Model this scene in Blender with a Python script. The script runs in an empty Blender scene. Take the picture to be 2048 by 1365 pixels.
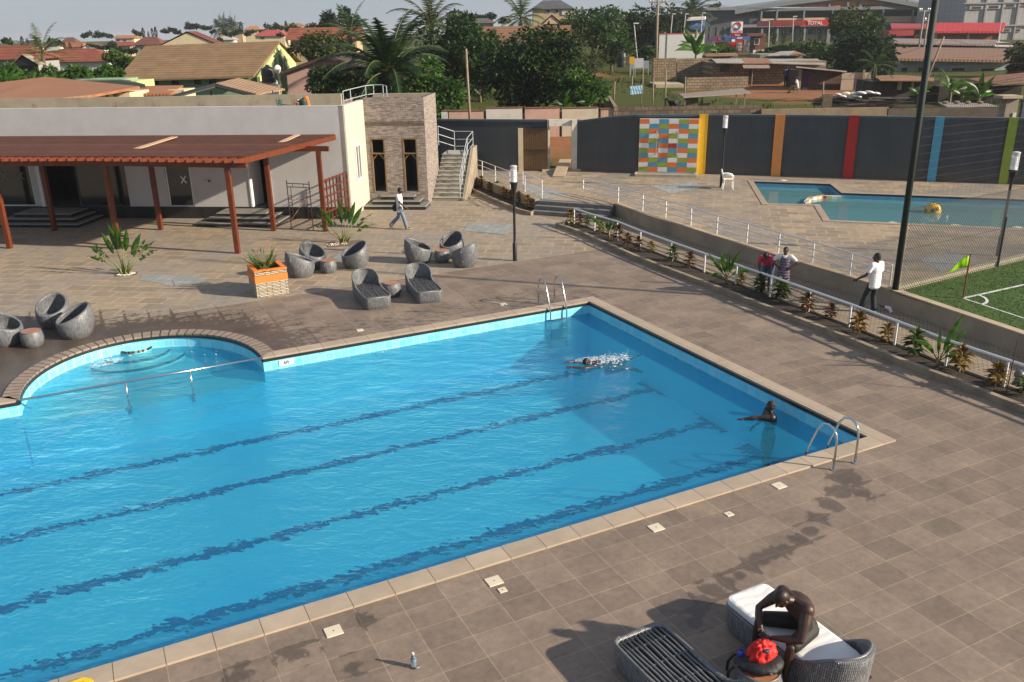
import bpy, bmesh, math, random
from mathutils import Vector, Matrix, Euler
from mathutils.geometry import tessellate_polygon
R=math.radians; PI=math.pi
rnd=random.Random(11)
SC=bpy.context.scene
COL=SC.collection
# ---------------------------------------------------------------- camera model
F=1720.0; HY=62.0; PITCH=math.atan((682.5-HY)/F); ROLL=R(1.0); H=7.6
_cr,_sr,_cp,_sp=math.cos(ROLL),math.sin(ROLL),math.cos(PITCH),math.sin(PITCH)
CM=Matrix(((1,0,0),(0,-_sp,_cp),(0,-_cp,-_sp)))@Matrix(((_cr,-_sr,0),(_sr,_cr,0),(0,0,1)))
def ray(px,py): return CM@Vector(((px-1024)/F,(py-682.5)/F,1.0))
def gp(px,py,z=0.0):
    d=ray(px,py); t=(z-H)/d.z
    return Vector((d.x*t,d.y*t,z))
def at(px,py,Y):
    d=ray(px,py); t=Y/d.y
    return Vector((d.x*t,Y,H+d.z*t))
cam=bpy.data.cameras.new('camera'); cam.sensor_width=36; cam.lens=F/2048*36; cam.clip_end=6000; cam.clip_start=.1
camo=bpy.data.objects.new('camera',cam); COL.objects.link(camo)
mm=Matrix((CM@Vector((1,0,0)),CM@Vector((0,-1,0)),CM@Vector((0,0,-1)))).transposed().to_4x4()
camo.matrix_world=Matrix.Translation((0,0,H))@mm
SC.camera=camo
# ---------------------------------------------------------------- materials
MATS={}
class NT:
    def __init__(s,name):
        s.m=bpy.data.materials.new(name); s.m.use_nodes=True
        s.t=s.m.node_tree; s.n=s.t.nodes; s.l=s.t.links
        s.b=s.n['Principled BSDF']; s.out=s.n['Material Output']
    def N(s,typ,**k):
        n=s.n.new('ShaderNode'+typ)
        for a,v in k.items():
            if a in n.inputs.keys(): n.inputs[a].default_value=v
            else: setattr(n,a,v)
        return n
    def L(s,a,b): s.l.new(a,b)
    def coord(s,loc=(0,0,0),rot=(0,0,0),scale=(1,1,1),kind='Object'):
        tc=s.N('TexCoord'); mp=s.N('Mapping')
        mp.inputs['Location'].default_value=loc; mp.inputs['Rotation'].default_value=rot; mp.inputs['Scale'].default_value=scale
        s.L(tc.outputs[kind],mp.inputs['Vector']); return mp.outputs['Vector']
    def noise(s,vec,scale,detail=4,rough=.55,dist=0):
        n=s.N('TexNoise'); n.inputs['Scale'].default_value=scale; n.inputs['Detail'].default_value=detail
        n.inputs['Roughness'].default_value=rough; n.inputs['Distortion'].default_value=dist
        if vec is not None: s.L(vec,n.inputs['Vector'])
        return n.outputs['Fac']
    def ramp(s,fac,stops,interp='LINEAR'):
        r=s.N('ValToRGB'); e=r.color_ramp; e.interpolation=interp
        while len(e.elements)<len(stops): e.elements.new(.5)
        for el,(p,c) in zip(e.elements,stops):
            el.position=p; el.color=(c[0],c[1],c[2],1) if not isinstance(c,(int,float)) else (c,c,c,1)
        s.L(fac,r.inputs['Fac']); return r.outputs['Color']
    def mix(s,fac,a,b,mode='MIX'):
        m=s.N('Mix',data_type='RGBA',blend_type=mode)
        for i,v in ((0,fac),(6,a),(7,b)):
            if isinstance(v,(int,float)): m.inputs[i].default_value=v
            elif isinstance(v,tuple): m.inputs[i].default_value=(v[0],v[1],v[2],1)
            else: s.L(v,m.inputs[i])
        return m.outputs[2]
    def math(s,op,a,b=0.0,c=0.0,clamp=False):
        m=s.N('Math',operation=op,use_clamp=clamp)
        for i,v in enumerate((a,b,c)):
            if isinstance(v,(int,float)): m.inputs[i].default_value=v
            else: s.L(v,m.inputs[i])
        return m.outputs[0]
    def bump(s,h,strength=.3,dist=.02):
        b=s.N('Bump'); b.inputs['Strength'].default_value=strength; b.inputs['Distance'].default_value=dist
        s.L(h,b.inputs['Height']); s.L(b.outputs['Normal'],s.b.inputs['Normal'])
    def col(s,c):
        if isinstance(c,tuple): s.b.inputs['Base Color'].default_value=(c[0],c[1],c[2],1)
        else: s.L(c,s.b.inputs['Base Color'])
    def set(s,**k):
        for a,v in k.items():
            i=s.b.inputs[{'rough':'Roughness','metal':'Metallic','spec':'Specular IOR Level','trans':'Transmission Weight','alpha':'Alpha','sheen':'Sheen Weight','coat':'Coat Weight'}[a]]
            if isinstance(v,(int,float)): i.default_value=v
            else: s.L(v,i)
def mul(c,k): return tuple(min(1,x*k) for x in c)
def M(name,c,rough=.6,var=.15,scale=3.0,bump=0.0,bscale=25,metal=0,spec=.5,dirt=None,ds=.8):
    if name in MATS: return MATS[name]
    t=NT(name); v=t.coord()
    n=t.noise(v,scale,5,.6)
    cc=t.ramp(n,[(.3,mul(c,1-var)),(.7,mul(c,1+var))])
    if dirt:
        d=t.noise(v,ds,6,.65); cc=t.mix(t.ramp(d,[(.52,0),(.75,.8)]),cc,dirt)
    t.col(cc); t.set(rough=rough,metal=metal,spec=spec)
    if bump: t.bump(t.noise(v,bscale,4),bump,.02)
    MATS[name]=t.m; return t.m
def leafmat(name,c1,c2,trans=.35,rough=.5,scale=1.5):
    if name in MATS: return MATS[name]
    t=NT(name); v=t.coord(); n=t.noise(v,scale,3,.7)
    cc=t.ramp(n,[(.35,c1),(.65,c2)])
    g=t.N('NewGeometry')
    rr=t.ramp(g.outputs['Random Per Island'],[(0,.55),(1,1.35)])
    cc=t.mix(1.0,cc,rr,'MULTIPLY')
    t.col(cc); t.set(rough=rough,spec=.35)
    tr=t.N('BsdfTranslucent'); t.L(t.mix(1.0,cc,(1.0,1.1,.5),'MULTIPLY'),tr.inputs['Color'])
    ms=t.N('MixShader'); ms.inputs[0].default_value=trans
    t.L(t.b.outputs[0],ms.inputs[1]); t.L(tr.outputs[0],ms.inputs[2]); t.L(ms.outputs[0],t.out.inputs['Surface'])
    MATS[name]=t.m; return t.m
# ---------------------------------------------------------------- mesh builder
OFF={}
class MB:
    def __init__(s): s.v=[]; s.f=[]; s.mi=[]; s.uv=None; s.sm=True; s.cur=0
    def add(s,vs,fs,uvs=None):
        o=len(s.v); s.v+= [Vector(p) for p in vs]
        for f in fs: s.f.append([o+i for i in f]); s.mi.append(s.cur)
        if uvs is not None:
            if s.uv is None: s.uv=[(0,0)]*o
            s.uv+=uvs
        elif s.uv is not None: s.uv+=[(0,0)]*len(vs)
        return s
    def box(s,c,size,rz=0,rx=0,ry=0,taper=1.0):
        m=Euler((rx,ry,rz)).to_matrix(); c=Vector(c); x,y,z=[k/2 for k in size]; P=[]
        for k in (-1,1):
            q=taper if k>0 else 1
            for (a,b) in ((-1,-1),(1,-1),(1,1),(-1,1)): P.append(c+m@Vector((a*x*q,b*y*q,k*z)))
        return s.add(P,[(3,2,1,0),(4,5,6,7),(0,1,5,4),(1,2,6,5),(2,3,7,6),(3,0,4,7)])
    def bar(s,a,b,w,h,up=(0,0,1)):
        a,b=Vector(a),Vector(b); d=(b-a).normalized(); u=Vector(up)
        if abs(d.dot(u))>.98: u=Vector((0,1,0))
        sx=d.cross(u).normalized(); su=sx.cross(d)
        P=[]
        for p in (a,b):
            for i,j in ((-1,-1),(1,-1),(1,1),(-1,1)): P.append(p+sx*i*w/2+su*j*h/2)
        return s.add(P,[(0,1,2,3),(7,6,5,4),(0,4,5,1),(1,5,6,2),(2,6,7,3),(3,7,4,0)])
    def prism(s,poly,z0,z1,poly1=None):
        n=len(poly); q=poly1 or poly
        a=sum(poly[i][0]*poly[(i+1)%n][1]-poly[(i+1)%n][0]*poly[i][1] for i in range(n))
        if a<0: poly=poly[::-1]; q=q[::-1]
        zz=lambda z,i:(z[i] if isinstance(z,(list,tuple)) else z)
        P=[(p[0],p[1],zz(z0,i)) for i,p in enumerate(poly)]+[(p[0],p[1],zz(z1,i)) for i,p in enumerate(q)]
        tri=tessellate_polygon([[Vector((p[0],p[1],0)) for p in poly]])
        fs=[]
        for t in tri:
            A=[Vector((poly[i][0],poly[i][1])) for i in t]
            ar=(A[1]-A[0]).x*(A[2]-A[0]).y-(A[1]-A[0]).y*(A[2]-A[0]).x
            t=tuple(t) if ar>0 else tuple(t)[::-1]
            fs.append(tuple(n+i for i in t)); fs.append(tuple(reversed(t)))
        fs+=[(i,(i+1)%n,n+(i+1)%n,n+i) for i in range(n)]
        return s.add(P,fs)
    def tube(s,pts,r,n=8,cap=True):
        pts=[Vector(p) for p in pts]; K=len(pts)
        rr=r if isinstance(r,(list,tuple)) else [r]*K
        prev=None; P=[]
        for i,p in enumerate(pts):
            d=(pts[min(i+1,K-1)]-pts[max(i-1,0)]).normalized()
            u=prev if prev is not None else (Vector((0,0,1)) if abs(d.z)<.9 else Vector((1,0,0)))
            a=(u-d*u.dot(d)).normalized(); b=d.cross(a); prev=a
            for k in range(n):
                t=2*PI*k/n; P.append(p+(a*math.cos(t)+b*math.sin(t))*rr[i])
        fs=[]
        for i in range(K-1):
            for k in range(n):
                fs.append((i*n+k,i*n+(k+1)%n,(i+1)*n+(k+1)%n,(i+1)*n+k))
        if cap: fs.append(tuple(range(n))[::-1]); fs.append(tuple((K-1)*n+k for k in range(n)))
        return s.add(P,fs)
    def lathe(s,prof,c=(0,0,0),n=20,close=True):
        c=Vector(c); P=[];K=len(prof)
        for r,z in prof:
            for k in range(n):
                t=2*PI*k/n; P.append(c+Vector((r*math.cos(t),r*math.sin(t),z)))
        fs=[]
        for i in range(K-1):
            for k in range(n): fs.append((i*n+k,i*n+(k+1)%n,(i+1)*n+(k+1)%n,(i+1)*n+k))
        if close: fs.append(tuple(range(n))[::-1]); fs.append(tuple((K-1)*n+k for k in range(n)))
        return s.add(P,fs)
    def ell(s,c,rad,rot=None,n=12,m=8):
        c=Vector(c); P=[]; rm=rot.to_matrix() if rot else Matrix.Identity(3)
        for i in range(1,m):
            a=PI*i/m
            for k in range(n):
                t=2*PI*k/n
                P.append(c+rm@Vector((rad[0]*math.sin(a)*math.cos(t),rad[1]*math.sin(a)*math.sin(t),rad[2]*math.cos(a))))
        P.append(c+rm@Vector((0,0,rad[2]))); P.append(c+rm@Vector((0,0,-rad[2])))
        T=len(P)-2; B=T+1; fs=[]
        for i in range(m-2):
            for k in range(n): fs.append((i*n+(k+1)%n,i*n+k,(i+1)*n+k,(i+1)*n+(k+1)%n))
        for k in range(n):
            fs.append((k,(k+1)%n,T)); fs.append(((m-2)*n+(k+1)%n,(m-2)*n+k,B))
        return s.add(P,fs)
    def caps(s,a,b,ra,rb,n=10):
        a,b=Vector(a),Vector(b); d=(b-a); L=d.length
        if L<1e-5: return s.ell(a,(ra,ra,ra))
        d/=L; pts=[];rr=[]
        for t in (-1,-.8,-.45): pts.append(a+d*ra*t); rr.append(ra*math.sqrt(max(0.0004,1-t*t)))
        pts+=[a,b]; rr+=[ra,rb]
        for t in (.45,.8,1): pts.append(b+d*rb*t); rr.append(rb*math.sqrt(max(0.0004,1-t*t)))
        return s.tube(pts,rr,n)
    def poly(s,pts): return s.add(pts,[tuple(range(len(pts)))])
    def slab(s,pts,th):
        # top polygon (3-D points, any order) thickened straight down by th
        n=len(pts); P=[Vector(p) for p in pts]
        nn=Vector((0,0,0))
        for i in range(n): nn+=P[i].cross(P[(i+1)%n])
        if nn.z<0: P=P[::-1]
        Q=[p-Vector((0,0,th)) for p in P]
        return s.add(P+Q,[tuple(range(n)),tuple(range(2*n-1,n-1,-1))]+[(i,n+i,n+(i+1)%n,(i+1)%n) for i in range(n)])
    def leaf(s,a,b,w,up,fold=.25,droop=0):
        # pointed leaf blade from a to b
        a,b=Vector(a),Vector(b); d=b-a; sd=d.cross(Vector(up))
        if sd.length<1e-6: sd=Vector((1,0,0))
        sd.normalize(); u=sd.cross(d).normalized(); mid=a+d*.45
        k=Vector((0,0,-droop))
        return s.add([a,mid+sd*w/2+u*w*fold,b+k,mid-sd*w/2+u*w*fold,a+d*.5],[(0,1,4),(1,2,4),(0,4,3),(4,2,3)])
    def build(s,name,mat,parent=None,label=None,smooth=False,world=True):
        off=OFF.get(parent.name,Vector((0,0,0))) if (parent is not None and world) else Vector((0,0,0))
        me=bpy.data.meshes.new(name)
        me.from_pydata([p-off for p in s.v],[],s.f)
        mats=mat if isinstance(mat,(list,tuple)) else [mat]
        for m in mats: me.materials.append(m)
        if len(mats)>1: me.polygons.foreach_set('material_index',s.mi)
        if s.uv is not None:
            u=me.uv_layers.new(name='UVMap')
            for lp in me.loops: u.data[lp.index].uv=s.uv[lp.vertex_index]
        if smooth: me.polygons.foreach_set('use_smooth',[True]*len(me.polygons))
        me.update()
        o=bpy.data.objects.new(name,me); COL.objects.link(o)
        if parent is not None: o.parent=parent
        OFF[o.name]=off
        if label: o['label']=label
        return o
def smooth_angle(o,ang=40):
    me=o.data; me.polygons.foreach_set('use_smooth',[True]*len(me.polygons))
    me.set_sharp_from_angle(angle=R(ang)); return o
def T(name,label,cat,loc=(0,0,0),rz=0,group=None):
    o=bpy.data.objects.new(name,None); COL.objects.link(o); o.location=loc; o.rotation_euler=(0,0,rz)
    o.empty_display_size=.1
    o['label']=label; o['category']=cat; o['kind']='thing'
    if group: o['group']=group
    OFF[o.name]=Vector(loc); return o
def tag(o,label,cat,group=None):
    o['label']=label; o['category']=cat; o['kind']='thing'
    if group: o['group']=group
    return o
def S(o): o['kind']='structure'; return o
def dup(root,loc,rz=0,label=None,group=None,sc=None):
    def cp(o,par):
        c=o.copy(); COL.objects.link(c)
        if par is not None: c.parent=par
        for ch in list(o.children): cp(ch,c)
        return c
    r=cp(root,None); r.location=loc; r.rotation_euler=(0,0,rz)
    if sc is not None: r.scale=(sc,sc,sc) if isinstance(sc,(int,float)) else sc
    if label: r['label']=label
    if group: r['group']=group
    return r
def recenter(o):
    # put a single-mesh thing's origin at its base
    me=o.data; xs=[v.co for v in me.vertices]
    c=Vector((sum(v.x for v in xs)/len(xs),sum(v.y for v in xs)/len(xs),min(v.z for v in xs)))
    me.transform(Matrix.Translation(-c)); o.location=o.location+c; return o
def remesh(mb,voxel,smooth=2,fac=.5):
    me=bpy.data.meshes.new('tmp'); me.from_pydata([tuple(p) for p in mb.v],[],mb.f); me.update()
    o=bpy.data.objects.new('tmp',me); COL.objects.link(o)
    m=o.modifiers.new('r','REMESH'); m.mode='VOXEL'; m.voxel_size=voxel
    if smooth:
        q=o.modifiers.new('s','SMOOTH'); q.factor=fac; q.iterations=smooth
    dg=bpy.context.evaluated_depsgraph_get(); ev=o.evaluated_get(dg)
    nm=bpy.data.meshes.new_from_object(ev)
    bpy.data.objects.remove(o); bpy.data.meshes.remove(me)
    nm.polygons.foreach_set('use_smooth',[True]*len(nm.polygons))
    return nm
def meshobj(name,me,mat,parent=None):
    me.name=name; me.materials.clear(); me.materials.append(mat)
    o=bpy.data.objects.new(name,me); COL.objects.link(o)
    if parent is not None: o.parent=parent
    return o
def V2(a): return Vector((a[0],a[1]))
def lerp(a,b,t): return a+(b-a)*t
def interp(x,tab):
    if x<=tab[0][0]: return tab[0][1]
    for (x0,y0),(x1,y1) in zip(tab,tab[1:]):
        if x<=x1: return y0+(y1-y0)*(x-x0)/(x1-x0)
    return tab[-1][1]
def resample(pts,step):
    out=[Vector(pts[0])]
    for a,b in zip(pts,pts[1:]):
        a,b=Vector(a),Vector(b); n=max(1,int(round((b-a).length/step)))
        for i in range(1,n+1): out.append(a.lerp(b,i/n))
    return out
def offset_line(pts,d):
    # offset open 2-D polyline to its left by d
    P=[V2(p) for p in pts]; out=[]
    for i,p in enumerate(P):
        t=(P[min(i+1,len(P)-1)]-P[max(i-1,0)]).normalized(); out.append(p+Vector((-t.y,t.x))*d)
    return out
# ---------------------------------------------------------------- world and sun
SUNV=Vector((.95,-.30,0)).normalized(); ELEV=R(23)
w=bpy.data.worlds.new('World'); SC.world=w; w.use_nodes=True
wn=w.node_tree.nodes; sky=wn.new('ShaderNodeTexSky'); sky.sky_type='NISHITA'; sky.sun_disc=False
sky.sun_elevation=ELEV; sky.sun_rotation=math.atan2(SUNV.x,SUNV.y); sky.dust_density=.9; sky.air_density=1.0; sky.ozone_density=3.0
mx=wn.new('ShaderNodeMix'); mx.data_type='RGBA'; mx.inputs[0].default_value=.88; mx.inputs[7].default_value=(1.24,1.41,1.71,1)   # hazy pale sky
w.node_tree.links.new(sky.outputs[0],mx.inputs[6]); w.node_tree.links.new(mx.outputs[2],wn['Background'].inputs['Color']); wn['Background'].inputs['Strength'].default_value=.15
sl=bpy.data.lights.new('sun','SUN'); sl.energy=4.6; sl.angle=R(1.0); sl.color=(1.0,.865,.69)
so=bpy.data.objects.new('sun',sl); COL.objects.link(so)
sd=Vector((SUNV.x*math.cos(ELEV),SUNV.y*math.cos(ELEV),math.sin(ELEV)))
so.rotation_euler=sd.to_track_quat('Z','Y').to_euler(); so.location=(30,-10,30)
SC.view_settings.view_transform='Standard'; SC.view_settings.look='None'; SC.view_settings.exposure=.85; SC.view_settings.gamma=1
SC.cycles.max_bounces=8; SC.cycles.transparent_max_bounces=12; SC.cycles.caustics_reflective=False; SC.cycles.caustics_refractive=False
# ================================================================ SITE
E1=Vector((math.cos(R(26.6)),math.sin(R(26.6)))); E2=Vector((E1.y,-E1.x))   # pool axes: E1 away-right, E2 towards the camera
PC=V2(gp(1178,605)); PWID=10.3
def PL(u,v): return PC+E1*u+E2*v          # u<=0 leftwards along the far edge, v towards the camera
ANG=R(26.6)
def tile_deck():
    t=NT('deck_tiles'); v=t.coord(rot=(0,0,-ANG))
    br=t.N('TexBrick',offset=0.0,squash=1.0); br.inputs['Scale'].default_value=1.0
    br.inputs['Mortar Size'].default_value=.007; br.inputs['Mortar Smooth'].default_value=.3
    br.inputs['Brick Width'].default_value=.62; br.inputs['Row Height'].default_value=.46; br.inputs['Bias'].default_value=0
    br.inputs['Color1'].default_value=(.184,.146,.117,1); br.inputs['Color2'].default_value=(.248,.196,.155,1); br.inputs['Mortar'].default_value=(.33,.26,.19,1)
    t.L(v,br.inputs['Vector'])
    n=t.noise(v,1.1,6,.65); n2=t.noise(v,9,5,.7)
    c=t.mix(1.0,br.outputs['Color'],t.ramp(n,[(.25,(.68,.68,.70)),(.75,(1.24,1.2,1.14))]),'MULTIPLY')
    c=t.mix(.5,c,t.ramp(n2,[(.3,.35),(.7,.65)]),'OVERLAY')
    # far slate paving with tan joints
    vf=t.coord(rot=(0,0,R(8)))
    b2=t.N('TexBrick',offset=.5); b2.inputs['Scale'].default_value=1.0; b2.inputs['Mortar Size'].default_value=.05; b2.inputs['Mortar Smooth'].default_value=1.0
    b2.inputs['Brick Width'].default_value=.8; b2.inputs['Row Height'].default_value=.58
    b2.inputs['Color1'].default_value=(.235,.19,.14,1); b2.inputs['Color2'].default_value=(.33,.26,.18,1); b2.inputs['Mortar'].default_value=(.42,.32,.215,1)
    t.L(vf,b2.inputs['Vector'])
    c2=t.mix(t.ramp(t.noise(vf,.35,4,.6),[(.42,0),(.66,.8)]),b2.outputs['Color'],(.26,.235,.205))
    c2=t.mix(.6,c2,t.ramp(t.noise(vf,3,5,.7),[(.3,.35),(.7,.66)]),'OVERLAY')
    # the slate starts about 4.5 m beyond the pool's far edge
    tc=t.N('TexCoord'); sx=t.N('SeparateXYZ')
    vp=t.N('Mapping'); vp.vector_type='TEXTURE'; vp.inputs['Location'].default_value=(PC.x,PC.y,0); vp.inputs['Rotation'].default_value=(0,0,ANG)
    t.L(tc.outputs['Object'],vp.inputs['Vector']); t.L(vp.outputs[0],sx.inputs[0])   # X along E1, Y away from camera side
    X,Y=sx.outputs[0],sx.outputs[1]
    far=t.math('GREATER_THAN',t.math('ADD',Y,t.math('MULTIPLY',X,-.02)),5.3)
    c=t.mix(far,c,c2)
    # wet ground: round the bay, splashes along the edges, the ladder drips
    def dist(px,py,z=0):
        p=gp(px,py); d=t.N('VectorMath',operation='DISTANCE'); t.L(tc.outputs['Object'],d.inputs[0]); d.inputs[1].default_value=(p.x,p.y,0); return d.outputs['Value']
    big=t.noise(t.coord(rot=(0,0,-ANG),scale=(1,1,1)),3.4,8,.75,.9)
    b3=t.N('TexBrick',offset=0.0); b3.inputs['Scale'].default_value=1.0; b3.inputs['Mortar Size'].default_value=.07; b3.inputs['Mortar Smooth'].default_value=1.0; b3.inputs['Brick Width'].default_value=.62; b3.inputs['Row Height'].default_value=.46; t.L(v,b3.inputs['Vector'])
    jt=t.math('MULTIPLY',b3.outputs['Fac'],.75)
    def pool_of(px,py,r,soft,amp=2.6):
        return t.math('ADD',t.math('DIVIDE',t.math('SUBTRACT',r,dist(px,py)),soft),t.math('ADD',t.math('MULTIPLY',t.math('SUBTRACT',big,.5),amp*2),jt))
    w_=pool_of(270,735,4.25,1.1)
    w_=t.math('MAXIMUM',w_,pool_of(30,690,2.6,.9))
    trail=[]; tp_=[(1694,955,.30),(1660,1010,.20),(1618,1062,.17),(1570,1098,.16),(1520,1118,.20),(1478,1150,.14),(1425,1180,.2),(1392,1225,.15),(1385,1262,.13)]
    for (ax,ay,ar),(bx,by,brr) in zip(tp_,tp_[1:]):
        for k in range(2): trail.append((ax+(bx-ax)*k/2,ay+(by-ay)*k/2,ar+(brr-ar)*k/2,.16,1.3))
    trail+=[(590,1305,.2,.2,2.0),(738,1238,.14,.14,2.0),(480,1350,.18,.2,2.0),(700,1335,.14,.15,2.0),(1725,985,.2,.2,2.0)]
    for a in trail: w_=t.math('MAXIMUM',w_,t.math('MINIMUM',pool_of(*a),.36))
    # thin band of splashes along far edge and on right side
    sp=t.noise(t.coord(rot=(0,0,R(-5)),scale=(1,2.6,1)),2.6,5,.75)
    band=t.math('MULTIPLY',t.math('MULTIPLY',t.math('GREATER_THAN',Y,.3),t.math('LESS_THAN',Y,1.9)),t.math('LESS_THAN',X,0.6))
    rb=t.math('MULTIPLY',t.math('MULTIPLY',t.math('GREATER_THAN',X,.5),t.math('LESS_THAN',X,3.2)),t.math('MULTIPLY',t.math('LESS_THAN',Y,1.5),t.math('GREATER_THAN',Y,-9)))
    b_=t.math('MULTIPLY',t.math('SUBTRACT',sp,t.math('SUBTRACT',.60,t.math('MULTIPLY',band,.08))),14)
    b_=t.math('MULTIPLY',b_,t.math('MAXIMUM',band,rb))
    wet=t.math('MAXIMUM',t.math('MULTIPLY',w_,2.2),b_,clamp=True)
    wetc=t.math('MINIMUM',t.math('MAXIMUM',wet,0.0),1.0)
    c=t.mix(t.math('MULTIPLY',wetc,.62),c,t.mix(1.0,c,(.36,.34,.32),'MULTIPLY'))
    c=t.mix(t.math('MULTIPLY',wetc,.5),c,(.055,.045,.036))
    t.col(c); t.set(rough=t.math('SUBTRACT',.74,t.math('MULTIPLY',wetc,.42)),spec=.4)
    t.bump(t.math('ADD',t.math('MULTIPLY',br.outputs['Fac'],-.5),t.math('MULTIPLY',n2,.4)),.25,.01)
    return t.m
def slate(name,rot,k=1.0,grey=None,bw=.62,rh=.42,g0=.42):
    t=NT(name); vf=t.coord(rot=(0,0,rot))
    b2=t.N('TexBrick',offset=.5); b2.inputs['Scale'].default_value=1.0; b2.inputs['Mortar Size'].default_value=.05; b2.inputs['Mortar Smooth'].default_value=1.0
    b2.inputs['Brick Width'].default_value=bw; b2.inputs['Row Height'].default_value=rh
    b2.inputs['Color1'].default_value=(.26*k,.215*k,.16*k,1); b2.inputs['Color2'].default_value=(.42*k,.32*k,.22*k,1); b2.inputs['Mortar'].default_value=(.47*k,.35*k,.23*k,1)
    t.L(vf,b2.inputs['Vector'])
    c=t.mix(t.ramp(t.noise(vf,.3,4,.6),[(g0,0),(g0+.2,.8)]),b2.outputs['Color'],grey or (.24,.22,.2))
    c=t.mix(.6,c,t.ramp(t.noise(vf,3,5,.7),[(.3,.35),(.7,.66)]),'OVERLAY')
    t.col(c); t.set(rough=.75,spec=.35); t.bump(t.noise(vf,14,5),.2,.01); return t.m
def brick(name,c1,c2,mo,bw,rh,ms=.01,rot=(0,0,0),rough=.8,var=.3,bump=.3,off=.5,kind='Object',scale=(1,1,1),nsc=2.0):
    if name in MATS: return MATS[name]
    t=NT(name); v=t.coord(rot=rot,kind=kind,scale=scale)
    b=t.N('TexBrick',offset=off); b.inputs['Scale'].default_value=1.0; b.inputs['Mortar Size'].default_value=ms
    b.inputs['Brick Width'].default_value=bw; b.inputs['Row Height'].default_value=rh; b.inputs['Mortar Smooth'].default_value=.2
    for k,cc in (('Color1',c1),('Color2',c2),('Mortar',mo)): b.inputs[k].default_value=(*cc,1)
    t.L(v,b.inputs['Vector'])
    n=t.noise(v,nsc,6,.65)
    c=t.mix(1.0,b.outputs['Color'],t.ramp(n,[(.25,mul((1,1,1),1-var)),(.75,(1+var,)*3)]),'MULTIPLY')
    t.col(c); t.set(rough=rough,spec=.3); t.bump(t.math('ADD',t.math('MULTIPLY',b.outputs['Fac'],-1),t.math('MULTIPLY',n,.4)),bump,.01)
    MATS[name]=t.m; return t.m
def fill(name,outer,holes,z,mat):
    bm=bmesh.new()
    def loop(P):
        vs=[bm.verts.new((p[0],p[1],z)) for p in P]
        return [bm.edges.new((vs[i],vs[(i+1)%len(vs)])) for i in range(len(vs))]
    es=loop(outer)
    for h in holes: es+=loop(h)
    bmesh.ops.triangle_fill(bm,edges=es,use_beauty=True)
    for f in bm.faces:
        if f.normal.z<0: f.normal_flip()
    me=bpy.data.meshes.new(name); bm.to_mesh(me); bm.free(); me.materials.append(mat)
    o=bpy.data.objects.new(name,me); COL.objects.link(o); return o
# ---- pool outline
bayR=V2(gp(524,716)); bayL=V2(gp(38,809))
uR=(bayR-PC).dot(E1); uL=(bayL-PC).dot(E1)
bc=PL((uR+uL)/2,0); br_=(uR-uL)/2; BH=3.25
def bay(r_add=0,n=40,half=0):
    out=[]
    for i in range(n+1):
        a=PI*i/n
        out.append(bc+E1*math.cos(a)*(br_+r_add)-E2*(math.sin(a)**.92)*(BH+r_add))
    return out
NEAR=PWID; LEFT=-26.0
def pool_outline(d=0):
    # d>0 : outward offset (coping)
    return [PL(d,-d),PL(d,NEAR+d),PL(LEFT-d,NEAR+d),PL(LEFT-d,-d),PL(uL-d*.6,-d)]+bay(d)[::-1][1:-1]+[PL(uR+d*.6,-d)]
COPW=.36
inner=pool_outline(0); outer=pool_outline(COPW)
DECK=tile_deck()
bedO=[V2(gp(*p)) for p in [(1121,454),(1166,470),(1220,494),(1276,519),(1332,541),(1422,575),(1500,606),(1552,626),(1604,646),(1658,667),(1714,689),(1809,730),(1919,771),(2006,806),(2048,822)]]
bedO.append(bedO[-1]+(bedO[-1]-bedO[-3]).normalized()*9)
S(fill('pool_deck',[(-70,-6),(24,-6),(24,12),(14,30),(9,38),(8,52),(-70,52)],[outer],0,DECK))
# ---- basin, water, coping
wl=-.34; DEP=-1.55
pt=brick('pool_wall_tiles',(.38,.74,.86),(.30,.66,.82),(.62,.82,.88),.16,.16,.006,rot=(R(90),0,-ANG),rough=.25,var=.06,bump=.1,off=0)
def pooltile():
    t=NT('pool_floor_tiles'); v=t.coord()
    c=t.ramp(t.noise(v,.25,3),[(.3,(.06,.665,1.0)),(.7,(.10,.76,1.0))])
    # long swell variation of mosaic tone, fine network of ripples
    c=t.mix(.5,c,t.ramp(t.noise(t.coord(scale=(1,2,1)),1.4,5,.7,.6),[(.3,.36),(.7,.62)]),'OVERLAY')
    t.col(c); t.set(rough=.4); return t.m
FLOOR=pooltile()
WALLM=NT('pool_side_tiles'); 
_v=WALLM.coord(rot=(0,0,-ANG)); _sx=WALLM.N('SeparateXYZ'); WALLM.L(_v,_sx.inputs[0])
def _grid(o,s): 
    f=WALLM.math('FRACT',WALLM.math('MULTIPLY',o,1/s)); return WALLM.math('LESS_THAN',f,.05)
_g=WALLM.math('MAXIMUM',_grid(_sx.outputs[2],.155),WALLM.math('MAXIMUM',_grid(_sx.outputs[0],.2),_grid(_sx.outputs[1],.2)))
_wt=WALLM.N('TexWhiteNoise',noise_dimensions='3D'); _fl=WALLM.N('VectorMath',operation='SNAP'); _fl.inputs[1].default_value=(.2,.2,.155); WALLM.L(_v,_fl.inputs[0]); WALLM.L(_fl.outputs[0],_wt.inputs['Vector'])
_c=WALLM.ramp(_wt.outputs['Value'],[(0,(.16,.66,.86)),(1,(.27,.76,.90))])
WALLM.col(WALLM.mix(_g,_c,(.5,.72,.76))); WALLM.set(rough=.25); WALLM=WALLM.m
mb=MB(); n=len(inner)
P=[(p.x,p.y,-.075) for p in inner]+[(p.x,p.y,wl-.07) for p in inner]
mb.add(P,[(i,(i+1)%n,n+(i+1)%n,n+i) for i in range(n)])
basin=S(mb.build('pool_basin',WALLM))
mb=MB(); P=[(p.x,p.y,wl-.07) for p in inner]+[(p.x,p.y,DEP) for p in inner]
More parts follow.
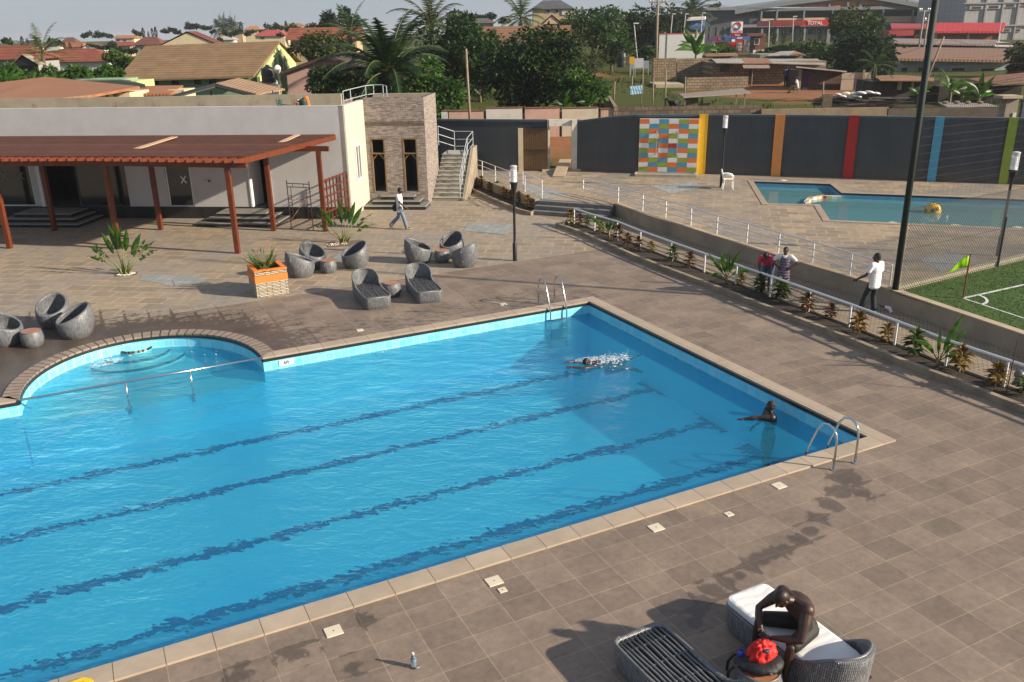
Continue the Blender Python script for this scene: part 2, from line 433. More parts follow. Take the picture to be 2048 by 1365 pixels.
mb.add(P,[(i,(i+1)%n,n+(i+1)%n,n+i) for i in range(n)]); mb.build('submerged_wall',FLOOR,basin)
fl=fill('pool_floor',inner,[],DEP,FLOOR); fl.parent=basin
# black trim under the coping
mb=MB()
for i in range(n):
    a,b=inner[i],inner[(i+1)%n]; m_=(b-a).normalized(); nr=Vector((m_.y,-m_.x))
    mb.bar((a.x,a.y,-.045),(b.x,b.y,-.045),.05,.07)
mb.build('black_edge_trim',M('black_trim',(.025,.024,.022),.3),basin)
# coping stones
cp=brick('coping_stone',(.36,.295,.225),(.42,.34,.26),(.16,.11,.07),.62,5.0,.007,rot=(0,0,-ANG),rough=.7,var=.14,off=0)
t=NT('bay_coping_stone'); vv=t.coord(loc=(-bc.x,-bc.y,0)); sx=t.N('SeparateXYZ'); t.L(vv,sx.inputs[0])
an=t.math('MULTIPLY',t.math('ARCTAN2',sx.outputs[1],sx.outputs[0]),46.0/PI*1.0)
g=t.math('LESS_THAN',t.math('FRACT',an),.16)
c=t.mix(g,t.ramp(t.noise(vv,6,4),[(.3,(.24,.185,.145)),(.7,(.33,.26,.20))]),(.05,.035,.025)); t.col(c); t.set(rough=.5); t.bump(t.math('MULTIPLY',g,-1),.5,.01)
BAYC=t.m
mb=MB()
def cop_strip(mb,A,B,z0=-.06,z1=.035):
    for i in range(len(A)-1):
        a0,a1,b0,b1=A[i],A[i+1],B[i],B[i+1]
        mb.add([(a0.x,a0.y,z1),(a1.x,a1.y,z1),(b1.x,b1.y,z1),(b0.x,b0.y,z1),(a0.x,a0.y,z0),(a1.x,a1.y,z0),(b1.x,b1.y,z0),(b0.x,b0.y,z0)],
          [(0,1,2,3),(0,4,5,1),(3,2,6,7)])
d=COPW
inn=[PL(uR,0),PL(0,0),PL(0,NEAR),PL(LEFT,NEAR),PL(LEFT,0),PL(uL,0)]
out=[PL(uR+d*.6,-d),PL(d,-d),PL(d,NEAR+d),PL(LEFT-d,NEAR+d),PL(LEFT-d,-d),PL(uL-d*.6,-d)]
cop_strip(mb,inn,out)
S(mb.build('pool_coping',cp))
mb=MB(); bi=bay(0); bo=[PL(uR+d*.6,-d)]+bay(d)[1:-1]+[PL(uL-d*.6,-d)]
cop_strip(mb,bi,bo,-.06,.037)
S(mb.build('bay_coping',BAYC))
# lane lines on the floor; broken up the way tiles look through a moving surface
def lanemat(amp=4.0,nm='lane_line_tiles'):
    t=NT(nm); v=t.coord(rot=(0,0,0)); 
    uv=t.N('UVMap'); sx=t.N('SeparateXYZ'); t.L(uv.outputs[0],sx.inputs[0])
    vs=t.coord(scale=(1.0,1.9,1))
    n1=t.noise(vs,4.2,4,.62,.7); n2=t.noise(vs,1.3,2,.5)
    vv=t.math('ADD',sx.outputs[1],t.math('ADD',t.math('MULTIPLY',t.math('SUBTRACT',n1,.5),amp),t.math('MULTIPLY',t.math('SUBTRACT',n2,.5),1.6)))
    m=t.math('LESS_THAN',t.math('ABSOLUTE',vv),.5)
    t.col((.004,.02,.25)); t.set(rough=.4)
    tr=t.N('BsdfTransparent'); ms=t.N('MixShader'); t.L(m,ms.inputs[0]); t.L(tr.outputs[0],ms.inputs[1]); t.L(t.b.outputs[0],ms.inputs[2]); t.L(ms.outputs[0],t.out.inputs['Surface'])
    return t.m
LANE=lanemat(); LANEX=lanemat(1.5,'lane_cross_tiles')
def lane(u0,v0,u1,v1,wd,spread=5,dz=0):
    mb=MB(); a,b=PL(u0,v0),PL(u1,v1); q=Vector(((b-a).y,-(b-a).x)).normalized()*wd*spread/2
    z=DEP+.006+dz
    mb.add([(a-q).to_3d()+Vector((0,0,z)),(b-q).to_3d()+Vector((0,0,z)),(b+q).to_3d()+Vector((0,0,z)),(a+q).to_3d()+Vector((0,0,z))],[(0,1,2,3)],[(0,-spread/2),(1,-spread/2),(1,spread/2),(0,spread/2)])
    return mb
_r=[]
def onfloor(px,py):
    p=V2(gp(px,py,DEP))-PC; return p.dot(E1),p.dot(E2)
for (tx,ty,lx,ly,cx0,cy0,cx1,cy1) in [(1525,912,730,1162,1500,893,1562,927),(1425,845,700,1010,1395,828,1450,862),(1312,778,600,952,1290,763,1335,790),(1200,735,700,862,1180,722,1235,745)]:
    u0,v0=onfloor(tx,ty); 
    lane(LEFT+1.5,v0,u0,v0,.21,6).build('lane_line',LANE,basin)
    lane(u0+.1,v0-.6,u0+.1,v0+.6,.50,1.8,.006).build('lane_cross_mark',LANEX,basin)
# water
def water(name,tint,fres=1.0,bs=(1.1,6.5),bst=.10,turb=0.0,tc=(.1,.2,.2)):
    t=NT(name); t.n.remove(t.b)
    v=t.coord(rot=(0,0,R(8)),scale=(1,1.7,1))
    h=t.math('ADD',t.math('MULTIPLY',t.noise(v,bs[0],3,.5,.4),1.0),t.math('MULTIPLY',t.noise(v,bs[1],4,.6,.6),.28))
    b=t.N('Bump'); b.inputs['Strength'].default_value=bst; b.inputs['Distance'].default_value=.35; t.L(h,b.inputs['Height'])
    tr=t.N('BsdfTransparent'); tr.inputs['Color'].default_value=(*tint,1)
    gl=t.N('BsdfGlossy'); gl.inputs['Roughness'].default_value=.03; t.L(b.outputs[0],gl.inputs['Normal'])
    fr=t.N('Fresnel'); fr.inputs['IOR'].default_value=1.33; t.L(b.outputs[0],fr.inputs['Normal'])
    base=tr.outputs[0]
    if turb:
        df=t.N('BsdfDiffuse'); df.inputs['Color'].default_value=(*tc,1); m0=t.N('MixShader'); m0.inputs[0].default_value=turb
        t.L(tr.outputs[0],m0.inputs[1]); t.L(df.outputs[0],m0.inputs[2]); base=m0.outputs[0]
    ms=t.N('MixShader'); t.L(t.math('MULTIPLY',fr.outputs[0],fres,clamp=True),ms.inputs[0]); t.L(base,ms.inputs[1]); t.L(gl.outputs[0],ms.inputs[2])
    t.L(ms.outputs[0],t.out.inputs['Surface']); return t.m
WATER=water('pool_water',(.86,.975,1.0),.75,(1.3,7.5),.40,.15,(.045,.60,1.0))
S(fill('pool_water',inner,[],wl,WATER))
# bay: shallow shelf, submerged round steps
SHELF=-.62
mb=MB(); b0=[bc+(p-bc)*.999 for p in bay(0)]; edge=[PL(uL,.02),PL(uR,.02)]
shelf=fill('bay_shelf',[PL(uR,.03)]+[p for p in b0]+[PL(uL,.03)],[],SHELF,M('bay_floor_tile',(.14,.82,1.0),.3,.05)); shelf.parent=basin
mb=MB(); a,b=PL(uL,.03),PL(uR,.03)
for q in (uL,uR):
    e,f=PL(q,-.02),PL(q,.03); mb.add([(e.x,e.y,SHELF),(f.x,f.y,SHELF),(f.x,f.y,DEP),(e.x,e.y,DEP)],[(0,1,2,3)])
mb.add([(a.x,a.y,SHELF),(b.x,b.y,SHELF),(b.x,b.y,DEP),(a.x,a.y,DEP)],[(0,1,2,3)]); mb.build('shelf_face',FLOOR,basin)
sc_=V2(gp(272,692,-.2)); 
for rad,z,nm in ((.40,-.27,'top_step'),(.85,-.40,'mid_step'),(1.25,-.52,'low_step')):
    mb=MB(); ring=[]
    ctr=sc_-E2*.08
    poly=[ctr+E1*math.cos(a)*rad*(1.0)+E2*math.sin(a)*rad*.85 for a in [PI*i/24 for i in range(25)]]
    mb.prism(poly,z-.5,z); mb.build(nm,M('bay_step_tile',(.30,.90,1.0),.3,.04),basin)
    mb=MB()
    for i in range(24):
        mb.bar(poly[i].to_3d()+Vector((0,0,z-.02)),poly[i+1].to_3d()+Vector((0,0,z-.02)),.035,.06)
    mb.build('step_edge_tiles',brick('step_edge',(.02,.02,.02),(.35,.32,.28),(.02,.02,.02),.12,.2,.02,rot=(0,0,0)) if nm=='top_step' else M('step_edge_dark',(.03,.09,.14),.4),basin)
# ---- upper deck, ramp, planting beds
ZU=.5
UD=slate('upper_deck_slate',R(14),.88,(.2,.185,.17),.75,.55,.45)
KD=gp
A_=V2(gp(940,347,ZU)); B_=V2(gp(1080,399,ZU)); C_=V2(gp(1229,409,ZU))
retT=[V2(gp(*p,ZU)) for p in [(1229,409),(1300,434),(1400,464),(1500,497),(1600,527),(1700,556),(1790,585),(1900,622),(2048,672)]]
retT.append(retT[-1]+(retT[-1]-retT[-3]).normalized()*9)
D_=V2(gp(1795,584,ZU)); Ef=V2(gp(2048,520,ZU)); fd=(Ef-D_).normalized(); E_=D_+fd*19
WALLP=[Vector(p) for p in [(-9,50.2),(-3.7,48.0),(.6,46.95),(3.8,46.3),(6.57,45.2),(9.95,44.6),(13.4,43.6),(16.4,42.6),(19.5,41.4),(22.0,40.5),(25,39.5),(40,34.6)]]
kp=[V2(gp(*p,ZU)) for p in [(1507,364),(1528+8,408),(1640,410),(1660,441),(2048,458)]]
kpr=kp[-1]+(kp[-1]-kp[-2]).normalized()*1.5
kq=[V2(gp(*p,ZU)) for p in [(2048,400),(1683,387),(1660,369)]]
kqr=kq[0]+(kq[0]-kq[1]).normalized()*1.5
kidO=kp+[kpr,kqr]+kq
S(fill('upper_deck',[A_,B_,C_]+retT[1:7]+[D_,E_]+[p+Vector((0,.15)) for p in WALLP[::-1] if p.x<30],[kidO],ZU,UD))
LAWN=NT('lawn_grass'); v=LAWN.coord(); 
c=LAWN.ramp(LAWN.noise(v,.5,4),[(.3,(.034,.085,.010)),(.7,(.058,.115,.016))]); c=LAWN.mix(.7,c,LAWN.ramp(LAWN.noise(v,18,5,.8),[(.25,.25),(.75,.75)]),'OVERLAY'); LAWN.col(c); LAWN.set(rough=.85); LAWN.bump(LAWN.noise(v,40,3),.6,.03)
mb=MB(); mb.poly([(p[0],p[1],ZU-.004) for p in [E_]+[retT[-1]+Vector((16,-3))]+retT[7:][::-1]+[D_-fd*.15]][::-1]); S(mb.build('sports_lawn',LAWN.m))
# white pitch lines painted on the grass
PAINT=M('pitch_paint',(.62,.64,.6),.8,.25,20)
def strip(mb,pts,wd,z):
    L=offset_line(pts,wd/2); Q=offset_line(pts,-wd/2)
    for i in range(len(pts)-1): mb.add([(L[i].x,L[i].y,z),(L[i+1].x,L[i+1].y,z),(Q[i+1].x,Q[i+1].y,z),(Q[i].x,Q[i].y,z)],[(3,2,1,0)])
fp=V2(gp(1926,597,ZU)); q1=V2(gp(2048,570,ZU)); q2=V2(gp(2048,637,ZU))
d1=(q1-fp).normalized(); d2=(q2-fp).normalized()
mb=MB(); strip(mb,[fp,fp+d1*14],.09,ZU+.004); strip(mb,[fp,fp+d2*14],.06,ZU+.004)
strip(mb,[fp+d1*.62*math.cos(a)+d2*.62*math.sin(a) for a in [R(x) for x in range(0,91,9)]],.08,ZU+.008)
S(mb.build('pitch_line',PAINT))
# retaining wall + steps
CONC=M('concrete_render',(.30,.25,.185),.85,.18,1.2,.25,30,dirt=(.17,.14,.10),ds=.7)
CONCL=M('concrete_pale',(.42,.34,.24),.85,.15,2,.2,30)
root=T('retaining_wall','long beige rendered retaining wall beside the paved ramp','wall',(retT[0].x,retT[0].y,0))
mb=MB(); W0=retT; W1=offset_line(retT,.22)
for i in range(len(W0)-1):
    a,b,c2,d2_=W0[i],W0[i+1],W1[i+1],W1[i]
    mb.prism([a,b,c2,d2_],-.3,ZU+.012)
mb.build('wall_body',CONC,root)
mb=MB()
for i in range(len(W0)-1):
    q=offset_line(retT,-.015)
    mb.prism([q[i],q[i+1],W1[i+1],W1[i]],ZU+.013,ZU+.045)
mb.build('wall_cap',CONCL,root)
# pipe stubs in the wall
pw=gp(1768,618,.12); root=T('drain_pipe','white elbow drain pipe at the foot of the retaining wall','pipe',pw)
mb=MB(); a=gp(1760,612,.12); b=gp(1779,617,.12); mb.tube([a,a.lerp(b,.6)],.035,8); mb.build('grey_pipe',M('pipe_grey',(.08,.08,.085),.5),root)
mb=MB(); mb.tube([a.lerp(b,.6),b,b+Vector((.05,-.03,-.1))],.05,10); mb.build('elbow',M('pvc_white',(.75,.75,.73),.4),root)
STEP=M('grey_step_tile',(.16,.16,.15),.55,.2,3,.15,20)
root=T('terrace_steps','three grey steps rising to the upper terrace by the pale wall','steps',((B_.x+C_.x)/2,(B_.y+C_.y)/2,0))
dS=(C_-B_).normalized(); nS=Vector((dS.y,-dS.x))
for k in range(3):
    mb=MB(); z=ZU-.167*(k+0)
    a=B_+nS*(.33*k-.02); b=C_+nS*(.33*k-.02)
    mb.prism([a,b,b+nS*.34,a+nS*.34],-.05,z-.012 if k==0 else z)
    mb.build('step',STEP,root)
# planting beds
SOIL=M('soil',(.035,.024,.016),.95,.5,8,.8,30)
KERB=M('kerb_stone',(.27,.215,.15),.85,.25,2,.3,25,dirt=(.16,.12,.08),ds=1.5)
postpx=[(1148,450),(1189,464),(1234,478),(1280,498),(1341,522),(1408,548),(1471,572),(1539,597),(1616,627),(1697,658),(1788,694),(1890,736),(2006,778)]
posts=[V2(gp(*p,.05)) for p in postpx]; posts.append(posts[-1]+(posts[-1]-posts[-2])*1.0); posts.append(posts[-1]+(posts[-1]-posts[-2]))
bedI=offset_line(posts,.06); bedI=[posts[0]+(posts[0]-posts[1]).normalized()*.25]+bedI
root=T('long_planting_bed','long kerbed planting bed of dark soil beside the ramp rail','planting bed',(bedO[0].x,bedO[0].y,0))
mb=MB(); loopO=bedO; loopI=bedI
mb.prism([p for p in loopO]+[p for p in loopI[::-1]],-.1,.09); mb.build('soil',SOIL,root)
mb=MB(); o2=offset_line(bedO,-.14)
for i in range(len(bedO)-1): mb.prism([bedO[i],bedO[i+1],o2[i+1],o2[i]],-.05,.15)
for i in range(len(bedI)-1):
    q=offset_line(bedI,.1); mb.prism([bedI[i],bedI[i+1],q[i+1],q[i]],-.05,.14)
e0,e1=o2[0],offset_line(bedI,.1)[0]; dd=(e1-e0).normalized(); pp=Vector((-dd.y,dd.x))*.14
mb.prism([e0,e1,e1+pp,e0+pp],-.05,.148)
mb.build('kerb',KERB,root)
RAMPM=brick('ramp_pavers',(.25,.205,.15),(.33,.265,.19),(.13,.10,.07),.2,.1,.012,rot=(0,0,R(25)),rough=.85,var=.2,nsc=1.2)
rl=offset_line(bedI,.11)
S(fill('ramp_path',[rl[0]+Vector((-.5,.9))]+[p for p in rl]+[p for p in retT[::-1]]+[C_+nS*.98,B_+nS*.98],[],.004,RAMPM))
# bed 1 beside the stairs
b1=[V2(gp(*p,.1)) for p in [(930,372),(985,397),(1040,420),(1062,426),(1076,420)]]
b1i=[V2(gp(*p,.1)) for p in [(1077,408),(1040,395),(985,372),(942,356)]]
root=T('short_planting_bed','short kerbed planting bed between the concrete stairs and the terrace steps','planting bed',(b1[2].x,b1[2].y,0))
mb=MB(); mb.prism(b1+b1i,-.1,.1); mb.build('soil',SOIL,root)
mb=MB(); o2=offset_line(b1,-.14)
for i in range(len(b1)-1): mb.prism([b1[i],b1[i+1],o2[i+1],o2[i]],-.05,.16)
mb.build('kerb',KERB,root)
root=T('terrace_edge_wall','low beige wall behind the short planting bed','wall',(B_.x,B_.y,0))
mb=MB(); w0=[A_+(A_-B_).normalized()*1.2,A_,B_]; w1=offset_line(w0,-.24)
for i in range(2): mb.prism([w0[i],w0[i+1],w1[i+1],w1[i]],-.1,ZU+.02)
mb.build('wall_body',CONC,root)
# pale paving squares
GP=brick('grey_paving',(.25,.26,.25),(.31,.32,.31),(.2,.2,.19),.3,.3,.012,rot=(0,0,R(12)),rough=.8,var=.15,off=0)
for z,pts in ((0.004,[(940,446),(1035,450),(1010,470),(925,462)]),(0,[(660,520),(705,486),(735,490),(690,522)]),(0,[(285,550),(400,550),(340,572),(280,560)]),(.008,[(345,560),(420,555),(400,568),(350,572)]),
   (ZU,[(1300,372),(1390,363),(1405,375),(1340,388)]),(ZU,[(1040,365),(1090,375),(1140,390),(1090,398),(1050,380)]),(ZU,[(1840,520),(1900,503),(1960,520),(1880,545)])):
    mb=MB(); P=[gp(*p,z) for p in pts]; mb.slab([p+Vector((0,0,.006)) for p in P],.004); S(mb.build('paving_patch',GP))
# ---- children's pool
mb=MB(); k=len(kidO)
mb.add([(p.x,p.y,ZU) for p in kidO]+[(p.x,p.y,-.4) for p in kidO],[(i,(i+1)%k,k+(i+1)%k,k+i) for i in range(k)])
kb=S(mb.build('kids_pool_basin',M('kids_pool_tile',(.16,.42,.60),.3,.12)))
kf=fill('kids_pool_floor',kidO,[],-.15,M('kids_pool_floor',(.36,.76,.82),.4,.10,.5)); kf.parent=kb
S(fill('kids_pool_water',kidO,[],ZU-.22,water('kids_pool_water',(.62,.86,.90),1.1,(.8,4),.015,.42,(.22,.52,.56))))
mb=MB(); q=[kidO[i] for i in range(k)]
for i in range(k):
    a,b=q[i],q[(i+1)%k]; mb.bar((a.x,a.y,ZU-.03),(b.x,b.y,ZU-.03),.05,.07)
mb.build('black_edge_trim',MATS['black_trim'],kb)
mb=MB()
ko=[]
for i in range(k):
    a,p,b=q[i-1],q[i],q[(i+1)%k]; e=((p-a).normalized()+(b-p).normalized()).normalized(); ko.append(p+Vector((e.y,-e.x))*.38)
for i in range(k): mb.slab([(q[i].x,q[i].y,ZU+.02),(q[(i+1)%k].x,q[(i+1)%k].y,ZU+.02),(ko[(i+1)%k].x,ko[(i+1)%k].y,ZU+.02),(ko[i].x,ko[i].y,ZU+.02)],.04)
S(mb.build('kids_pool_coping',M('kids_coping',(.33,.26,.19),.7,.2)))
# curved divider of coloured tiles between toddler pool and the larger one
dv=[V2(gp(*p,ZU)) for p in [(1683,388),(1645,387),(1622,390),(1613,398),(1622,412),(1634,428)]]
cv=[]
for i in range(len(dv)-1):
    for s_ in range(4): cv.append(dv[i].lerp(dv[i+1],s_/4))
cv.append(dv[-1])
t=NT('divider_tiles'); v=t.coord(); wn_=t.N('TexWhiteNoise',noise_dimensions='3D'); sn=t.N('VectorMath',operation='SNAP'); sn.inputs[1].default_value=(.22,.22,5); t.L(v,sn.inputs[0]); t.L(sn.outputs[0],wn_.inputs['Vector'])
t.col(t.ramp(wn_.outputs['Value'],[(0,(.75,.75,.7)),(.4,(.7,.55,.25)),(.6,(.6,.13,.08)),(.75,(.75,.75,.7)),(.9,(.2,.35,.1))],'CONSTANT')); t.set(rough=.3)
mb=MB(); L=offset_line(cv,.10); Q=offset_line(cv,-.10)
for i in range(len(cv)-1): mb.prism([L[i],L[i+1],Q[i+1],Q[i]],-.1,ZU-.10)
tag(recenter(mb.build('pool_divider',[t.m])),'curved low divider of multicoloured tiles across the children\'s pool','divider')
# ================================================================ CLUBHOUSE
BA=R(-6.0); Dv=Vector((math.cos(BA),math.sin(BA))); Bv=Vector((-Dv.y,Dv.x))    # Dv along the facade to the right, Bv away from the camera
K=Vector((-6.9,37.1)); K2=K+Bv*3.25; K3=K2+Dv*2.78; K4=K3+Bv*3.0
TOPZ=4.78
def FP(s,t,z=0): p=K+Dv*s-Bv*t; return Vector((p.x,p.y,z))      # t = distance in front of the facade
def onplane(px,py,P0,nrm):
    d=ray(px,py); o=Vector((0,0,H)); t=(Vector(P0)-o).dot(nrm)/d.dot(nrm); return o+d*t
def fac(px,py,t=0):
    q=onplane(px,py,FP(0,t),Vector((Bv.x,Bv.y,0))); return ((q.x-K.x)*Dv.x+(q.y-K.y)*Dv.y, q.z)
def fbox(mb,s0,s1,t0,t1,z0,z1):
    return mb.prism([FP(s0,t0).xy,FP(s1,t0).xy,FP(s1,t1).xy,FP(s0,t1).xy],z0,z1)
PLAST=M('grey_plaster',(.56,.55,.54),.85,.06,1.5,.12,40,dirt=(.49,.475,.455),ds=.5)
CREAM=M('cream_plaster',(.50,.455,.38),.85,.05,1.5,.12,40)
PLIN=brick('black_plinth_tile',(.02,.021,.02),(.035,.036,.034),(.05,.05,.05),.3,.6,.006,rot=(R(90),0,0),rough=.3,var=.2,off=0)
def cladding(name,axis):
    t=NT(name); v=t.coord(rot=(0,0,-BA)); sx=t.N('SeparateXYZ'); t.L(v,sx.inputs[0])
    cb=t.N('CombineXYZ'); t.L(sx.outputs[axis],cb.inputs[0]); t.L(sx.outputs[2],cb.inputs[1])
    b=t.N('TexBrick',offset=.37); b.inputs['Scale'].default_value=1; b.inputs['Mortar Size'].default_value=.006; b.inputs['Brick Width'].default_value=.24; b.inputs['Row Height'].default_value=.036
    b.inputs['Color1'].default_value=(.43,.375,.325,1); b.inputs['Color2'].default_value=(.17,.125,.11,1); b.inputs['Mortar'].default_value=(.10,.08,.07,1); b.inputs['Bias'].default_value=-.15
    t.L(cb.outputs[0],b.inputs['Vector']); n=t.noise(cb.outputs[0],5,5,.7)
    c=t.mix(.55,b.outputs['Color'],t.ramp(n,[(.3,.25),(.7,.75)]),'OVERLAY'); t.col(c); t.set(rough=.8); 
    t.bump(t.math('ADD',b.outputs['Color'],t.math('MULTIPLY',n,.5)),.6,.03); return t.m
CLF=cladding('stone_cladding_front',0); CLS=cladding('stone_cladding_side',1)
GLASS=NT('dark_window_glass'); GLASS.col((.012,.016,.016)); GLASS.set(rough=.06,spec=.8); GLASS=GLASS.m
WFR=M('white_frame',(.78,.77,.74),.4,.03)
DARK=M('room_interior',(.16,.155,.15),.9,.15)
ALU=M('aluminium',(.45,.46,.47),.35,.05,metal=.8)
root=T('clubhouse','long low clubhouse with pale grey plaster front and stone clad right end','building',FP(-3,0))
b=MB(); segs=[]
X=lambda px,py: fac(px,py)[0]
zl=fac(150,322)[1]
s_open=[(-19,X(64,370)),(X(84,370),X(254,370)),(X(333,370),X(384,370)),(X(497,355),X(541,355))]
zp=.52; zh=2.95
fbox(b,-40,0,-.2,0,zh,TOPZ)
prev=-40
for a,c_ in s_open:
    fbox(b,prev,a,-.2,0,zp-.02,zh-.001); prev=c_
fbox(b,prev,0,-.2,0,zp-.02,zh-.001)
b.build('front_wall',PLAST,root)
b=MB(); fbox(b,-40,-.002,-.2,.03,-.05,zp); b.build('plinth',PLIN,root)
b=MB(); b.prism([K,K+Bv*3.25,K+Bv*3.25-Dv*.2,K-Dv*.2],-.05,TOPZ-.002)
b.build('side_wall',CREAM,root)
b=MB(); fbox(b,-40,-.21,-7.2,-.21,3.6,3.8); b.prism([K2-Dv*.2,K3,K4,K4-Dv*3],3.6,3.82); b.build('roof',M('roof_screed',(.30,.26,.2),.9,.15),root)
# interior: floor, back wall, partitions
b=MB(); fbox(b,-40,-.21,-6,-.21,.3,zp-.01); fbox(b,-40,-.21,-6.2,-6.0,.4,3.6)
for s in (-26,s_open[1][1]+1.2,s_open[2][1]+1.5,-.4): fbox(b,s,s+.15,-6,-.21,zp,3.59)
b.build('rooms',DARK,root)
# glazing
def pane(s0,s1,z0,z1,t=-.08,nm='window'):
    m=MB(); fw=.05
    for q in ((s0,s0+fw,z0,z1),(s1-fw,s1,z0,z1),(s0+fw,s1-fw,z1-fw,z1),(s0+fw,s1-fw,z0,z0+fw)): fbox(m,q[0],q[1],t-.03,t+.03,q[2],q[3])
    f=m.build(nm,WFR if nm!='dark_window' else M('dark_frame',(.05,.05,.05),.4),root); m=MB(); fbox(m,s0+fw,s1-fw,t-.01,t,z0+fw,z1-fw); m.build('pane',GLASS,f); return f
pane(-30,s_open[0][1]-.02,zp,zh,-.1); 
sm=X(152,370); pane(sm,s_open[1][1]-.02,zp,zh,-.1,'dark_window')
f=pane(s_open[2][0]+.02,s_open[2][1]-.02,zp,zh,-.06)
m=MB(); s,z=fac(366,360); 
for q in (-1,1): m.bar(FP(s-.12*q,-.045,z-.16),FP(s+.12*q,-.045,z+.16),.05,.01,up=(0,1,0))
m.build('paper_cross',M('paper',(.8,.8,.78),.7),f)
for px in (38,6):
    m=MB(); s,z=fac(px,353)
    for q in (-1,1): m.bar(FP(s-.16*q,-.085,z-.16),FP(s+.16*q,-.085,z+.16),.04,.01,up=(0,1,0))
    m.build('paper_cross',M('chalk_cross',(.22,.25,.24),.8),root)
# round post painted white and grey between the openings
m=MB(); s,_=fac(80,370); fbox(m,s-.02,s+.14,.0,.1,zp,zh); m.build('pilaster',WFR,root)
# white door ajar
s0,s1=s_open[3]; m=MB(); 
for q in (s0,s1-.06): fbox(m,q,q+.06,-.16,.03,zp,zh)
fr=m.build('door_frame',WFR,root)
a=FP(s0+.06,-.05); m=MB(); e=(Dv*.22+Bv*.97).normalized()*.82; p0=a.xy; p1=p0+e; q=Vector((-e.y,e.x)).normalized()*.04
m.prism([p0,p1,p1+q,p0+q],zp+.02,zh-.05); dd=m.build('door',WFR,root); m=MB(); h=p0+e*.9-q*.6; m.ell((h.x,h.y,1.5),(.04,.04,.04),n=8,m=6); m.build('handle',ALU,dd)
# wall light bracket
s,z=fac(417,363); m=MB(); m.tube([FP(s-.18,.01,z),FP(s-.1,.08,z),FP(s+.02,.06,z+.02)],.018,6); wl_=m.build('wall_socket',WFR,root); m=MB(); m.ell(FP(s+.05,.06,z+.02),(.06,.05,.06),n=8,m=6); m.build('red_cap',M('red_cap',(.35,.05,.03),.5),wl_)
# side window
SN=Vector((Dv.x,Dv.y,0))
def sid(px,py): q=onplane(px,py,(K.x,K.y,0),SN); return ((q.x-K.x)*Bv.x+(q.y-K.y)*Bv.y,q.z)
w0=sid(708,340); w1=sid(722,336); z1=sid(709,285)[1]; z0=sid(713,342)[1]
def sbox(m,a,c_,o0,o1,z0,z1):
    P=lambda a,o:K+Bv*a+Dv*o
    m.prism([P(a,o0),P(c_,o0),P(c_,o1),P(a,o1)],z0,z1)
m=MB(); A0,A1=1.25,2.05; z0,z1=1.45,3.0
for q in ((A0,A0+.07,z0,z1),(A1-.07,A1,z0,z1),(A0+.07,A1-.07,z1-.07,z1),(A0+.07,A1-.07,z0,z0+.07),((A0+A1)/2-.04,(A0+A1)/2+.04,z0+.07,z1-.07)): sbox(m,q[0],q[1],.004,.07,q[2],q[3])
f=m.build('side_window',WFR,root); m=MB(); sbox(m,A0+.07,A1-.07,.004,.02,z0+.07,z1-.07); m.build('pane',GLASS,f)
# stone clad end with two tall doorways
def TP(s,t): return K2+Dv*s-Bv*t
def tbox(m,s0,s1,t0,t1,z0,z1): m.prism([TP(s0,t0),TP(s1,t0),TP(s1,t1),TP(s0,t1)],z0,z1)
def tow(px,py): q=onplane(px,py,(K2.x,K2.y,0),Vector((Bv.x,Bv.y,0))); return ((q.x-K2.x)*Dv.x+(q.y-K2.y)*Dv.y,q.z)
W_=2.78; d1=(tow(744,330)[0],tow(772,330)[0]); d2=(tow(807,330)[0],tow(836,330)[0]); dz1=tow(755,277)[1]; dz0=.62
m=MB(); tbox(m,0,W_,-.22,0,dz1,TOPZ+.08)
pv=0
for a,c_ in (d1,d2,(W_,W_)): tbox(m,pv,a,-.22,0,-.05,dz1-.001); pv=c_
for a,c_ in (d1,d2): tbox(m,a,c_,-.22,0,-.05,dz0)
m.build('stone_front',CLF,root)
m=MB(); P=[K3+Dv*.003,K4+Dv*.003,K4-Dv*.2,K3-Dv*.2+Bv*.222]; m.prism([K3+Dv*.004+Bv*.002,K4,K4-Dv*.2,K3-Dv*.2+Bv*.223],-.05,TOPZ+.078); m.build('stone_side',CLS,root)
m=MB(); q=K4-Dv*2.98; m.prism([K4-Dv*.21,q,q+Bv*.2,K4-Dv*.21+Bv*.2],-.05,TOPZ+.06); m.build('end_parapet',CONCL,root)
m=MB(); 
for a,c_ in (d1,d2):
    for q in (a-.3,c_+.2): tbox(m,q,q+.08,-2.9,-.23,dz0,3.58)
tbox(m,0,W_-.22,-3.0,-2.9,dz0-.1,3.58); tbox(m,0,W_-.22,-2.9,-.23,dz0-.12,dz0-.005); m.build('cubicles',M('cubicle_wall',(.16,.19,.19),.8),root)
TIM=M('raw_timber',(.19,.115,.055),.7,.25,6)
for a,c_ in (d1,d2):
    m=MB(); 
    for q in ((a,a+.06,dz0,dz1),(c_-.06,c_,dz0,dz1),(a+.06,c_-.06,dz1-.06,dz1),(a+.06,c_-.06,dz1-.72,dz1-.66)): tbox(m,q[0],q[1],-.14,.012,q[2],q[3])
    for q in (0,1):
        x0=(a+.06) if q==0 else c_-.06; x1=x0+(.22 if q==0 else -.22)
        p0=TP(x0,-.05); p1=TP(x1,-.05); m.bar((p0.x,p0.y,dz1-.98),(p1.x,p1.y,dz1-.72),.03,.05)
    m.build('doorway_frame',TIM,root)
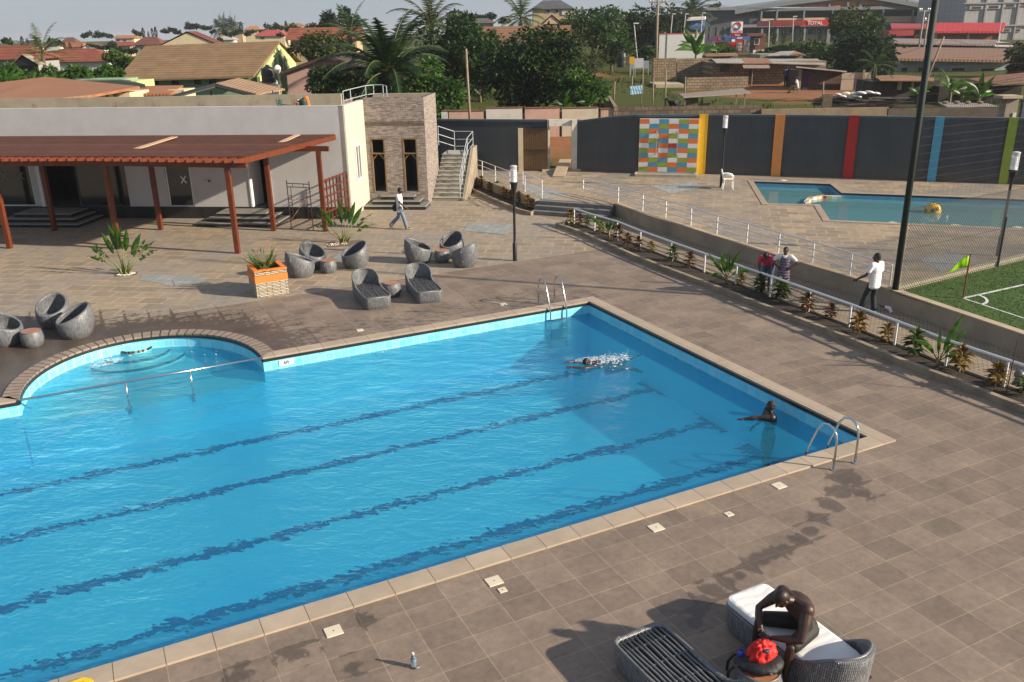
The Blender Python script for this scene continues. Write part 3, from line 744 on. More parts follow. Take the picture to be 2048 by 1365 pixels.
# parapet at the rear of the roof terrace with rusty starter bars
a=at(-30,207,44.6); c_=at(681,188,44.0)
m=MB(); e=(c_-a); m.prism([a.xy-Vector((20,-.5)),c_.xy,c_.xy+Bv*.2,a.xy+Bv*.2-Vector((20,-.5))],3.6,4.82); m.build('roof_parapet',M('parapet_render',(.33,.285,.21),.9,.15,1,.2,20,dirt=(.22,.19,.14),ds=1.2),root)
RUST=M('rust_bar',(.16,.10,.06),.8,.3,10)
for px in (70,232,310,403,586):
    m=MB()
    for k in range(7):
        p=at(px+rnd.uniform(-6,6),212,43.4+rnd.uniform(-.2,.2)); m.tube([(p.x,p.y,3.8),(p.x+rnd.uniform(-.04,.04),p.y,4.25),(p.x+rnd.uniform(-.1,.1),p.y,4.45+rnd.uniform(0,.25))],.012,5)
    m.build('starter_bars',RUST,root)
# rail on roof
def rail(root,pts,h,levels,rp=.025,rr=.02,mat=None,every=1,name_post='post',name_rail='rail',closed=False):
    for p in pts[::every]:
        m=MB(); m.tube([(p.x,p.y,p.z),(p.x,p.y,p.z+h)],rp,8); m.build(name_post,mat,root)
    for lv in levels:
        m=MB(); m.tube([(p.x,p.y,p.z+lv) for p in pts],rr,8); m.build(name_rail,mat,root)
GREYR=M('grey_rail',(.36,.39,.40),.45,.05)
ra=T('roof_railing','grey two bar railing round the stair opening on the clubhouse roof','railing',at(730,200,42))
rail(ra,[Vector((*at(px,180,Y).xy,3.82)) for px,Y in ((685,38.2),(700,39.5),(731,42),(747,42.6),(766,42.6),(773,41.5))],at(731,172,42).z-3.82,[at(731,172,42).z-3.82,at(731,190,42).z-3.82],mat=GREYR)
# things left on the roof
cr_=at(566,212,42.0); zr=4.02
def roofthing(px,Y=40.5): p=at(px,212,Y); return Vector((p.x,p.y,3.81))
def stand(base,h):   # low block base so that things show above the parapet
    return base
# steps to the doors
STT=M('slate_tread',(.20,.185,.165),.7,.2,3,.1,20); RIS=MATS['black_plinth_tile']; EDG=M('pale_nosing',(.33,.34,.33),.5,.05)
def pyramid(name,label,s0,s1,depth,n,hz,FPf,rightonly=False):
    rt=T(name,label,'steps',FPf((s0+s1)/2,depth))
    for k in range(n):
        q=.33*k; z0=hz/n*k; z1=hz/n*(k+1); z0=-.03 if k==0 else z0+.001
        a0=s0+q; a1=s1-q; t1=depth-q
        m=MB(); c1=[FPf(a0,0.035),FPf(a1,0.035),FPf(a1,t1),FPf(a0,t1)]; m.prism([p.xy for p in c1],z0,z1-.03)
        o=m.build('riser',RIS,rt)
        m=MB(); c1=[FPf(a0+.012,0.036),FPf(a1-.012,0.036),FPf(a1-.012,t1-.012),FPf(a0+.012,t1-.012)]; m.prism([p.xy for p in c1],z1-.03,z1); m.build('tread',STT,rt)
        m=MB(); w=.018
        for A,B in ((FPf(a0,t1),FPf(a1,t1)),(FPf(a1,t1),FPf(a1,.05))): m.bar((A.x,A.y,z1-.013),(B.x,B.y,z1-.013),.03,.03)
        m.build('nosing',EDG,rt)
    return rt
pyramid('entrance_steps','dark tiled entrance steps under the pergola below the wide shop window',-15.3,-11.35,2.05,3,.46,FP)
pyramid('entrance_steps','dark tiled entrance steps leading to the white door left of the scaffold',-6.25,-2.75,1.75,3,.46,FP)
def TPz(s,t,z=0): p=TP(s,t); return Vector((p.x,p.y,z))
pyramid('entrance_steps','dark tiled steps before the two doorways in stone cladding',-.002,W_+.1,1.2,3,.5,TPz)
# ---- concrete stair on the tower's right side
st=T('concrete_stairs','grey concrete outdoor staircase climbing along the stone clad end','stairs',(K3.x+.8,K3.y,0))
s0=K3+Dv*.03+Bv*1.0; SW=1.42; NR=11; rz_=.165; tr=.29
GST=M('stair_concrete',(.30,.265,.205),.85,.15,2,.15,25)
m=MB()
def ST(s,b): p=s0+Dv*s+Bv*b; return p
for k in range(NR):
    m.prism([ST(0,k*tr),ST(SW,k*tr),ST(SW,NR*tr+1.3),ST(0,NR*tr+1.3)],rz_*k-.02,rz_*(k+1)-.035)
m.build('flight',GST,st)
m=MB()
for k in range(NR):
    m.prism([ST(0,k*tr-.02),ST(SW,k*tr-.02),ST(SW,k*tr+tr if k<NR-1 else NR*tr+1.3),ST(0,k*tr+tr if k<NR-1 else NR*tr+1.3)],rz_*(k+1)-.034,rz_*(k+1))
m.build('treads',M('stair_tread',(.36,.36,.33),.7,.1),st)
m=MB(); zt=NR*rz_
w=.14; P=lambda b,z:(ST(SW,b),z)
q0,q1=ST(SW+.003,-.05),ST(SW+.003,NR*tr); q2,q3=ST(SW+w,NR*tr),ST(SW+w,-.05); m.prism([q0,q1,q2,q3],[-.05]*4,[.12,zt+.25,zt+.25,.12])
q0,q1,q2,q3=ST(SW+.003,NR*tr+.001),ST(SW+.003,NR*tr+1.3),ST(SW+w,NR*tr+1.3),ST(SW+w,NR*tr+.001); m.prism([q0,q1,q2,q3],-.05,zt+.25)
m.build('side_wall',CONC,st)
hr=T('stair_handrail','grey three bar handrail running up the concrete outdoor staircase','railing',(*ST(SW,0),0))
pts=[]
for k in (0,3,6,9.5): 
    p=ST(SW-.12,k*tr+.1); pts.append(Vector((p.x,p.y,rz_*(int(k)+1))))
p=ST(SW-.05,NR*tr+1.2); pts.append(Vector((p.x,p.y,zt)))
for p in pts: 
    m=MB(); m.tube([p,p+Vector((0,0,.95))],.024,8); m.build('post',GREYR,hr)
for lv in (.95,.62,.3):
    m=MB(); m.tube([p+Vector((0,0,lv)) for p in pts],.02,8); m.build('rail',GREYR,hr)
pts2=[Vector((*ST(SW-.05,NR*tr+1.2),zt)),Vector((*ST(.4,NR*tr+1.25),zt)),Vector((*ST(-.3,NR*tr+.5),zt+.35))]
for p in pts2[1:]:
    m=MB(); m.tube([p,p+Vector((0,0,.95))],.024,8); m.build('post',GREYR,hr)
for lv in (.95,.55,.2):
    m=MB(); m.tube([p+Vector((0,0,lv)) for p in pts2],.02,8); m.build('rail',GREYR,hr)
# ---- pergola
WOOD=NT('stained_timber'); v=WOOD.coord(scale=(1,1,.3)); c=WOOD.ramp(WOOD.noise(v,7,5,.7),[(.3,(.095,.020,.008)),(.7,(.165,.040,.014))]); WOOD.col(c); WOOD.set(rough=.45,spec=.4); WOOD.bump(WOOD.noise(v,40,3),.15,.01); WOOD=WOOD.m
WOODT=NT('weathered_slats'); v=WOODT.coord(rot=(0,0,-BA),scale=(.25,1,1)); c=WOODT.ramp(WOODT.noise(v,6,5,.7),[(.3,(.085,.028,.015)),(.7,(.19,.065,.032))]); oi=WOODT.N('ObjectInfo'); c=WOODT.mix(1.0,c,WOODT.ramp(oi.outputs['Random'],[(0,.5),(1,1.35)]),'MULTIPLY'); WOODT.col(c); WOODT.set(rough=.6); WOODT=WOODT.m
pg=T('pergola','long red-brown timber pergola on square posts along the clubhouse front','pergola',(-15,33,0))
zf,zb=3.32,3.46
cols=[(-24.2,33.2),(-19.36,32.64),(-14.97,32.25),(-10.11,31.18),(-23.9,36.2),(-19.14,35.72),(-14.62,35.55),(-9.74,34.97),(-7.56,34.7)]
for i,(x,y) in enumerate(cols):
    m=MB(); z=zf-.14 if i<4 else zf-.06; m.box((x,y,z/2),(.17,.17,z),rz=BA); m.build('post',WOOD,pg)
    m=MB(); m.prism([(x-.45,y+.05-.0),(x+.45,y-.05),(x+.45,y+.05),(x-.45,y+.15)],z-.0,z+.0 if False else z+.005) if False else None
def beam(P,z):
    m=MB()
    for a,b_ in zip(P,P[1:]): m.bar((a[0],a[1],z-.09),(b_[0],b_[1],z-.09),.12,.2)
    m.build('beam',WOOD,pg)
fx=Vector((cols[3][0]-cols[1][0],cols[3][1]-cols[1][1])).normalized()
fl_=[Vector(cols[0])-fx*2]+[Vector(c) for c in cols[1:4]]+[Vector(cols[3])+fx*.75]
beam(fl_,zf+.02)
beam([Vector(cols[4])-fx*2]+[Vector(c) for c in cols[5:9]]+[Vector(cols[8])+fx*.45],zf+.1)
def frontpt(u): # u metres left of right end along front beam
    L=fl_[::-1]; 
    for a,b_ in zip(L,L[1:]):
        l=(b_-a).length
        if u<=l: return a+(b_-a)*(u/l)
        u-=l
    return L[-1]
endb=at(669,262,36.95)
RL=15.6; nraf=44
def backpt(u): return Vector((endb.x,endb.y))-Dv*u*1.03-Bv*.0
for i in range(nraf):
    u=RL*i/(nraf-1); f=frontpt(u); b_=backpt(u); dr=(f-b_).normalized()
    if i==0: f=f; 
    tip=f+dr*.75
    m=MB(); z0_,z1_=zf+.10,zb+.04
    m.bar((b_.x,b_.y,z1_),(f.x,f.y,z0_),.07,.2)
    # tapered tail
    sx_=Vector((-dr.y,dr.x))*.04
    A=f-dr*.002; 
    m.add([(A.x+sx_.x,A.y+sx_.y,z0_+.1),(A.x-sx_.x,A.y-sx_.y,z0_+.1),(A.x+sx_.x,A.y+sx_.y,z0_-.1),(A.x-sx_.x,A.y-sx_.y,z0_-.1),
      (tip.x+sx_.x,tip.y+sx_.y,z0_+.09),(tip.x-sx_.x,tip.y-sx_.y,z0_+.09),(tip.x+sx_.x,tip.y+sx_.y,z0_+.0),(tip.x-sx_.x,tip.y-sx_.y,z0_+.0)],
      [(0,1,5,4),(2,6,7,3),(4,5,7,6),(0,4,6,2),(1,3,7,5)])
    m.build('rafter',WOOD,pg)
NS=46
for i in range(NS):
    t_=(i+.3)/NS
    a=frontpt(0).lerp(backpt(0),t_); b_=frontpt(RL).lerp(backpt(RL),t_); z=lerp(zf+.10,zb+.04,t_)+.10+.022
    m=MB(); m.bar((a.x+.05,a.y,z),(b_.x,b_.y,z),.075,.035)
    m.build('slat',WOODT,pg)
for i in (3,5,7):   # short tails beyond the end rafter over the rear beam
    c_=Vector(cols[8])-fx*(.2+.33*i*.75); 
    m=MB(); p=c_-Bv*.55; q=c_+Bv*1.6; m.bar((p.x,p.y,zf+.17),(q.x,q.y,zf+.2),.05,.12); m.build('rafter',WOOD,pg)
m=MB(); a=at(270,279,33.6); b_=at(347,262,36.3); zz=zf+.29
pl=T('loose_plank','pale bare plank lying across the pergola slats','plank',(a.x,a.y,zz)); m.bar((a.x,a.y,zz-.03),(b_.x,b_.y,zz+.1),.28,.03); m.build('board',M('bare_plank',(.52,.36,.22),.8,.1),pl)
m=MB(); a=at(556,267,34.6); b_=at(594,258,36.3)
pl=T('loose_plank','second pale plank near the right end of the pergola roof','plank',(a.x,a.y,zz)); m.bar((a.x,a.y,zz-.03),(b_.x,b_.y,zz+.1),.24,.03); m.build('board',MATS['bare_plank'],pl)
lt=T('timber_lattice','red-brown timber lattice screen between the end pergola post and the clubhouse','lattice',(-7.4,35.8,0))
a=Vector(cols[8])+Vector((.03,.12)); b_=K-Bv*.08-Dv*.05
for i in range(8):
    p=a.lerp(b_,i/7); m=MB(); m.box((p.x,p.y,1.2),(.045,.045,1.75),rz=BA); m.build('upright',WOOD,lt)
for k in range(6):
    z=.4+k*.325; m=MB(); m.bar((a.x,a.y,z),(b_.x,b_.y,z),.04,.05); m.build('crossbar',WOOD,lt)
# scaffold frames
SCM=M('scaffold_paint',(.20,.10,.08),.6,.35,12)
SCY=M('scaffold_yellow',(.24,.19,.10),.6,.4,10)
def scaffold(label,p0,p1,h,mat):
    rt=T('scaffold',label,'scaffold',(*((p0+p1)/2).xy,0))
    for p,s in ((p0,1),(p1,-1)):
        m=MB(); m.tube([(p.x,p.y,0),(p.x,p.y,h)],.02,8); m.build('standard',mat,rt)
        q=p.lerp(p1 if s>0 else p0,.16); m=MB(); m.tube([(q.x,q.y,.45),(q.x,q.y,h-.26)],.014,6)
        for k in range(4): z=.5+k*.3; m.tube([(p.x,p.y,z),(q.x,q.y,z)],.012,6)
        m.build('ladder_rung',mat,rt)
    m=MB()
    for z in (h-.12,h-.26): m.tube([(p0.x,p0.y,z),(p1.x,p1.y,z)],.017,6)
    for f_ in (.25,.75): q=p0.lerp(p1,f_); m.tube([(q.x,q.y,h-.26),(q.x,q.y,h-.12)],.012,6)
    m.build('top_bar',mat,rt)
    return rt
pa,pb=gp(583,459),gp(627,462); scaffold('rusty reddish scaffold frame standing nearer the pergola post',pa,pb,at(576,361,pa.y).z,SCM)
qa,qb=gp(632,436),gp(675,437); scaffold('muddy yellowish scaffold frame behind, by the clubhouse wall',qa,qb,at(624,344,qa.y).z,SCY)
for l,a,b_ in (('rusty scaffold brace rising from left frame to right',(pa+Vector((0,0,.35))),(qa+Vector((0,0,1.3)))),('rusty scaffold brace sloping down to the rear frame',(pa+Vector((0,0,1.25))),(qb+Vector((0,0,.8))))):
    m=MB(); m.tube([a,b_],.014,6); tag(recenter(m.build('scaffold_brace',SCM)),l,'brace')
# roof clutter: green chair back, clay pot, green can with orange cloth
GC=M('green_metal',(.02,.07,.05),.5,.2)
rc=T('roof_chair','dark green slatted chair on the clubhouse roof','chair',(*at(572,205,38.6).xy,3.8)); p=at(572,205,38.6); z=at(572,206,38.6).z
m=MB(); m.box((p.x,p.y,(3.8+4.5)/2),(.5,.5,.06)); m.build('seat',GC,rc)
m=MB()
for i in range(6): m.box((p.x-.25,p.y+.0,4.42+i*.1),(.06,.5,.07),ry=-.2)
for q in (-.25,.25): m.bar((p.x-.2,p.y+q,4.15),(p.x-.36,p.y+q,5.02),.03,.03)
m.build('backrest',GC,rc)
for q in (-.25,.25):
    m=MB(); m.tube([(p.x-.25,p.y+q,4.75),(p.x+.15,p.y+q,4.68),(p.x+.25,p.y+q,4.5),(p.x+.25,p.y+q,3.8)],.02,6); m.build('armrest',GC,rc)
    m=MB(); m.tube([(p.x-.22,p.y+q,4.2),(p.x-.22,p.y+q,3.8)],.02,6); m.build('leg',GC,rc)
p=at(597,209,38.4); rt=T('stacked_pot','small clay coloured pot on a stand on the clubhouse roof','pot',(p.x,p.y,3.8)); m=MB(); m.lathe([(.12,3.8),(.12,4.5),(.1,4.62),(.12,4.78),(.14,4.84),(.10,4.86)],(p.x,p.y,0),12); m.build('pot_body',M('clay',(.42,.28,.17),.8),rt); m=MB(); m.lathe([(.05,4.861),(.09,4.92),(.03,4.98)],(p.x,p.y,0),10); m.build('lid',MATS['clay'],rt)
p=at(607,207,38.4); rt=T('green_canister','dark green canister beside the orange cushion on the roof','canister',(p.x,p.y,3.8)); m=MB(); m.lathe([(.16,3.8),(.17,4.9),(.13,4.98)],(p.x,p.y,0),12); m.build('drum',M('canister_green',(.01,.05,.03),.5),rt); m=MB(); m.lathe([(.06,4.981),(.06,5.02),(.02,5.03)],(p.x,p.y,0),10); m.build('cap',M('canister_cap',(.01,.02,.015),.5),rt)
p=at(615,207,38.5); m=MB(); 
for i in range(5): m.ell((p.x-.05+.03*i,p.y,4.98-.16*i),(.13,.09,.13))
oc=tag(meshobj('orange_cushion',remesh(m,.02),M('orange_cloth',(.60,.17,.04),.9)),'orange cushion draped over the green canister on the roof','cushion')
# ---- boundary wall
GW=NT('charcoal_wall_paint'); _v=GW.coord(); _c=GW.ramp(GW.noise(_v,.7,5,.65),[(.3,(.033,.041,.048)),(.7,(.050,.060,.068))])
_st=GW.noise(GW.coord(scale=(3.2,3.2,.16)),1.6,5,.7); _c=GW.mix(GW.math('MULTIPLY',GW.ramp(_st,[(.48,0),(.72,1)]),.38),_c,(.075,.080,.082))
_sx=GW.N('SeparateXYZ'); GW.L(_v,_sx.inputs[0]); _b=GW.math('MULTIPLY',GW.math('SUBTRACT',1.15,GW.math('ADD',_sx.outputs[2],GW.math('MULTIPLY',GW.noise(_v,2.2,5,.7),.9))),1.6,clamp=True)
GW.col(GW.mix(GW.math('MULTIPLY',_b,.5),_c,(.13,.105,.08))); GW.set(rough=.6); GW.bump(GW.noise(_v,50,3),.15,.02); GW=GW.m
GWC=M('wall_coping_paint',(.06,.085,.095),.6,.1)
hz=[(-9,3.15),(0,3.15),(3.79,3.15),(3.8,3.12),(5.2,3.33),(6.57,3.47),(40,3.52)]
bw=T('boundary_wall','tall charcoal boundary wall with coloured vertical stripes round the terrace','wall',(10,44.6,ZU))
def wallseg(x0,x1): 
    pts=[]
    xs=[x0]+[p.x for p in WALLP if x0<p.x<x1]+([4.5,5.2,5.9] if x0<4.5<x1 else [])+[x1]; xs.sort()
    for x in xs: pts.append(Vector((x,interp(x,[(p.x,p.y) for p in WALLP]))))
    return pts
def extr(m,pts,d0,d1,zb_,ztf):
    A=offset_line(pts,d0); B=offset_line(pts,d1)
    for i in range(len(pts)-1):
        z0,z1=ztf(pts[i].x),ztf(pts[i+1].x); e=[zb_]*4 if not callable(zb_) else [zb_(pts[i].x),zb_(pts[i+1].x)]*1+[zb_(pts[i+1].x),zb_(pts[i].x)]
        m.prism([A[i],A[i+1],B[i+1],B[i]],e,[z0,z1,z1,z0])
zt=lambda x: interp(x,hz)
GX0=at(1095,300,46.6).x; GX1=at(1154,300,46.3).x
for a_,b_ in ((-9,GX0-.02),(GX1,40)):
    m=MB(); extr(m,wallseg(a_,b_),0,.22,.3,lambda x:zt(x)-.1); m.build('wall_panel',GW,bw)
for a_,b_ in ((-9,GX0-.02),(GX1,40)):
    m=MB(); extr(m,wallseg(a_,b_),-.05,.27,lambda x:zt(x)-.0999,zt); m.build('coping',GWC,bw)
for nm,px0,px1,col in (('yellow',1398,1415,(.75,.42,.005)),('pale orange',1542,1560,(.78,.29,.07)),('red',1675,1693,(.42,.012,.008)),('light blue',1823,1838,(.07,.33,.48)),('lime green',1945,1960,(.25,.34,.03)),('orange',2045,2064,(.75,.25,.02))):
    x0=gp(px0,352,ZU).x; x1=gp(px1,352,ZU).x; m=MB(); extr(m,wallseg(x0,x1),-.13,-.052,ZU-.02,lambda x:zt(x)+.02); m.build('pilaster',M('stripe_'+nm.replace(' ','_'),col,.6,.06),bw,label=nm+' painted pilaster')
# gate opening with whitewashed surround, brown leaf, post, plank
ga=T('gate_surround','whitewashed concrete surround of the gateway in the charcoal wall','gateway',(*Vector((GX1,46.4)),ZU))
WW=M('whitewash',(.55,.52,.46),.85,.12,2,.2,30,dirt=(.35,.3,.24),ds=1.5)
m=MB(); x0=GX0; x1=GX1; yy=lambda x: interp(x,[(p.x,p.y) for p in WALLP])
ztop=at(1120,240,46.5).z
m.box(((x1-.14),yy(x1)+.1,(ztop+.3)/2),(.28,.3,ztop-.3)); m.build('right_jamb',WW,ga)
m=MB(); m.box((x0+.06,yy(x0)+.1,(ztop+.3)/2),(.14,.3,ztop-.3)); m.build('left_jamb',WW,ga)
m=MB(); m.box(((x0+x1)/2-.1,yy((x0+x1)/2)+.1,ztop-.15),(x1-x0-.14-.21,.28,.34)); m.build('lintel',WW,ga)
m=MB(); m.box(((x0+x1)/2-.05,yy((x0+x1)/2)-.05,ZU+.05),(x1-x0+.5,.5,.1)); m.build('threshold',CONCL,ga)
GT=NT('gate_sheet'); v=GT.coord(); wv=GT.N('TexWave',wave_type='BANDS',bands_direction='X'); wv.inputs['Scale'].default_value=3.2; wv.inputs['Distortion'].default_value=0; GT.L(v,wv.inputs['Vector'])
GT.col(GT.mix(GT.math('GREATER_THAN',wv.outputs['Fac'],.85),GT.ramp(GT.noise(v,2,5),[(.3,(.10,.055,.018)),(.7,(.16,.085,.03))]),(.05,.03,.012))); GT.set(rough=.6); GT.bump(wv.outputs['Fac'],.4,.02)
gl=T('metal_gate','brown sheet metal gate leaf folded back against the charcoal wall','gate',(*gp(1070,342,ZU).xy,ZU))
a=gp(1047,342,ZU); b_=gp(1096,343,ZU); zt1=at(1047,257,a.y).z
m=MB(); m.bar((a.x,a.y,(ZU+.05+zt1)/2),(b_.x,b_.y,(ZU+.05+zt1)/2),.05,zt1-ZU-.05); m.build('leaf',GT.m,gl)
m=MB(); zc=(ZU+zt1)/2
for z in (ZU+.06,zc,zt1-.02): m.bar((a.x,a.y-.05,z),(b_.x,b_.y-.05,z),.04,.05)
m.build('frame',M('gate_frame',(.05,.03,.015),.5),gl)
a=gp(1042,343,ZU); po=T('gate_post','pale concrete gate post at the hinge side of brown gate','post',(a.x,a.y,ZU)); z1=at(1041,257,a.y).z
m=MB(); m.box((a.x,a.y,(ZU+z1)/2),(.26,.2,z1-ZU)); m.build('shaft',CONCL,po); m=MB(); m.box((a.x+.17,a.y-.06,z1-.5),(.08,.06,.12)); m.build('hinge_plate',M('hinge',(.02,.02,.02),.5),po)
a=gp(1117,355,ZU); b_=gp(1131,322,ZU+.35); m=MB(); m.bar((a.x,a.y,ZU+.03),(b_.x,b_.y,ZU+.42),.62,.05); tag(recenter(m.build('plank_ramp',M('ramp_board',(.40,.31,.20),.8,.15))),'wooden plank ramp leaning up to the gateway sill','plank')
# small rubble column by the wall near the stairs
a=gp(972,335,ZU); rt=T('masonry_stub','short flat topped stone column near the staircase landing','column',(a.x,a.y,ZU)); m=MB()
for k in range(4): m.box((a.x+rnd.uniform(-.03,.03),a.y,ZU+.1+.2*k),(.48-.03*k,.4,.197),rz=rnd.uniform(-.1,.1))
m.build('stacked_stones',M('rubble',(.25,.23,.2),.9,.3),rt); m=MB(); m.box((a.x,a.y,ZU+.84),(.62,.5,.07)); m.build('top_slab',CONCL,rt)
# shower wall of coloured tiles
sh=T('shower_wall','free standing shower wall of orange white blue and green tiles','shower',(*gp(1334,349,ZU).xy,ZU))
pa_,pb_=gp(1276,348,ZU),gp(1392,350,ZU); zt_=at(1278,238,pa_.y).z; zt2=at(1394,239,pb_.y).z; zt_=(zt_+zt2)/2; nrm=Vector(((pb_-pa_).y,-(pb_-pa_).x,0)).normalized()
m=MB(); m.bar((pa_-nrm*.12)+Vector((0,0,(zt_-ZU)/2)),(pb_-nrm*.12)+Vector((0,0,(zt_-ZU)/2)),.2,zt_-ZU); m.build('panel',M('white_tile_body',(.7,.7,.68),.4,.03),sh)
TC={'O':(.78,.19,.03),'W':(.76,.76,.74),'B':(.09,.31,.46),'G':(.30,.37,.04),'R':(.45,.03,.02)}
rows=['OWBWGO','WBGOBW','GOBWOG','BWOGWB','OGBWGO','WBORBW','GOWBOG','BWOGWB','OGBWGO','WBGOBW','GOWBOG']
keys=list(TC); m=MB()
for r_,row in enumerate(rows):
    for c_i,ch in enumerate(row):
        m.cur=keys.index(ch); f0,f1=c_i/6,(c_i+1)/6; zz1=zt_-(zt_-ZU-.12)*r_/11; zz0=zt_-(zt_-ZU-.12)*(r_+1)/11
        A=pa_.lerp(pb_,f0)+nrm*-.015; B=pa_.lerp(pb_,f1)+nrm*-.015; g=.006; dd=(B-A).normalized()*g
        c1=[Vector((p.x,p.y,z)) for p,z in ((A+dd,zz0+g),(B-dd,zz0+g),(B-dd,zz1-g),(A+dd,zz1-g))]
        m.add(c1+[p+nrm*.012 for p in c1],[(4,5,6,7),(0,1,5,4),(1,2,6,5),(2,3,7,6),(3,0,4,7)])
m.build('tiles',[M('tile_'+k,c_,.22,.06) for k,c_ in TC.items()],sh)
for f_,px in ((.30,1308),(.655,1356)):
    p=pa_.lerp(pb_,f_)+nrm*.05; m=MB(); zA=zt_-.62; zB=zt_-1.72
    m.tube([(p.x,p.y,zB),(p.x,p.y,zA)],.016,8); m.build('riser_pipe',ALU,sh)
    for z in (zA,zB): 
        m=MB(); q=Vector((p.x,p.y,z)); m.tube([q-nrm*.06,q+nrm*.08,q+nrm*.1-Vector((0,0,.06))],[.03,.03,.05],8); m.build('shower_head' if z==zA else 'tap',ALU,sh)
m=MB(); o=nrm*.85; A,B=pa_-(pb_-pa_).normalized()*.08,pb_+(pb_-pa_).normalized()*.02
m.bar(A+o+Vector((0,0,.05)),B+o+Vector((0,0,.05)),.12,.14); m.bar(A+nrm*.0+Vector((0,0,.05)),A+o+Vector((0,0,.051)),.1,.12); m.bar(B+nrm*.0+Vector((0,0,.05)),B+o+Vector((0,0,.051)),.1,.12)
m.build('tray_kerb',CONCL,sh)
# ================================================================ FURNITURE AND SMALL THINGS
def wicker():
    t=NT('wicker_weave'); uv=t.N('UVMap'); mp=t.N('Mapping'); mp.inputs['Rotation'].default_value=(0,0,R(90)); t.L(uv.outputs[0],mp.inputs[0])
    b=t.N('TexBrick',offset=.5); b.inputs['Scale'].default_value=1; b.inputs['Brick Width'].default_value=.09; b.inputs['Row Height'].default_value=.024; b.inputs['Mortar Size'].default_value=.0035
    b.inputs['Color1'].default_value=(.15,.16,.17,1); b.inputs['Color2'].default_value=(.29,.30,.315,1); b.inputs['Mortar'].default_value=(.012,.013,.015,1); t.L(mp.outputs[0],b.inputs['Vector'])
    n=t.noise(uv.outputs[0],60,2); t.col(t.mix(.3,b.outputs['Color'],t.ramp(n,[(.3,.3),(.7,.7)]),'OVERLAY')); 
    t.set(rough=t.ramp(t.noise(uv.outputs[0],90,2),[(.35,.16),(.6,.5)]),spec=.7)
    t.bump(t.math('ADD',t.math('MULTIPLY',b.outputs['Fac'],-1.2),t.math('MULTIPLY',n,.5)),.9,.016); return t.m
WICK=wicker()
CANE=M('grey_cane',(.14,.145,.15),.4,.25,12)
TERR=M('terracotta_glass',(.42,.17,.09),.35,.12,3)
INSIDE=M('seat_dark',(.018,.018,.02),.8)
def shell(pts,hts,bulge,th,z_in,lean=None):
    # closed plan outline pts (ccw), rim height per point, outer profile bulge(z/h), inner floor height
    n=len(pts); lev=9; m=MB(); per=[0]
    c=sum((Vector(p) for p in pts),Vector((0,0)))/n
    for i in range(n): per.append(per[-1]+(Vector(pts[(i+1)%n])-Vector(pts[i])).length)
    V=[];U=[]
    ring=n+1
    def put(i,z,k,ins):
        p=Vector(pts[i%n]); d=(p-c); q=c+d*k; 
        if ins: q-=d.normalized()*ins
        if lean: q=q+Vector(lean(i%n,z))
        V.append((q.x,q.y,z)); 
    rows=[]
    for j in range(lev): rows.append([(hts[i%n]*j/(lev-1),bulge(hts[i%n]*j/(lev-1)),0) for i in range(ring)])
    rows.append([(hts[i%n]+.022,bulge(hts[i%n]),th*.5) for i in range(ring)])
    for j in range(lev-1,-1,-1):
        rows.append([(max(z_in,z_in+(hts[i%n]-z_in)*j/(lev-1)),bulge(z_in+(hts[i%n]-z_in)*j/(lev-1)),th) for i in range(ring)])
    for r_,row in enumerate(rows):
        for i in range(ring):
            z,k,ins=row[i]; put(i,z,k,ins); U.append((per[i],z if r_<lev else (z+1.0)))
    fs=[]
    for r_ in range(len(rows)-1):
        for i in range(n): fs.append((r_*ring+i,r_*ring+i+1,(r_+1)*ring+i+1,(r_+1)*ring+i))
    m.add(V,fs,U); return m
def bul(z): 
    return interp(z,[(0,.72),(.1,.87),(.22,.965),(.36,1.0),(.5,.985),(.65,.915),(.85,.76)])
def make_chair(name,label,group):
    r=T(name,label,'wicker chair',(0,0,0),0,group)
    N=44; pts=[];hs=[]
    for i in range(N):
        a=2*PI*i/N; pts.append((.47*math.cos(a),.45*math.sin(a))); k=(1-math.cos(a))/2; hs.append(.44+.41*(k**.9))   # front at +X
    m=shell(pts,hs,bul,.07,.30,lean=lambda i,z:(-.10*max(0,z-.25)*(1-pts[i][0]/.47)*.8,0)); o=m.build('woven_shell',WICK,r,smooth=True,world=False)
    m=MB(); m.lathe([(.001,.29),(.39,.29),(.39,.30)],n=24,close=False); m.build('seat_base',INSIDE,r,world=False)
    m=MB()
    for i in range(9):
        y=-.30+i*.075; l=math.sqrt(.38**2-y*y); m.tube([(-l,y,.325),(l,y,.325)],.017,6)
    for x in (-.2,0.05,.25): m.tube([(x,-.33,.318),(x,.33,.318)],.012,6)
    m.build('seat_slats',CANE,r,world=False); return r
def make_table(name,label,group):
    r=T(name,label,'side table',(0,0,0),0,group)
    prof=[(.20,0),(.25,.06),(.275,.16),(.28,.24),(.265,.34),(.24,.41)]; n=32; V=[];U=[];fs=[]
    for rr,z in prof:
        for i in range(n+1): a=2*PI*i/n; V.append((rr*math.cos(a),rr*math.sin(a),z)); U.append((.27*a,z))
    for j in range(len(prof)-1):
        for i in range(n): fs.append((j*(n+1)+i,j*(n+1)+i+1,(j+1)*(n+1)+i+1,(j+1)*(n+1)+i))
    m=MB(); m.add(V,fs,U); m.build('woven_drum',WICK,r,smooth=True,world=False)
    m=MB(); m.tube([(.235*math.cos(a),.235*math.sin(a),.412) for a in [2*PI*i/28 for i in range(29)]],.016,6); m.build('rim',CANE,r,smooth=True,world=False)
    m=MB(); m.lathe([(.225,.395),(.225,.42)],n=28); m.build('table_top',TERR,r,world=False); return r
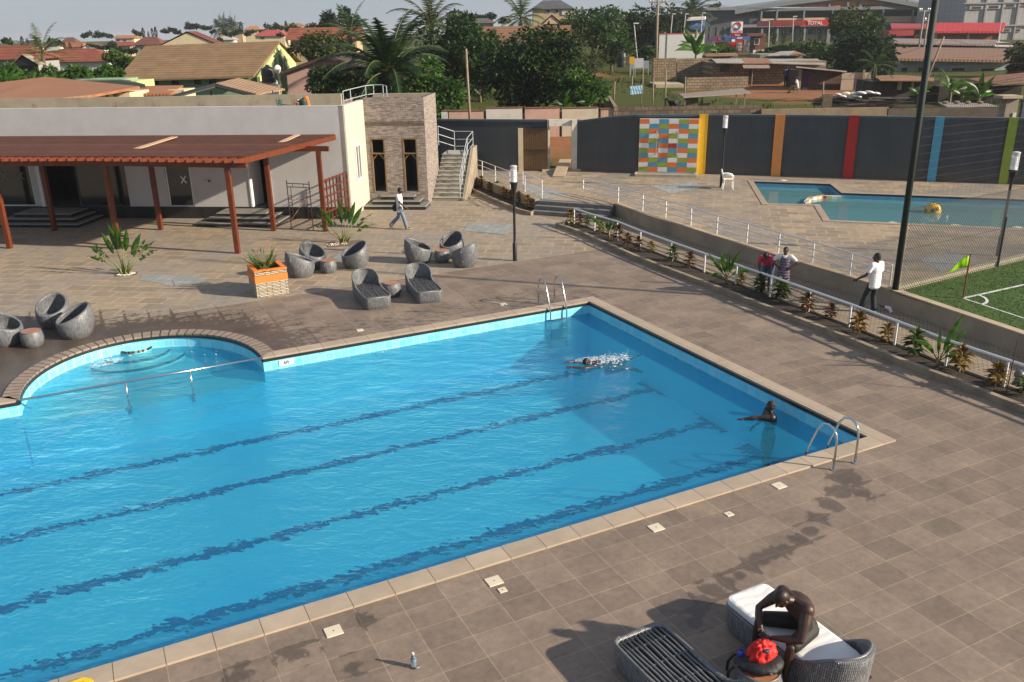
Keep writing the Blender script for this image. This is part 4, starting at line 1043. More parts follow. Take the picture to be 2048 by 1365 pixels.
def make_lounger(name,label,group):
    r=T(name,label,'sun lounger',(0,0,0),0,group)     # foot end at x=0, head towards +X, length 1.95
    L,w=1.95,.39; pts=[];hs=[]
    def P(x,y): 
        pts.append((x,y)); k=max(0,(x-1.18)/(L-1.18)); hs.append(.36+.40*(k*k*(3-2*k)))
    for a in range(180,271,18): P(.13+.13*math.cos(R(a)),-w+.13+.13*math.sin(R(a)))
    for i in range(1,10): P(.13+(L-w-.13)*i/10,-w-.01*math.sin(PI*i/10))
    for a in range(-90,91,12): P(L-w+w*1.0*math.cos(R(a)),w*math.sin(R(a))*1.06)
    for i in range(9,0,-1): P(.13+(L-w-.13)*i/10,w+.01*math.sin(PI*i/10))
    for a in range(90,180,18): P(.13+.13*math.cos(R(a)),w-.13+.13*math.sin(R(a)))
    m=shell(pts,hs,lambda z: interp(z,[(0,.93),(.1,.98),(.25,1.0),(.4,1.0),(.76,.99)]),.06,.27,lean=lambda i,z:(.16*max(0,z-.3)*max(0,(pts[i][0]-1.2)),0)); m.build('woven_shell',WICK,r,smooth=True,world=False)
    m=MB(); m.prism([(.05,-w+.05),(L-.1,-w+.06),(L-.06,0),(L-.1,w-.06),(.05,w-.05)],.26,.28); m.build('bed_base',INSIDE,r,world=False)
    m=MB(); rr=random.Random(5)
    for i in range(11):
        y=-.31+i*.062; b=[(x,y+rr.uniform(-.012,.012),.345) for x in (.06,.4,.75,1.1,1.45,1.78-.5*y*y*2)]; m.tube(b,.0155,6)
    m.build('slats',CANE,r,smooth=True,world=False)
    m=MB()
    for x in (.25,.6,.95,1.3,1.65): m.tube([(x,-w+.03,.328),(x,w-.03,.328)],.014,6)
    m.build('cross_ties',CANE,r,world=False)
    m=MB(); m.tube([(pts[i][0]*.985+.01,pts[i][1]*.96,hs[i]+.005) for i in range(len(pts))]+[(pts[0][0]*.985+.01,pts[0][1]*.96,hs[0]+.005)],.022,6); m.build('rim_band',CANE,r,smooth=True,world=False)
    return r
def face(a,b): return math.atan2(b.y-a.y,b.x-a.x)
sets=[('cluster cut by the left edge of the photo',[((14,688),'wicker egg chair half cut off by the left edge beside its drum table'),((112,652),'wicker egg chair facing the pool, left of the wet paving, opening forward'),((155,672),'wicker egg chair seen from its side with back to the wet paving')],(68,692),'wicker drum table on the wet paving by the left edge of photo'),
 ('cluster beside the orange planter',[((603,552),'wicker egg chair right beside the orange planter, seen from behind'),((628,536),'wicker egg chair behind the table next to the orange planter, opening forward'),((712,534),'wicker egg chair below the right hand fan palm, opening to the left')],(658,545),'wicker drum table between the three egg chairs beside the orange planter'),
 ('cluster near the lamp post',[((838,524),'wicker egg chair at left of the cluster nearest the lamp post'),((905,514),'wicker egg chair at the back of the cluster nearest the lamp post'),((930,532),'wicker egg chair closest to the lamp post, seen from behind')],(885,524),'wicker drum table within the egg chairs nearest the lamp post')]
ch0=make_chair('egg_chair','x','wicker egg chairs by the pool'); tb0=make_table('drum_table','x','wicker drum tables'); first=True
for nm,cs,tp,tl in sets:
    tpos=gp(*tp)
    for (px,l) in cs:
        p=gp(*px); a=face(p,tpos)
        if first: ch0.location=p; ch0.rotation_euler.z=a; ch0['label']=l; 
        else: dup(ch0,p,a,l,'wicker egg chairs by the pool')
        first=False
    if tp==(68,692): tb0.location=tpos; tb0['label']=tl
    else: dup(tb0,tpos,.3,tl,'wicker drum tables')
dup(tb0,gp(785,592),.5,'wicker drum table between the two bare sun loungers by the far pool edge','wicker drum tables')
lo=make_lounger('sun_lounger','x','wicker sun loungers')
f=gp(759,620); h=gp(715,572); lo.location=f; lo.rotation_euler.z=face(f,h); lo['label']='bare wicker lounger left of the drum table at the far side of the pool'
f2=gp(862,608); h2=gp(822,562); dup(lo,f2,face(f2,h2),'bare wicker lounger right of the drum table at the far side of the pool','wicker sun loungers')
q0=gp(1490,1180,.45); q1=gp(1693,1338,.45); LA=face(q0,q1); L4=Vector((q0.x,q0.y,0)); Lx=Vector((math.cos(LA),math.sin(LA),0)); Ly=Vector((-Lx.y,Lx.x,0))
dup(lo,L4,LA,'wicker lounger under the white mattress the seated man sits on','wicker sun loungers')
q2=gp(1270,1262,.36); L3=Vector((q2.x,q2.y,0)); dup(lo,L3,LA+.03,'bare wicker lounger in the foreground with grey cane slats, cut by lower frame','wicker sun loungers')
NT_=gp(1492,1358); NTB=Vector((NT_.x,NT_.y,0))
NTB=L4+Lx*1.22+Ly*(-.86)
dup(tb0,NTB,.2,'wicker drum table in the foreground under the black backpack','wicker drum tables',1.02)
# mattress
mt=T('mattress','long white mattress with the seated man on foreground lounger','mattress',L4+Vector((0,0,.36)),LA)
m=MB(); n=30
def mattress():
    bm=bmesh.new(); pts=[]
    L,w=1.80,.35
    for a in range(180,271,15): pts.append((.1+.1*math.cos(R(a)),-w+.1+.1*math.sin(R(a))))
    for a in range(-90,91,15): pts.append((L-.22+.22*math.cos(R(a)),(w-.22)*(1 if a>0 else -1 if a<0 else 0)+.22*math.sin(R(a))))
    for a in range(90,180,15): pts.append((.1+.1*math.cos(R(a)),w-.1+.1*math.sin(R(a))))
    return pts
pp=mattress(); 
def shr(k): return [(p[0]+(.9-p[0])*k,p[1]*(1-k*2.2)) for p in pp]
for (a,za,b_,zb_) in ((.012,.0,0,.02),(0,.02,0,.08),(0,.08,.012,.10),(.012,.10,.05,.108)): 
    A,B=shr(a),shr(b_); k=len(A); m.add([(x,y,za) for x,y in A]+[(x,y,zb_) for x,y in B],[(i,(i+1)%k,k+(i+1)%k,k+i) for i in range(k)])
A=shr(.05); m.add([(x,y,.108) for x,y in A],[tuple(range(len(A)))])
CL=NT('white_canvas'); v=CL.coord(); CL.col(CL.ramp(CL.noise(v,1.2,4),[(.3,(.74,.73,.72)),(.7,(.82,.81,.80))])); CL.set(rough=.8); wv=CL.N('TexWave'); wv.inputs['Scale'].default_value=2.2; wv.inputs['Distortion'].default_value=6; wv.inputs['Detail'].default_value=2; CL.L(v,wv.inputs['Vector']); CL.bump(CL.math('ADD',wv.outputs['Fac'],CL.noise(v,5,4)),.13,.04)
CL=CL.m
o=m.build('cushion_body',CL,mt,smooth=True,world=False); smooth_angle(o,50)
# things on the foreground table: backpack, red shirt, blue bottle
TZ=.43
BLK=M('black_nylon',(.010,.010,.012),.6,.3,8,.3,30)
bp=T('backpack','black backpack lying flat on the foreground drum table','backpack',NTB+Vector((0,0,TZ)),LA+.9)
m=MB(); m.ell((0,0,.075),(.27,.19,.075)); m.ell((.12,.02,.08),(.16,.17,.085)); m.ell((-.16,0,.06),(.15,.16,.06)); m.ell((.0,-.12,.07),(.2,.08,.06)); meshobj('bag_body',remesh(m,.014,3),BLK,bp)
for k in (-1,1):
    m=MB(); m.tube([(-.2,.08*k,.1),(-.3,.1*k,.06),(-.36,.09*k,-.03),(-.37,.08*k,-.16)],[.018,.02,.02,.016],6); m.build('strap',BLK,bp,world=False)
m=MB(); m.tube([(.1,-.195,.09),(.12,-.21,.085)],.01,6); m.build('zip_pull',ALU,bp,world=False)
rs=T('red_shirt','crumpled bright red shirt bundled on the black backpack','shirt',NTB+Vector((.03,.06,TZ+.13)),.4); rs.scale=(1.0,.95,1.35)
from mathutils import noise as mnoise
m=MB(); m.ell((0,0,.02),(.185,.145,.115),None,64,36)
for v in m.v:
    d=v.normalized(); q=Vector((d.x*2.2,d.y*2.2,d.z*1.2)); f=1-abs(mnoise.noise(q*1.3+Vector((3,1,7))))*1.1; g2=1-abs(mnoise.noise(q*3.1))*.9
    v*= .62+.34*f+.16*g2
    if v.z<-.01: v.z=-.01
bpy_m=bpy.data.meshes.new('cloth'); bpy_m.from_pydata([tuple(p) for p in m.v],[],m.f); bpy_m.polygons.foreach_set('use_smooth',[True]*len(bpy_m.polygons)); sm=bpy_m
RED=M('red_jersey',(.62,.012,.008),.6,.2,10,.4,35)
meshobj('cloth',sm,RED,rs)
m=MB(); m.ell((-.02,-.10,.10),(.055,.03,.02)); m.build('dark_print',M('navy_print',(.02,.02,.05),.6),rs,smooth=True,world=False)
bt=T('blue_bottle','small bright blue water bottle standing on the foreground table edge','bottle',NTB-Lx*.13*0+Vector((-.21,.10,TZ-.005)))
BLU=M('blue_plastic',(.02,.06,.45),.2); m=MB(); m.lathe([(.035,0),(.038,.02),(.036,.08),(.038,.12),(.03,.15),(.015,.175)],n=14); m.build('body',BLU,bt,smooth=True,world=False); m=MB(); m.lathe([(.018,.176),(.018,.205)],n=10); m.build('cap',M('blue_cap',(.01,.03,.30),.4),bt,world=False); m=MB(); m.lathe([(.0385,.045),(.0385,.095)],n=14,close=False); m.build('bottle_label',M('bottle_paper',(.4,.42,.5),.5),bt,world=False)
# clear bottle on deck
p=gp(828,1335); cb=T('water_bottle','clear plastic water bottle left standing on the near paving','bottle',p,.3)
CLR=NT('clear_plastic'); CLR.col((.75,.86,.95)); CLR.set(rough=.08,trans=.85); CLR=CLR.m
m=MB(); m.lathe([(.028,0),(.036,.01),(.035,.06),(.031,.08),(.036,.10),(.036,.14),(.02,.185),(.013,.20)],n=14); m.build('body',CLR,cb,smooth=True,world=False)
m=MB(); m.lathe([(.016,.201),(.016,.225)],n=10); m.build('cap',M('white_cap',(.8,.8,.8),.4),cb,world=False); m=MB(); m.lathe([(.0365,.1),(.0365,.14)],n=14,close=False); m.build('bottle_label',M('label_blue',(.12,.3,.5),.5),cb,world=False)
p=gp(828,1335)+Vector((.05,-.02,0)); m=MB(); m.ell((p.x,p.y,.02),(.045,.03,.02),Euler((0,.2,.6))); tag(recenter(m.build('plastic_wrapper',CLR,smooth=True)),'crumpled clear wrapper touching the water bottle on the paving','wrapper')
p=gp(150,1384); fb=T('kickboard','yellow kickboard lying on coping at the lower left of photo','kickboard',(p.x,p.y,.037),.5); m=MB(); m.prism([(-.2,-.13),(.12,-.13),(.2,-.06),(.22,0),(.2,.06),(.12,.13),(-.2,.13)],0,.035); m.build('foam_board',M('yellow_foam',(.75,.55,.02),.7),fb,world=False); m=MB(); m.prism([(.05,-.06),(.12,-.05),(.12,.05),(.05,.06)],.036,.039); m.build('grip_patch',M('yellow_dark',(.5,.35,.02),.7),fb,world=False)
# skimmer covers
SKM=M('skimmer_plastic',(.66,.58,.45),.5,.06)
def skim(px,py,z,s,label,root=None,zz=.0):
    p=gp(px,py,z); r=T('skimmer_cover',label,'drain cover',p,ANG,'square drain covers round the pools')
    m=MB(); m.box((0,0,.006),(s,s*.92,.012),taper=.97); m.build('lid',SKM,r,world=False)
    m=MB(); m.lathe([(.012,.0121),(.010,.0135)],n=10); m.build('screw',M('screw_dark',(.05,.045,.04),.5),r,world=False); return r
for px,py,z,s,l in ((667,1263,0,.23,'large cream drain cover nearest the standing water bottle'),(988,1163,0,.23,'large cream drain cover with a small square one touching its corner'),(1005,1181,0,.12,'small cream cover touching the corner of a large cover'),(1312,1056,0,.22,'large cream drain cover in the middle of the row on near paving'),(1458,1029,0,.13,'small lone cream cover between two large covers on near paving'),(1558,972,0,.21,'large cream drain cover nearest the pool ladder in front'),
  (1006,609,0,.2,'small pale cover left of the far pool ladder'),(720,661,0,.18,'small pale cover beside the far coping'),
  (1447,0,0,0,''),):
    if s: skim(px,py,z,s,l)
for px,py,l in ((1566,361,'pale cover behind the far edge of the toddler pool'),(1785,446,'pale cover left of the tall net pole before the children\'s pool'),(1848,450,'pale cover right of the tall net pole before the children\'s pool'),(1911,451,'pale cover below the floating ball beyond the mesh fence'),(1983,456,'pale cover left of the lamp post beyond the mesh fence'),(2035,455,'pale cover at the right edge beyond the mesh fence')): skim(px,py,ZU+.001,.28,l)
# depth plaque
a=PL((V2(gp(571,717,-.1))-PC).dot(E1),0); pz=-.19
dp=T('depth_plaque','white depth plaque reading 6ft on the far pool wall','sign',(a.x,a.y,pz),ANG)
m=MB(); m.box((0,-.012,0),(.36,.016,.15)); m.build('plate',M('plaque_white',(.78,.78,.78),.4),dp,world=False)
def text(s,size,mat,parent,loc,rot,name='lettering',ext=.003,sx=1.0,align='CENTER'):
    cu=bpy.data.curves.new(name,'FONT'); cu.body=s; cu.size=size; cu.extrude=ext; cu.align_x=align; cu.align_y='CENTER'; cu.offset=size*.012
    o=bpy.data.objects.new(name,cu); COL.objects.link(o); dg=bpy.context.evaluated_depsgraph_get(); me=bpy.data.meshes.new_from_object(o.evaluated_get(dg)); bpy.data.objects.remove(o)
    me.materials.clear(); me.materials.append(mat); n=bpy.data.objects.new(name,me); COL.objects.link(n); n.parent=parent; n.location=loc; n.rotation_euler=rot; n.scale=(sx,1,1); return n
text('6ft',.135,M('plaque_ink',(.02,.03,.10),.5),dp,(0,-.022,0),(R(90),0,0))
# ladders
STEEL=M('stainless_steel',(.62,.62,.62),.18,.04,metal=1.0)
def ladder(name,label,org,inward,along,near=False):
    r=T('pool_ladder',label,'pool ladder',(org.x,org.y,0))
    for k in (-.27,.27):
        b=org+along*k; o=-inward
        P=[(b+o*.62,0.0),(b+o*.62,.55),(b+o*.60,.68),(b+o*.52,.78),(b+o*.40,.82),(b+o*.27,.78),(b+o*.17,.66),(b+inward*.03,.15),(b+inward*.10,-.1),(b+inward*.10,-1.2)]
        m=MB(); m.tube([(p.x,p.y,z) for p,z in P],.022,10); m.build('rail',STEEL,r,smooth=True)
        m=MB(); p=b+o*.62; m.lathe([(.05,.003),(.05,.015),(.03,.025)],(p.x,p.y,0),12); m.build('flange',STEEL,r)
    for z in (-.30,-.6,-.9):
        m=MB(); a,c_=org+along*-.27+inward*.1,org+along*.27+inward*.1; m.bar((a.x,a.y,z),(c_.x,c_.y,z),.08,.03); m.build('rung',STEEL,r)
    return r
uu=(V2(gp(1106,612))-PC).dot(E1); ladder('a','stainless steel ladder hooked over the far pool edge',PL(uu,0),E2,E1)
uu=(V2(gp(1652,914))-PC).dot(E1); ladder('b','stainless steel ladder hooked over the near pool edge by the corner',PL(uu,NEAR),-E2,E1)
# bay handrail
hr=T('bay_handrail','long stainless steel handrail across the mouth of the rounded bay','handrail',(*PL((uL+uR)/2,0),-.3))
a,b_=PL(uL+.02,.06),PL(uR-.02,.06); zr=.05; m=MB(); m.tube([(a.x,a.y,zr),(b_.x,b_.y,zr)],.03,10); m.build('rail',STEEL,hr,smooth=True)
for px in (222,357):
    q=PL(lerp(uL,uR,(px-38)/(524-38)*1.0+(.03 if px<300 else .02)),.06); m=MB(); m.tube([(q.x,q.y,-.76),(q.x,q.y,zr)],.025,8); m.build('post',STEEL,hr,smooth=True); m=MB(); m.lathe([(.06,SHELF+.005),(.055,SHELF+.03)],(q.x,q.y,0),12); m.build('flange',STEEL,hr)
# planter
ORN=M('orange_render',(.74,.20,.035),.6,.05)
SLV=brick('split_stone',(.62,.56,.45),(.52,.45,.34),(.05,.035,.025),.38,.042,.012,rot=(R(90),0,-R(27)),rough=.8,var=.25)
def slv(axis):
    t=NT('split_stone_%d'%axis); v=t.coord(); sx=t.N('SeparateXYZ'); t.L(v,sx.inputs[0]); cb=t.N('CombineXYZ'); t.L(sx.outputs[axis],cb.inputs[0]); t.L(t.math('ADD',sx.outputs[2],t.math('MULTIPLY',t.noise(v,3,3),.06)),cb.inputs[1])
    b=t.N('TexBrick',offset=.41); b.inputs['Scale'].default_value=1; b.inputs['Brick Width'].default_value=.42; b.inputs['Row Height'].default_value=.045; b.inputs['Mortar Size'].default_value=.011; b.inputs['Color1'].default_value=(.66,.6,.48,1); b.inputs['Color2'].default_value=(.5,.42,.3,1); b.inputs['Mortar'].default_value=(.045,.03,.02,1)
    t.L(cb.outputs[0],b.inputs['Vector']); t.col(b.outputs['Color']); t.set(rough=.8); t.bump(t.math('MULTIPLY',b.outputs['Fac'],-1),.6,.02); return t.m
p0_=gp(515,597); p1_=gp(580,587); pr=(p1_-p0_); PW=.98; pa=math.atan2(pr.y,pr.x); px_=Vector((math.cos(pa),math.sin(pa),0)); py_=Vector((-px_.y,px_.x,0)); pc=p0_+px_*PW/2+py_*PW/2
pl=T('planter_box','square planter with orange band and split stone strips by egg chairs','planter',pc,pa)
hw=PW/2
def pbox(z0,z1,o,mats,nm,):
    for i,(q,ax) in enumerate((((0,-1),0),((1,0),1),((0,1),0),((-1,0),1))):
        m=MB(); h_=hw+o
        if ax==0: m.box((0,q[1]*(h_-.04),(z0+z1)/2),(2*h_,.08,z1-z0))
        else: m.box((q[0]*(h_-.04),0,(z0+z1)/2),(.08,2*h_-.1605,z1-z0))
        m.build(nm,mats[ax],pl,world=False)
sl_=(slv(0),slv(1))
pbox(0,.46,0,sl_,'stone_side'); pbox(.4605,.68,.012,(ORN,ORN),'orange_band'); pbox(.6805,.80,0,sl_,'stone_side')
for q in ((0,-1),(0,1),(1,0),(-1,0)):
    m=MB(); h_=hw+.012
    if q[0]==0: m.box((0,q[1]*(h_-.07),.825),(2*h_,.14,.05))
    else: m.box((q[0]*(h_-.07),0,.825),(.14,2*h_-.281,.05))
    m.build('orange_rim',ORN,pl,world=False)
m=MB(); m.box((0,0,.3),(2*hw-.17,2*hw-.17,.62)); m.build('soil',SOIL,pl,world=False)
# railings
WHITE=M('white_rail_paint',(.72,.72,.70),.4,.05)
rr_=T('ramp_railing','white single bar railing on short posts along the long planting bed','railing',(posts[0].x,posts[0].y,0))
PP=[Vector((p.x,p.y,.1)) for p in posts]; tops=[at(px,py,p.y).z for (px,py),p in zip([(1148,420),(1190,434),(1234,448),(1281,466),(1342,488),(1410,512),(1474,537),(1542,561),(1620,588),(1702,617),(1796,650),(1900,687),(2014,728)],PP)]
hh=sum(tops)/len(tops); RH=.72
for p in PP:
    m=MB(); m.tube([p,(p.x,p.y,RH)],.03,8); m.build('post',WHITE,rr_)
m=MB(); m.tube([(p.x,p.y,RH) for p in PP],.036,8); m.build('top_rail',WHITE,rr_)
ur=T('terrace_railing','white three bar railing along the edge of the upper terrace','railing',(C_.x,C_.y,ZU))
up=[gp(*p,ZU) for p in [(1166,389),(1236,405),(1285,422),(1331,436),(1381,452),(1433,470),(1493,487),(1556,507),(1624,528),(1699,552),(1778,578)]]
for i,p in enumerate(up):
    hgt=.70 if i else .42
    m=MB(); m.tube([(p.x,p.y,ZU+(0 if i else .25)),(p.x,p.y,ZU+.70)],.028,8); m.build('post',WHITE,ur)
for lv in (.70,.47,.23): m=MB(); m.tube([(p.x,p.y,ZU+lv) for p in up],.027,8); m.build('rail',WHITE,ur)
lr=T('short_bed_railing','white three bar railing above the short planting bed near the stairs','railing',(A_.x,A_.y,ZU))
lp=[gp(*p,ZU) for p in [(943,346),(965,353),(991,364),(1020,376),(1050,384),(1084,397)]]
for p in lp: m=MB(); m.tube([p,p+Vector((0,0,.78))],.022,8); m.build('post',WHITE,lr)
for lv in (.78,.52,.27): m=MB(); m.tube([p+Vector((0,0,lv)) for p in lp],.018,8); m.build('rail',WHITE,lr)
e_=lp[-1]+Vector((.1,1.9,0)); m=MB(); 
for lv in (.78,.3): m.tube([lp[-1]+Vector((.04,0,lv)),e_+Vector((-.9,1.0,lv))],.018,8)
m.build('return_rail',WHITE,lr); m=MB(); q=e_+Vector((-.9,1.0,0)); m.tube([q+Vector((0,0,.2)),q+Vector((0,0,.78))],.02,8); m.build('post',WHITE,lr)
# lamp posts
BLKM=M('black_metal',(.008,.009,.009),.5,.1)
GLS=NT('lamp_glass'); GLS.col((.85,.88,.9)); GLS.set(rough=.05,alpha=.22); GLS=GLS.m
def make_lamp(label):
    r=T('lamp_post',label,'lamp post',(0,0,0),0,'black lamp posts with clear cylinder lanterns')
    m=MB(); m.lathe([(.075,0),(.075,.62),(.05,.66),(.045,.9),(.042,2.35),(.05,2.42),(.10,2.55),(.13,2.72),(.135,2.76)],n=14); o=m.build('pole',BLKM,r,world=False); smooth_angle(o,35)
    m=MB(); m.lathe([(.12,2.761),(.12,3.26),(.118,3.27)],n=18,close=False); m.lathe([(.112,3.262),(.112,2.77)],n=18,close=False); m.build('glass_cylinder',GLS,r,smooth=True,world=False)
    m=MB(); 
    for i in range(5): m.lathe([(.05,3.17-i*.055),(.098,3.135-i*.055),(.05,3.135-i*.055)],n=16,close=False)
    m.lathe([(.10,2.765),(.07,2.86),(.045,2.90)],n=16); m.build('louvre_rings',M('lamp_white',(.8,.8,.8),.4),r,world=False)
    m=MB(); m.lathe([(.122,3.271),(.122,3.30),(.06,3.32)],n=18); m.build('lid',M('lamp_lid',(.6,.55,.52),.4),r,world=False)
    return r
l1=make_lamp('black lamp post standing alone on the paving before the terrace steps'); l1.location=gp(1030,522)
dup(l1,gp(1442,375,ZU),.4,'black lamp post beside the white plastic chair and yellow stripe',None,.99); 
dup(l1,gp(1996,512,ZU),.9,'black lamp post beyond the mesh fence at the right edge')
# chair white plastic
PLW=M('white_plastic',(.80,.80,.78),.35,.03)
p=gp(1455,378,ZU); wc=T('plastic_chair','white plastic garden armchair beside the lamp post on upper terrace','chair',p,R(-8))   # faces +X
for (x,y,x2,y2) in ((.22,-.24,.18,-.2),(.22,.24,.18,.2),(-.25,-.22,-.18,-.19),(-.25,.22,-.18,.19)): m=MB(); m.tube([(x,y,0),(x2,y2,.43)],[.022,.03],8); m.build('leg',PLW,wc,world=False)
m=MB(); m.box((0,0,.44),(.46,.46,.035)); m.build('seat',PLW,wc,world=False)
m=MB()
for i in range(7): y=-.19+i*.063; m.bar((-.2,y,.47),(-.31,y*.9,.86-abs(y)*.25),.04,.02,up=(1,0,0))
m.tube([(-.21,-.23,.45),(-.3,-.21,.80),(-.32,0,.90),(-.3,.21,.80),(-.21,.23,.45)],.025,8); m.build('backrest',PLW,wc,smooth=False,world=False)
for k in (-1,1): m=MB(); m.tube([(-.28,.24*k,.68),(0,.27*k,.68),(.2,.26*k,.64),(.22,.24*k,.42)],[.025,.03,.03,.025],8); m.build('armrest',PLW,wc,smooth=True,world=False)
# ball and bottle in children's pool
p=gp(1865,425,ZU-.22); ba=T('beach_ball','yellow floating ball with black spots in the children\'s pool','ball',(p.x,p.y,ZU-.12)); m=MB(); m.ell((0,0,0),(.33,.33,.28),None,24,16); m.build('ball_skin',M('ball_yellow',(.72,.40,.01),.4),ba,smooth=True,world=False)
for i in range(9):
    a=i*2.4; zz=(.25,.05,.12,.28,-.02,.1,.22,.03,.31)[i]; c_=math.sqrt(max(0,1-(zz/.33)**2)); zz*=.84; q=Vector((.33*c_*math.cos(a),.33*c_*math.sin(a),zz)); m=MB(); nn=q.normalized(); m.ell(q*1.005,(.085,.085,.012),nn.to_track_quat('Z','Y').to_euler(),10,6); m.build('black_spot',M('ball_black',(.02,.02,.02),.5),ba,world=False)
m=MB(); m.lathe([(.04,.275),(.03,.33)],n=8); m.build('valve',MATS['ball_black'],ba,world=False)
p=gp(1894,437,ZU-.22); fb=T('floating_bottle','tiny white bottle floating in the children\'s pool','bottle',(p.x,p.y,ZU-.24)); m=MB(); m.lathe([(.035,0),(.04,.1),(.02,.15)],n=10); m.build('body',PLW,fb,world=False); m=MB(); m.lathe([(.02,.151),(.02,.18)],n=8); m.build('cap',M('pink_cap',(.6,.2,.2),.5),fb,world=False)
# net pole, mesh fence, netting
GPOLE=M('dark_green_pole',(.006,.014,.010),.7,.15)
pp_=gp(1790,582,ZU); npole=T('net_pole','tall dark green steel pole carrying the ball netting','pole',pp_); m=MB(); m.tube([pp_,pp_+Vector((0,0,9.5))],.085,12); m.build('shaft',GPOLE,npole,smooth=True); m=MB(); m.lathe([(.14,ZU),(.14,ZU+.03),(.09,ZU+.05)],(pp_.x,pp_.y,0),14); m.build('base_plate',GPOLE,npole)
FX=Vector((fd.x,fd.y,0)); P0=Vector((D_.x,D_.y,ZU))+FX*.1
WIRE=M('mesh_wire',(.018,.022,.02),.5,.1)
fe=T('mesh_fence','dark chain link fence between the terrace and the sports lawn','fence',P0)
FLn,FHt=11.0,2.35; sp=.105
m=MB()
def wire(m,a,b,w): m.bar(a,b,w,w,up=(.3,1,.2))
k=-FHt
while k<FLn:
    for sgn in (1,-1):
        s0,s1=(k,k+FHt); z0,z1=(0,FHt)
        a0=max(0,-s0); b0=max(0,s1-FLn)
        if sgn>0: A=P0+FX*(s0+a0)+Vector((0,0,a0)); B=P0+FX*(s1-b0)+Vector((0,0,FHt-b0))
        else: A=P0+FX*(s0+a0)+Vector((0,0,FHt-a0)); B=P0+FX*(s1-b0)+Vector((0,0,b0))
        if (A-B).length>.02: wire(m,A,B,.009)
    k+=sp
m.build('chain_link',WIRE,fe)
m=MB(); 
for z in (.05,1.2,2.35): m.tube([P0+Vector((0,0,z)),P0+FX*FLn+Vector((0,0,z))],.008,6)
m.build('tension_wires',WIRE,fe)
for s in (gp(2011,537,ZU)-P0).dot(FX),(gp(2011,537,ZU)-P0).dot(FX)+3.6: m=MB(); q=P0+FX*s; m.tube([q,q+Vector((0,0,1.55))],.04,8); m.build('post',GPOLE,fe)
ck=T('fence_kerb','pale stone kerb along the foot of the chain link fence','kerb',P0); m=MB(); q=Vector((-FX.y,FX.x,0))
for i in range(14): a=P0+FX*(i*1.0)+q*.12; m.bar(a+Vector((0,0,.06)),a+FX*.985+Vector((0,0,.06)),.16,.14)
m.build('kerb_stones',M('kerb_pale',(.40,.36,.25),.85,.15),ck)
ne=T('ball_netting','fine ball netting strung above the chain link fence','net',P0+Vector((0,0,FHt))); NETM=M('net_cord',(.12,.055,.05),.8)
m=MB()
for i in range(30): z=FHt+.15+i*.22; wire(m,P0+Vector((0,0,z)),P0+FX*FLn+Vector((0,0,z-.05)),.0028)
for i in range(50): s=i*.22; wire(m,P0+FX*s+Vector((0,0,FHt)),P0+FX*s+Vector((0,0,9)),.0018)
m.build('net_mesh',NETM,ne)
# corner flag
p=gp(1926,597,ZU); cf=T('corner_flag','lime green corner flag on a thin brown pole','flag',p); tp=at(1938,508,p.y); m=MB(); m.tube([p,(p.x,p.y,tp.z)],.022,8); m.build('pole',M('flag_pole',(.16,.05,.025),.5),cf)
z1=tp.z-.01; z0=z1-.36; m=MB(); V=[];N_=8
for i in range(N_+1):
    t_=i/N_; off=.05*math.sin(t_*5)
    for zq in (lerp(z1,z0-.12,t_),lerp(z0,z0-.14,t_)): 
        for th in (0,.004): V.append((p.x-.02-t_*.52,p.y+off+th,zq))
fs=[]
for i in range(N_):
    b=i*4; fs+=[(b,b+2,b+6,b+4),(b+1,b+5,b+7,b+3),(b,b+4,b+5,b+1),(b+2,b+3,b+7,b+6)]
fs+=[(0,1,3,2)]
m.add(V,fs); fm=leafmat('flag_cloth',(.55,.85,.02),(.62,.9,.05),.5); m.build('flag_cloth',fm,cf,smooth=True)
# thin rod and grey garden globe lamp by the right edge
p=gp(2013,785,.1); m=MB(); tpz=at(2031,680,p.y); m.tube([p,(p.x+.02,p.y,tpz.z)],.012,6); tag(recenter(m.build('metal_stake',M('brown_steel',(.07,.03,.02),.6))),'thin brown metal stake in the planting bed at the right edge','stake')
p=gp(2034,775,.05); gl=T('garden_globe','dark grey globe lamp low in the planting bed at right edge','lamp',p); m=MB(); m.ell((0,0,.30),(.11,.11,.11)); m.build('globe',M('grey_globe',(.10,.10,.12),.4),gl,smooth=True,world=False); m=MB(); m.lathe([(.13,0),(.11,.12),(.06,.2)],n=14); m.build('base',MATS['grey_globe'],gl,world=False)
# ================================================================ PEOPLE
def skinmat(name,c):
    return M(name,c,.45,.12,6,.05,60,spec=.5)
SK1=skinmat('skin_dark',(.060,.030,.018)); SK2=skinmat('skin_deep',(.040,.020,.013)); SK3=skinmat('skin_brown',(.050,.024,.015))
HAIR=M('black_hair',(.006,.006,.006),.7,.2,20,.4,80); EYEW=M('eye_white',(.5,.48,.45),.3); 
def frame(zax,xax):
    z=Vector(zax).normalized(); x=(Vector(xax)-z*Vector(xax).dot(z)).normalized(); y=z.cross(x); return Matrix((x,y,z)).transposed()
def ellm(m,c,rad,mat3,n=14,k=10): m.ell(c,rad,mat3.to_euler(),n,k)
BASE=dict(pelvis=(0,0,.95),chest=(0,.0,1.28),neck=(0,.0,1.46),head=(0,.02,1.60),hd=(0,0,1),hf=(0,1,0),
  shR=(.185,0,1.41),elR=(.24,-.02,1.13),wrR=(.25,.06,.88),shL=(-.185,0,1.41),elL=(-.24,-.02,1.13),wrL=(-.25,.06,.88),
  hipR=(.09,0,.92),knR=(.1,.02,.49),anR=(.1,-.01,.08),toR=(.12,.17,.03),hipL=(-.09,0,.92),knL=(-.1,.02,.49),anL=(-.1,-.01,.08),toL=(-.12,.17,.03),curl=.5)
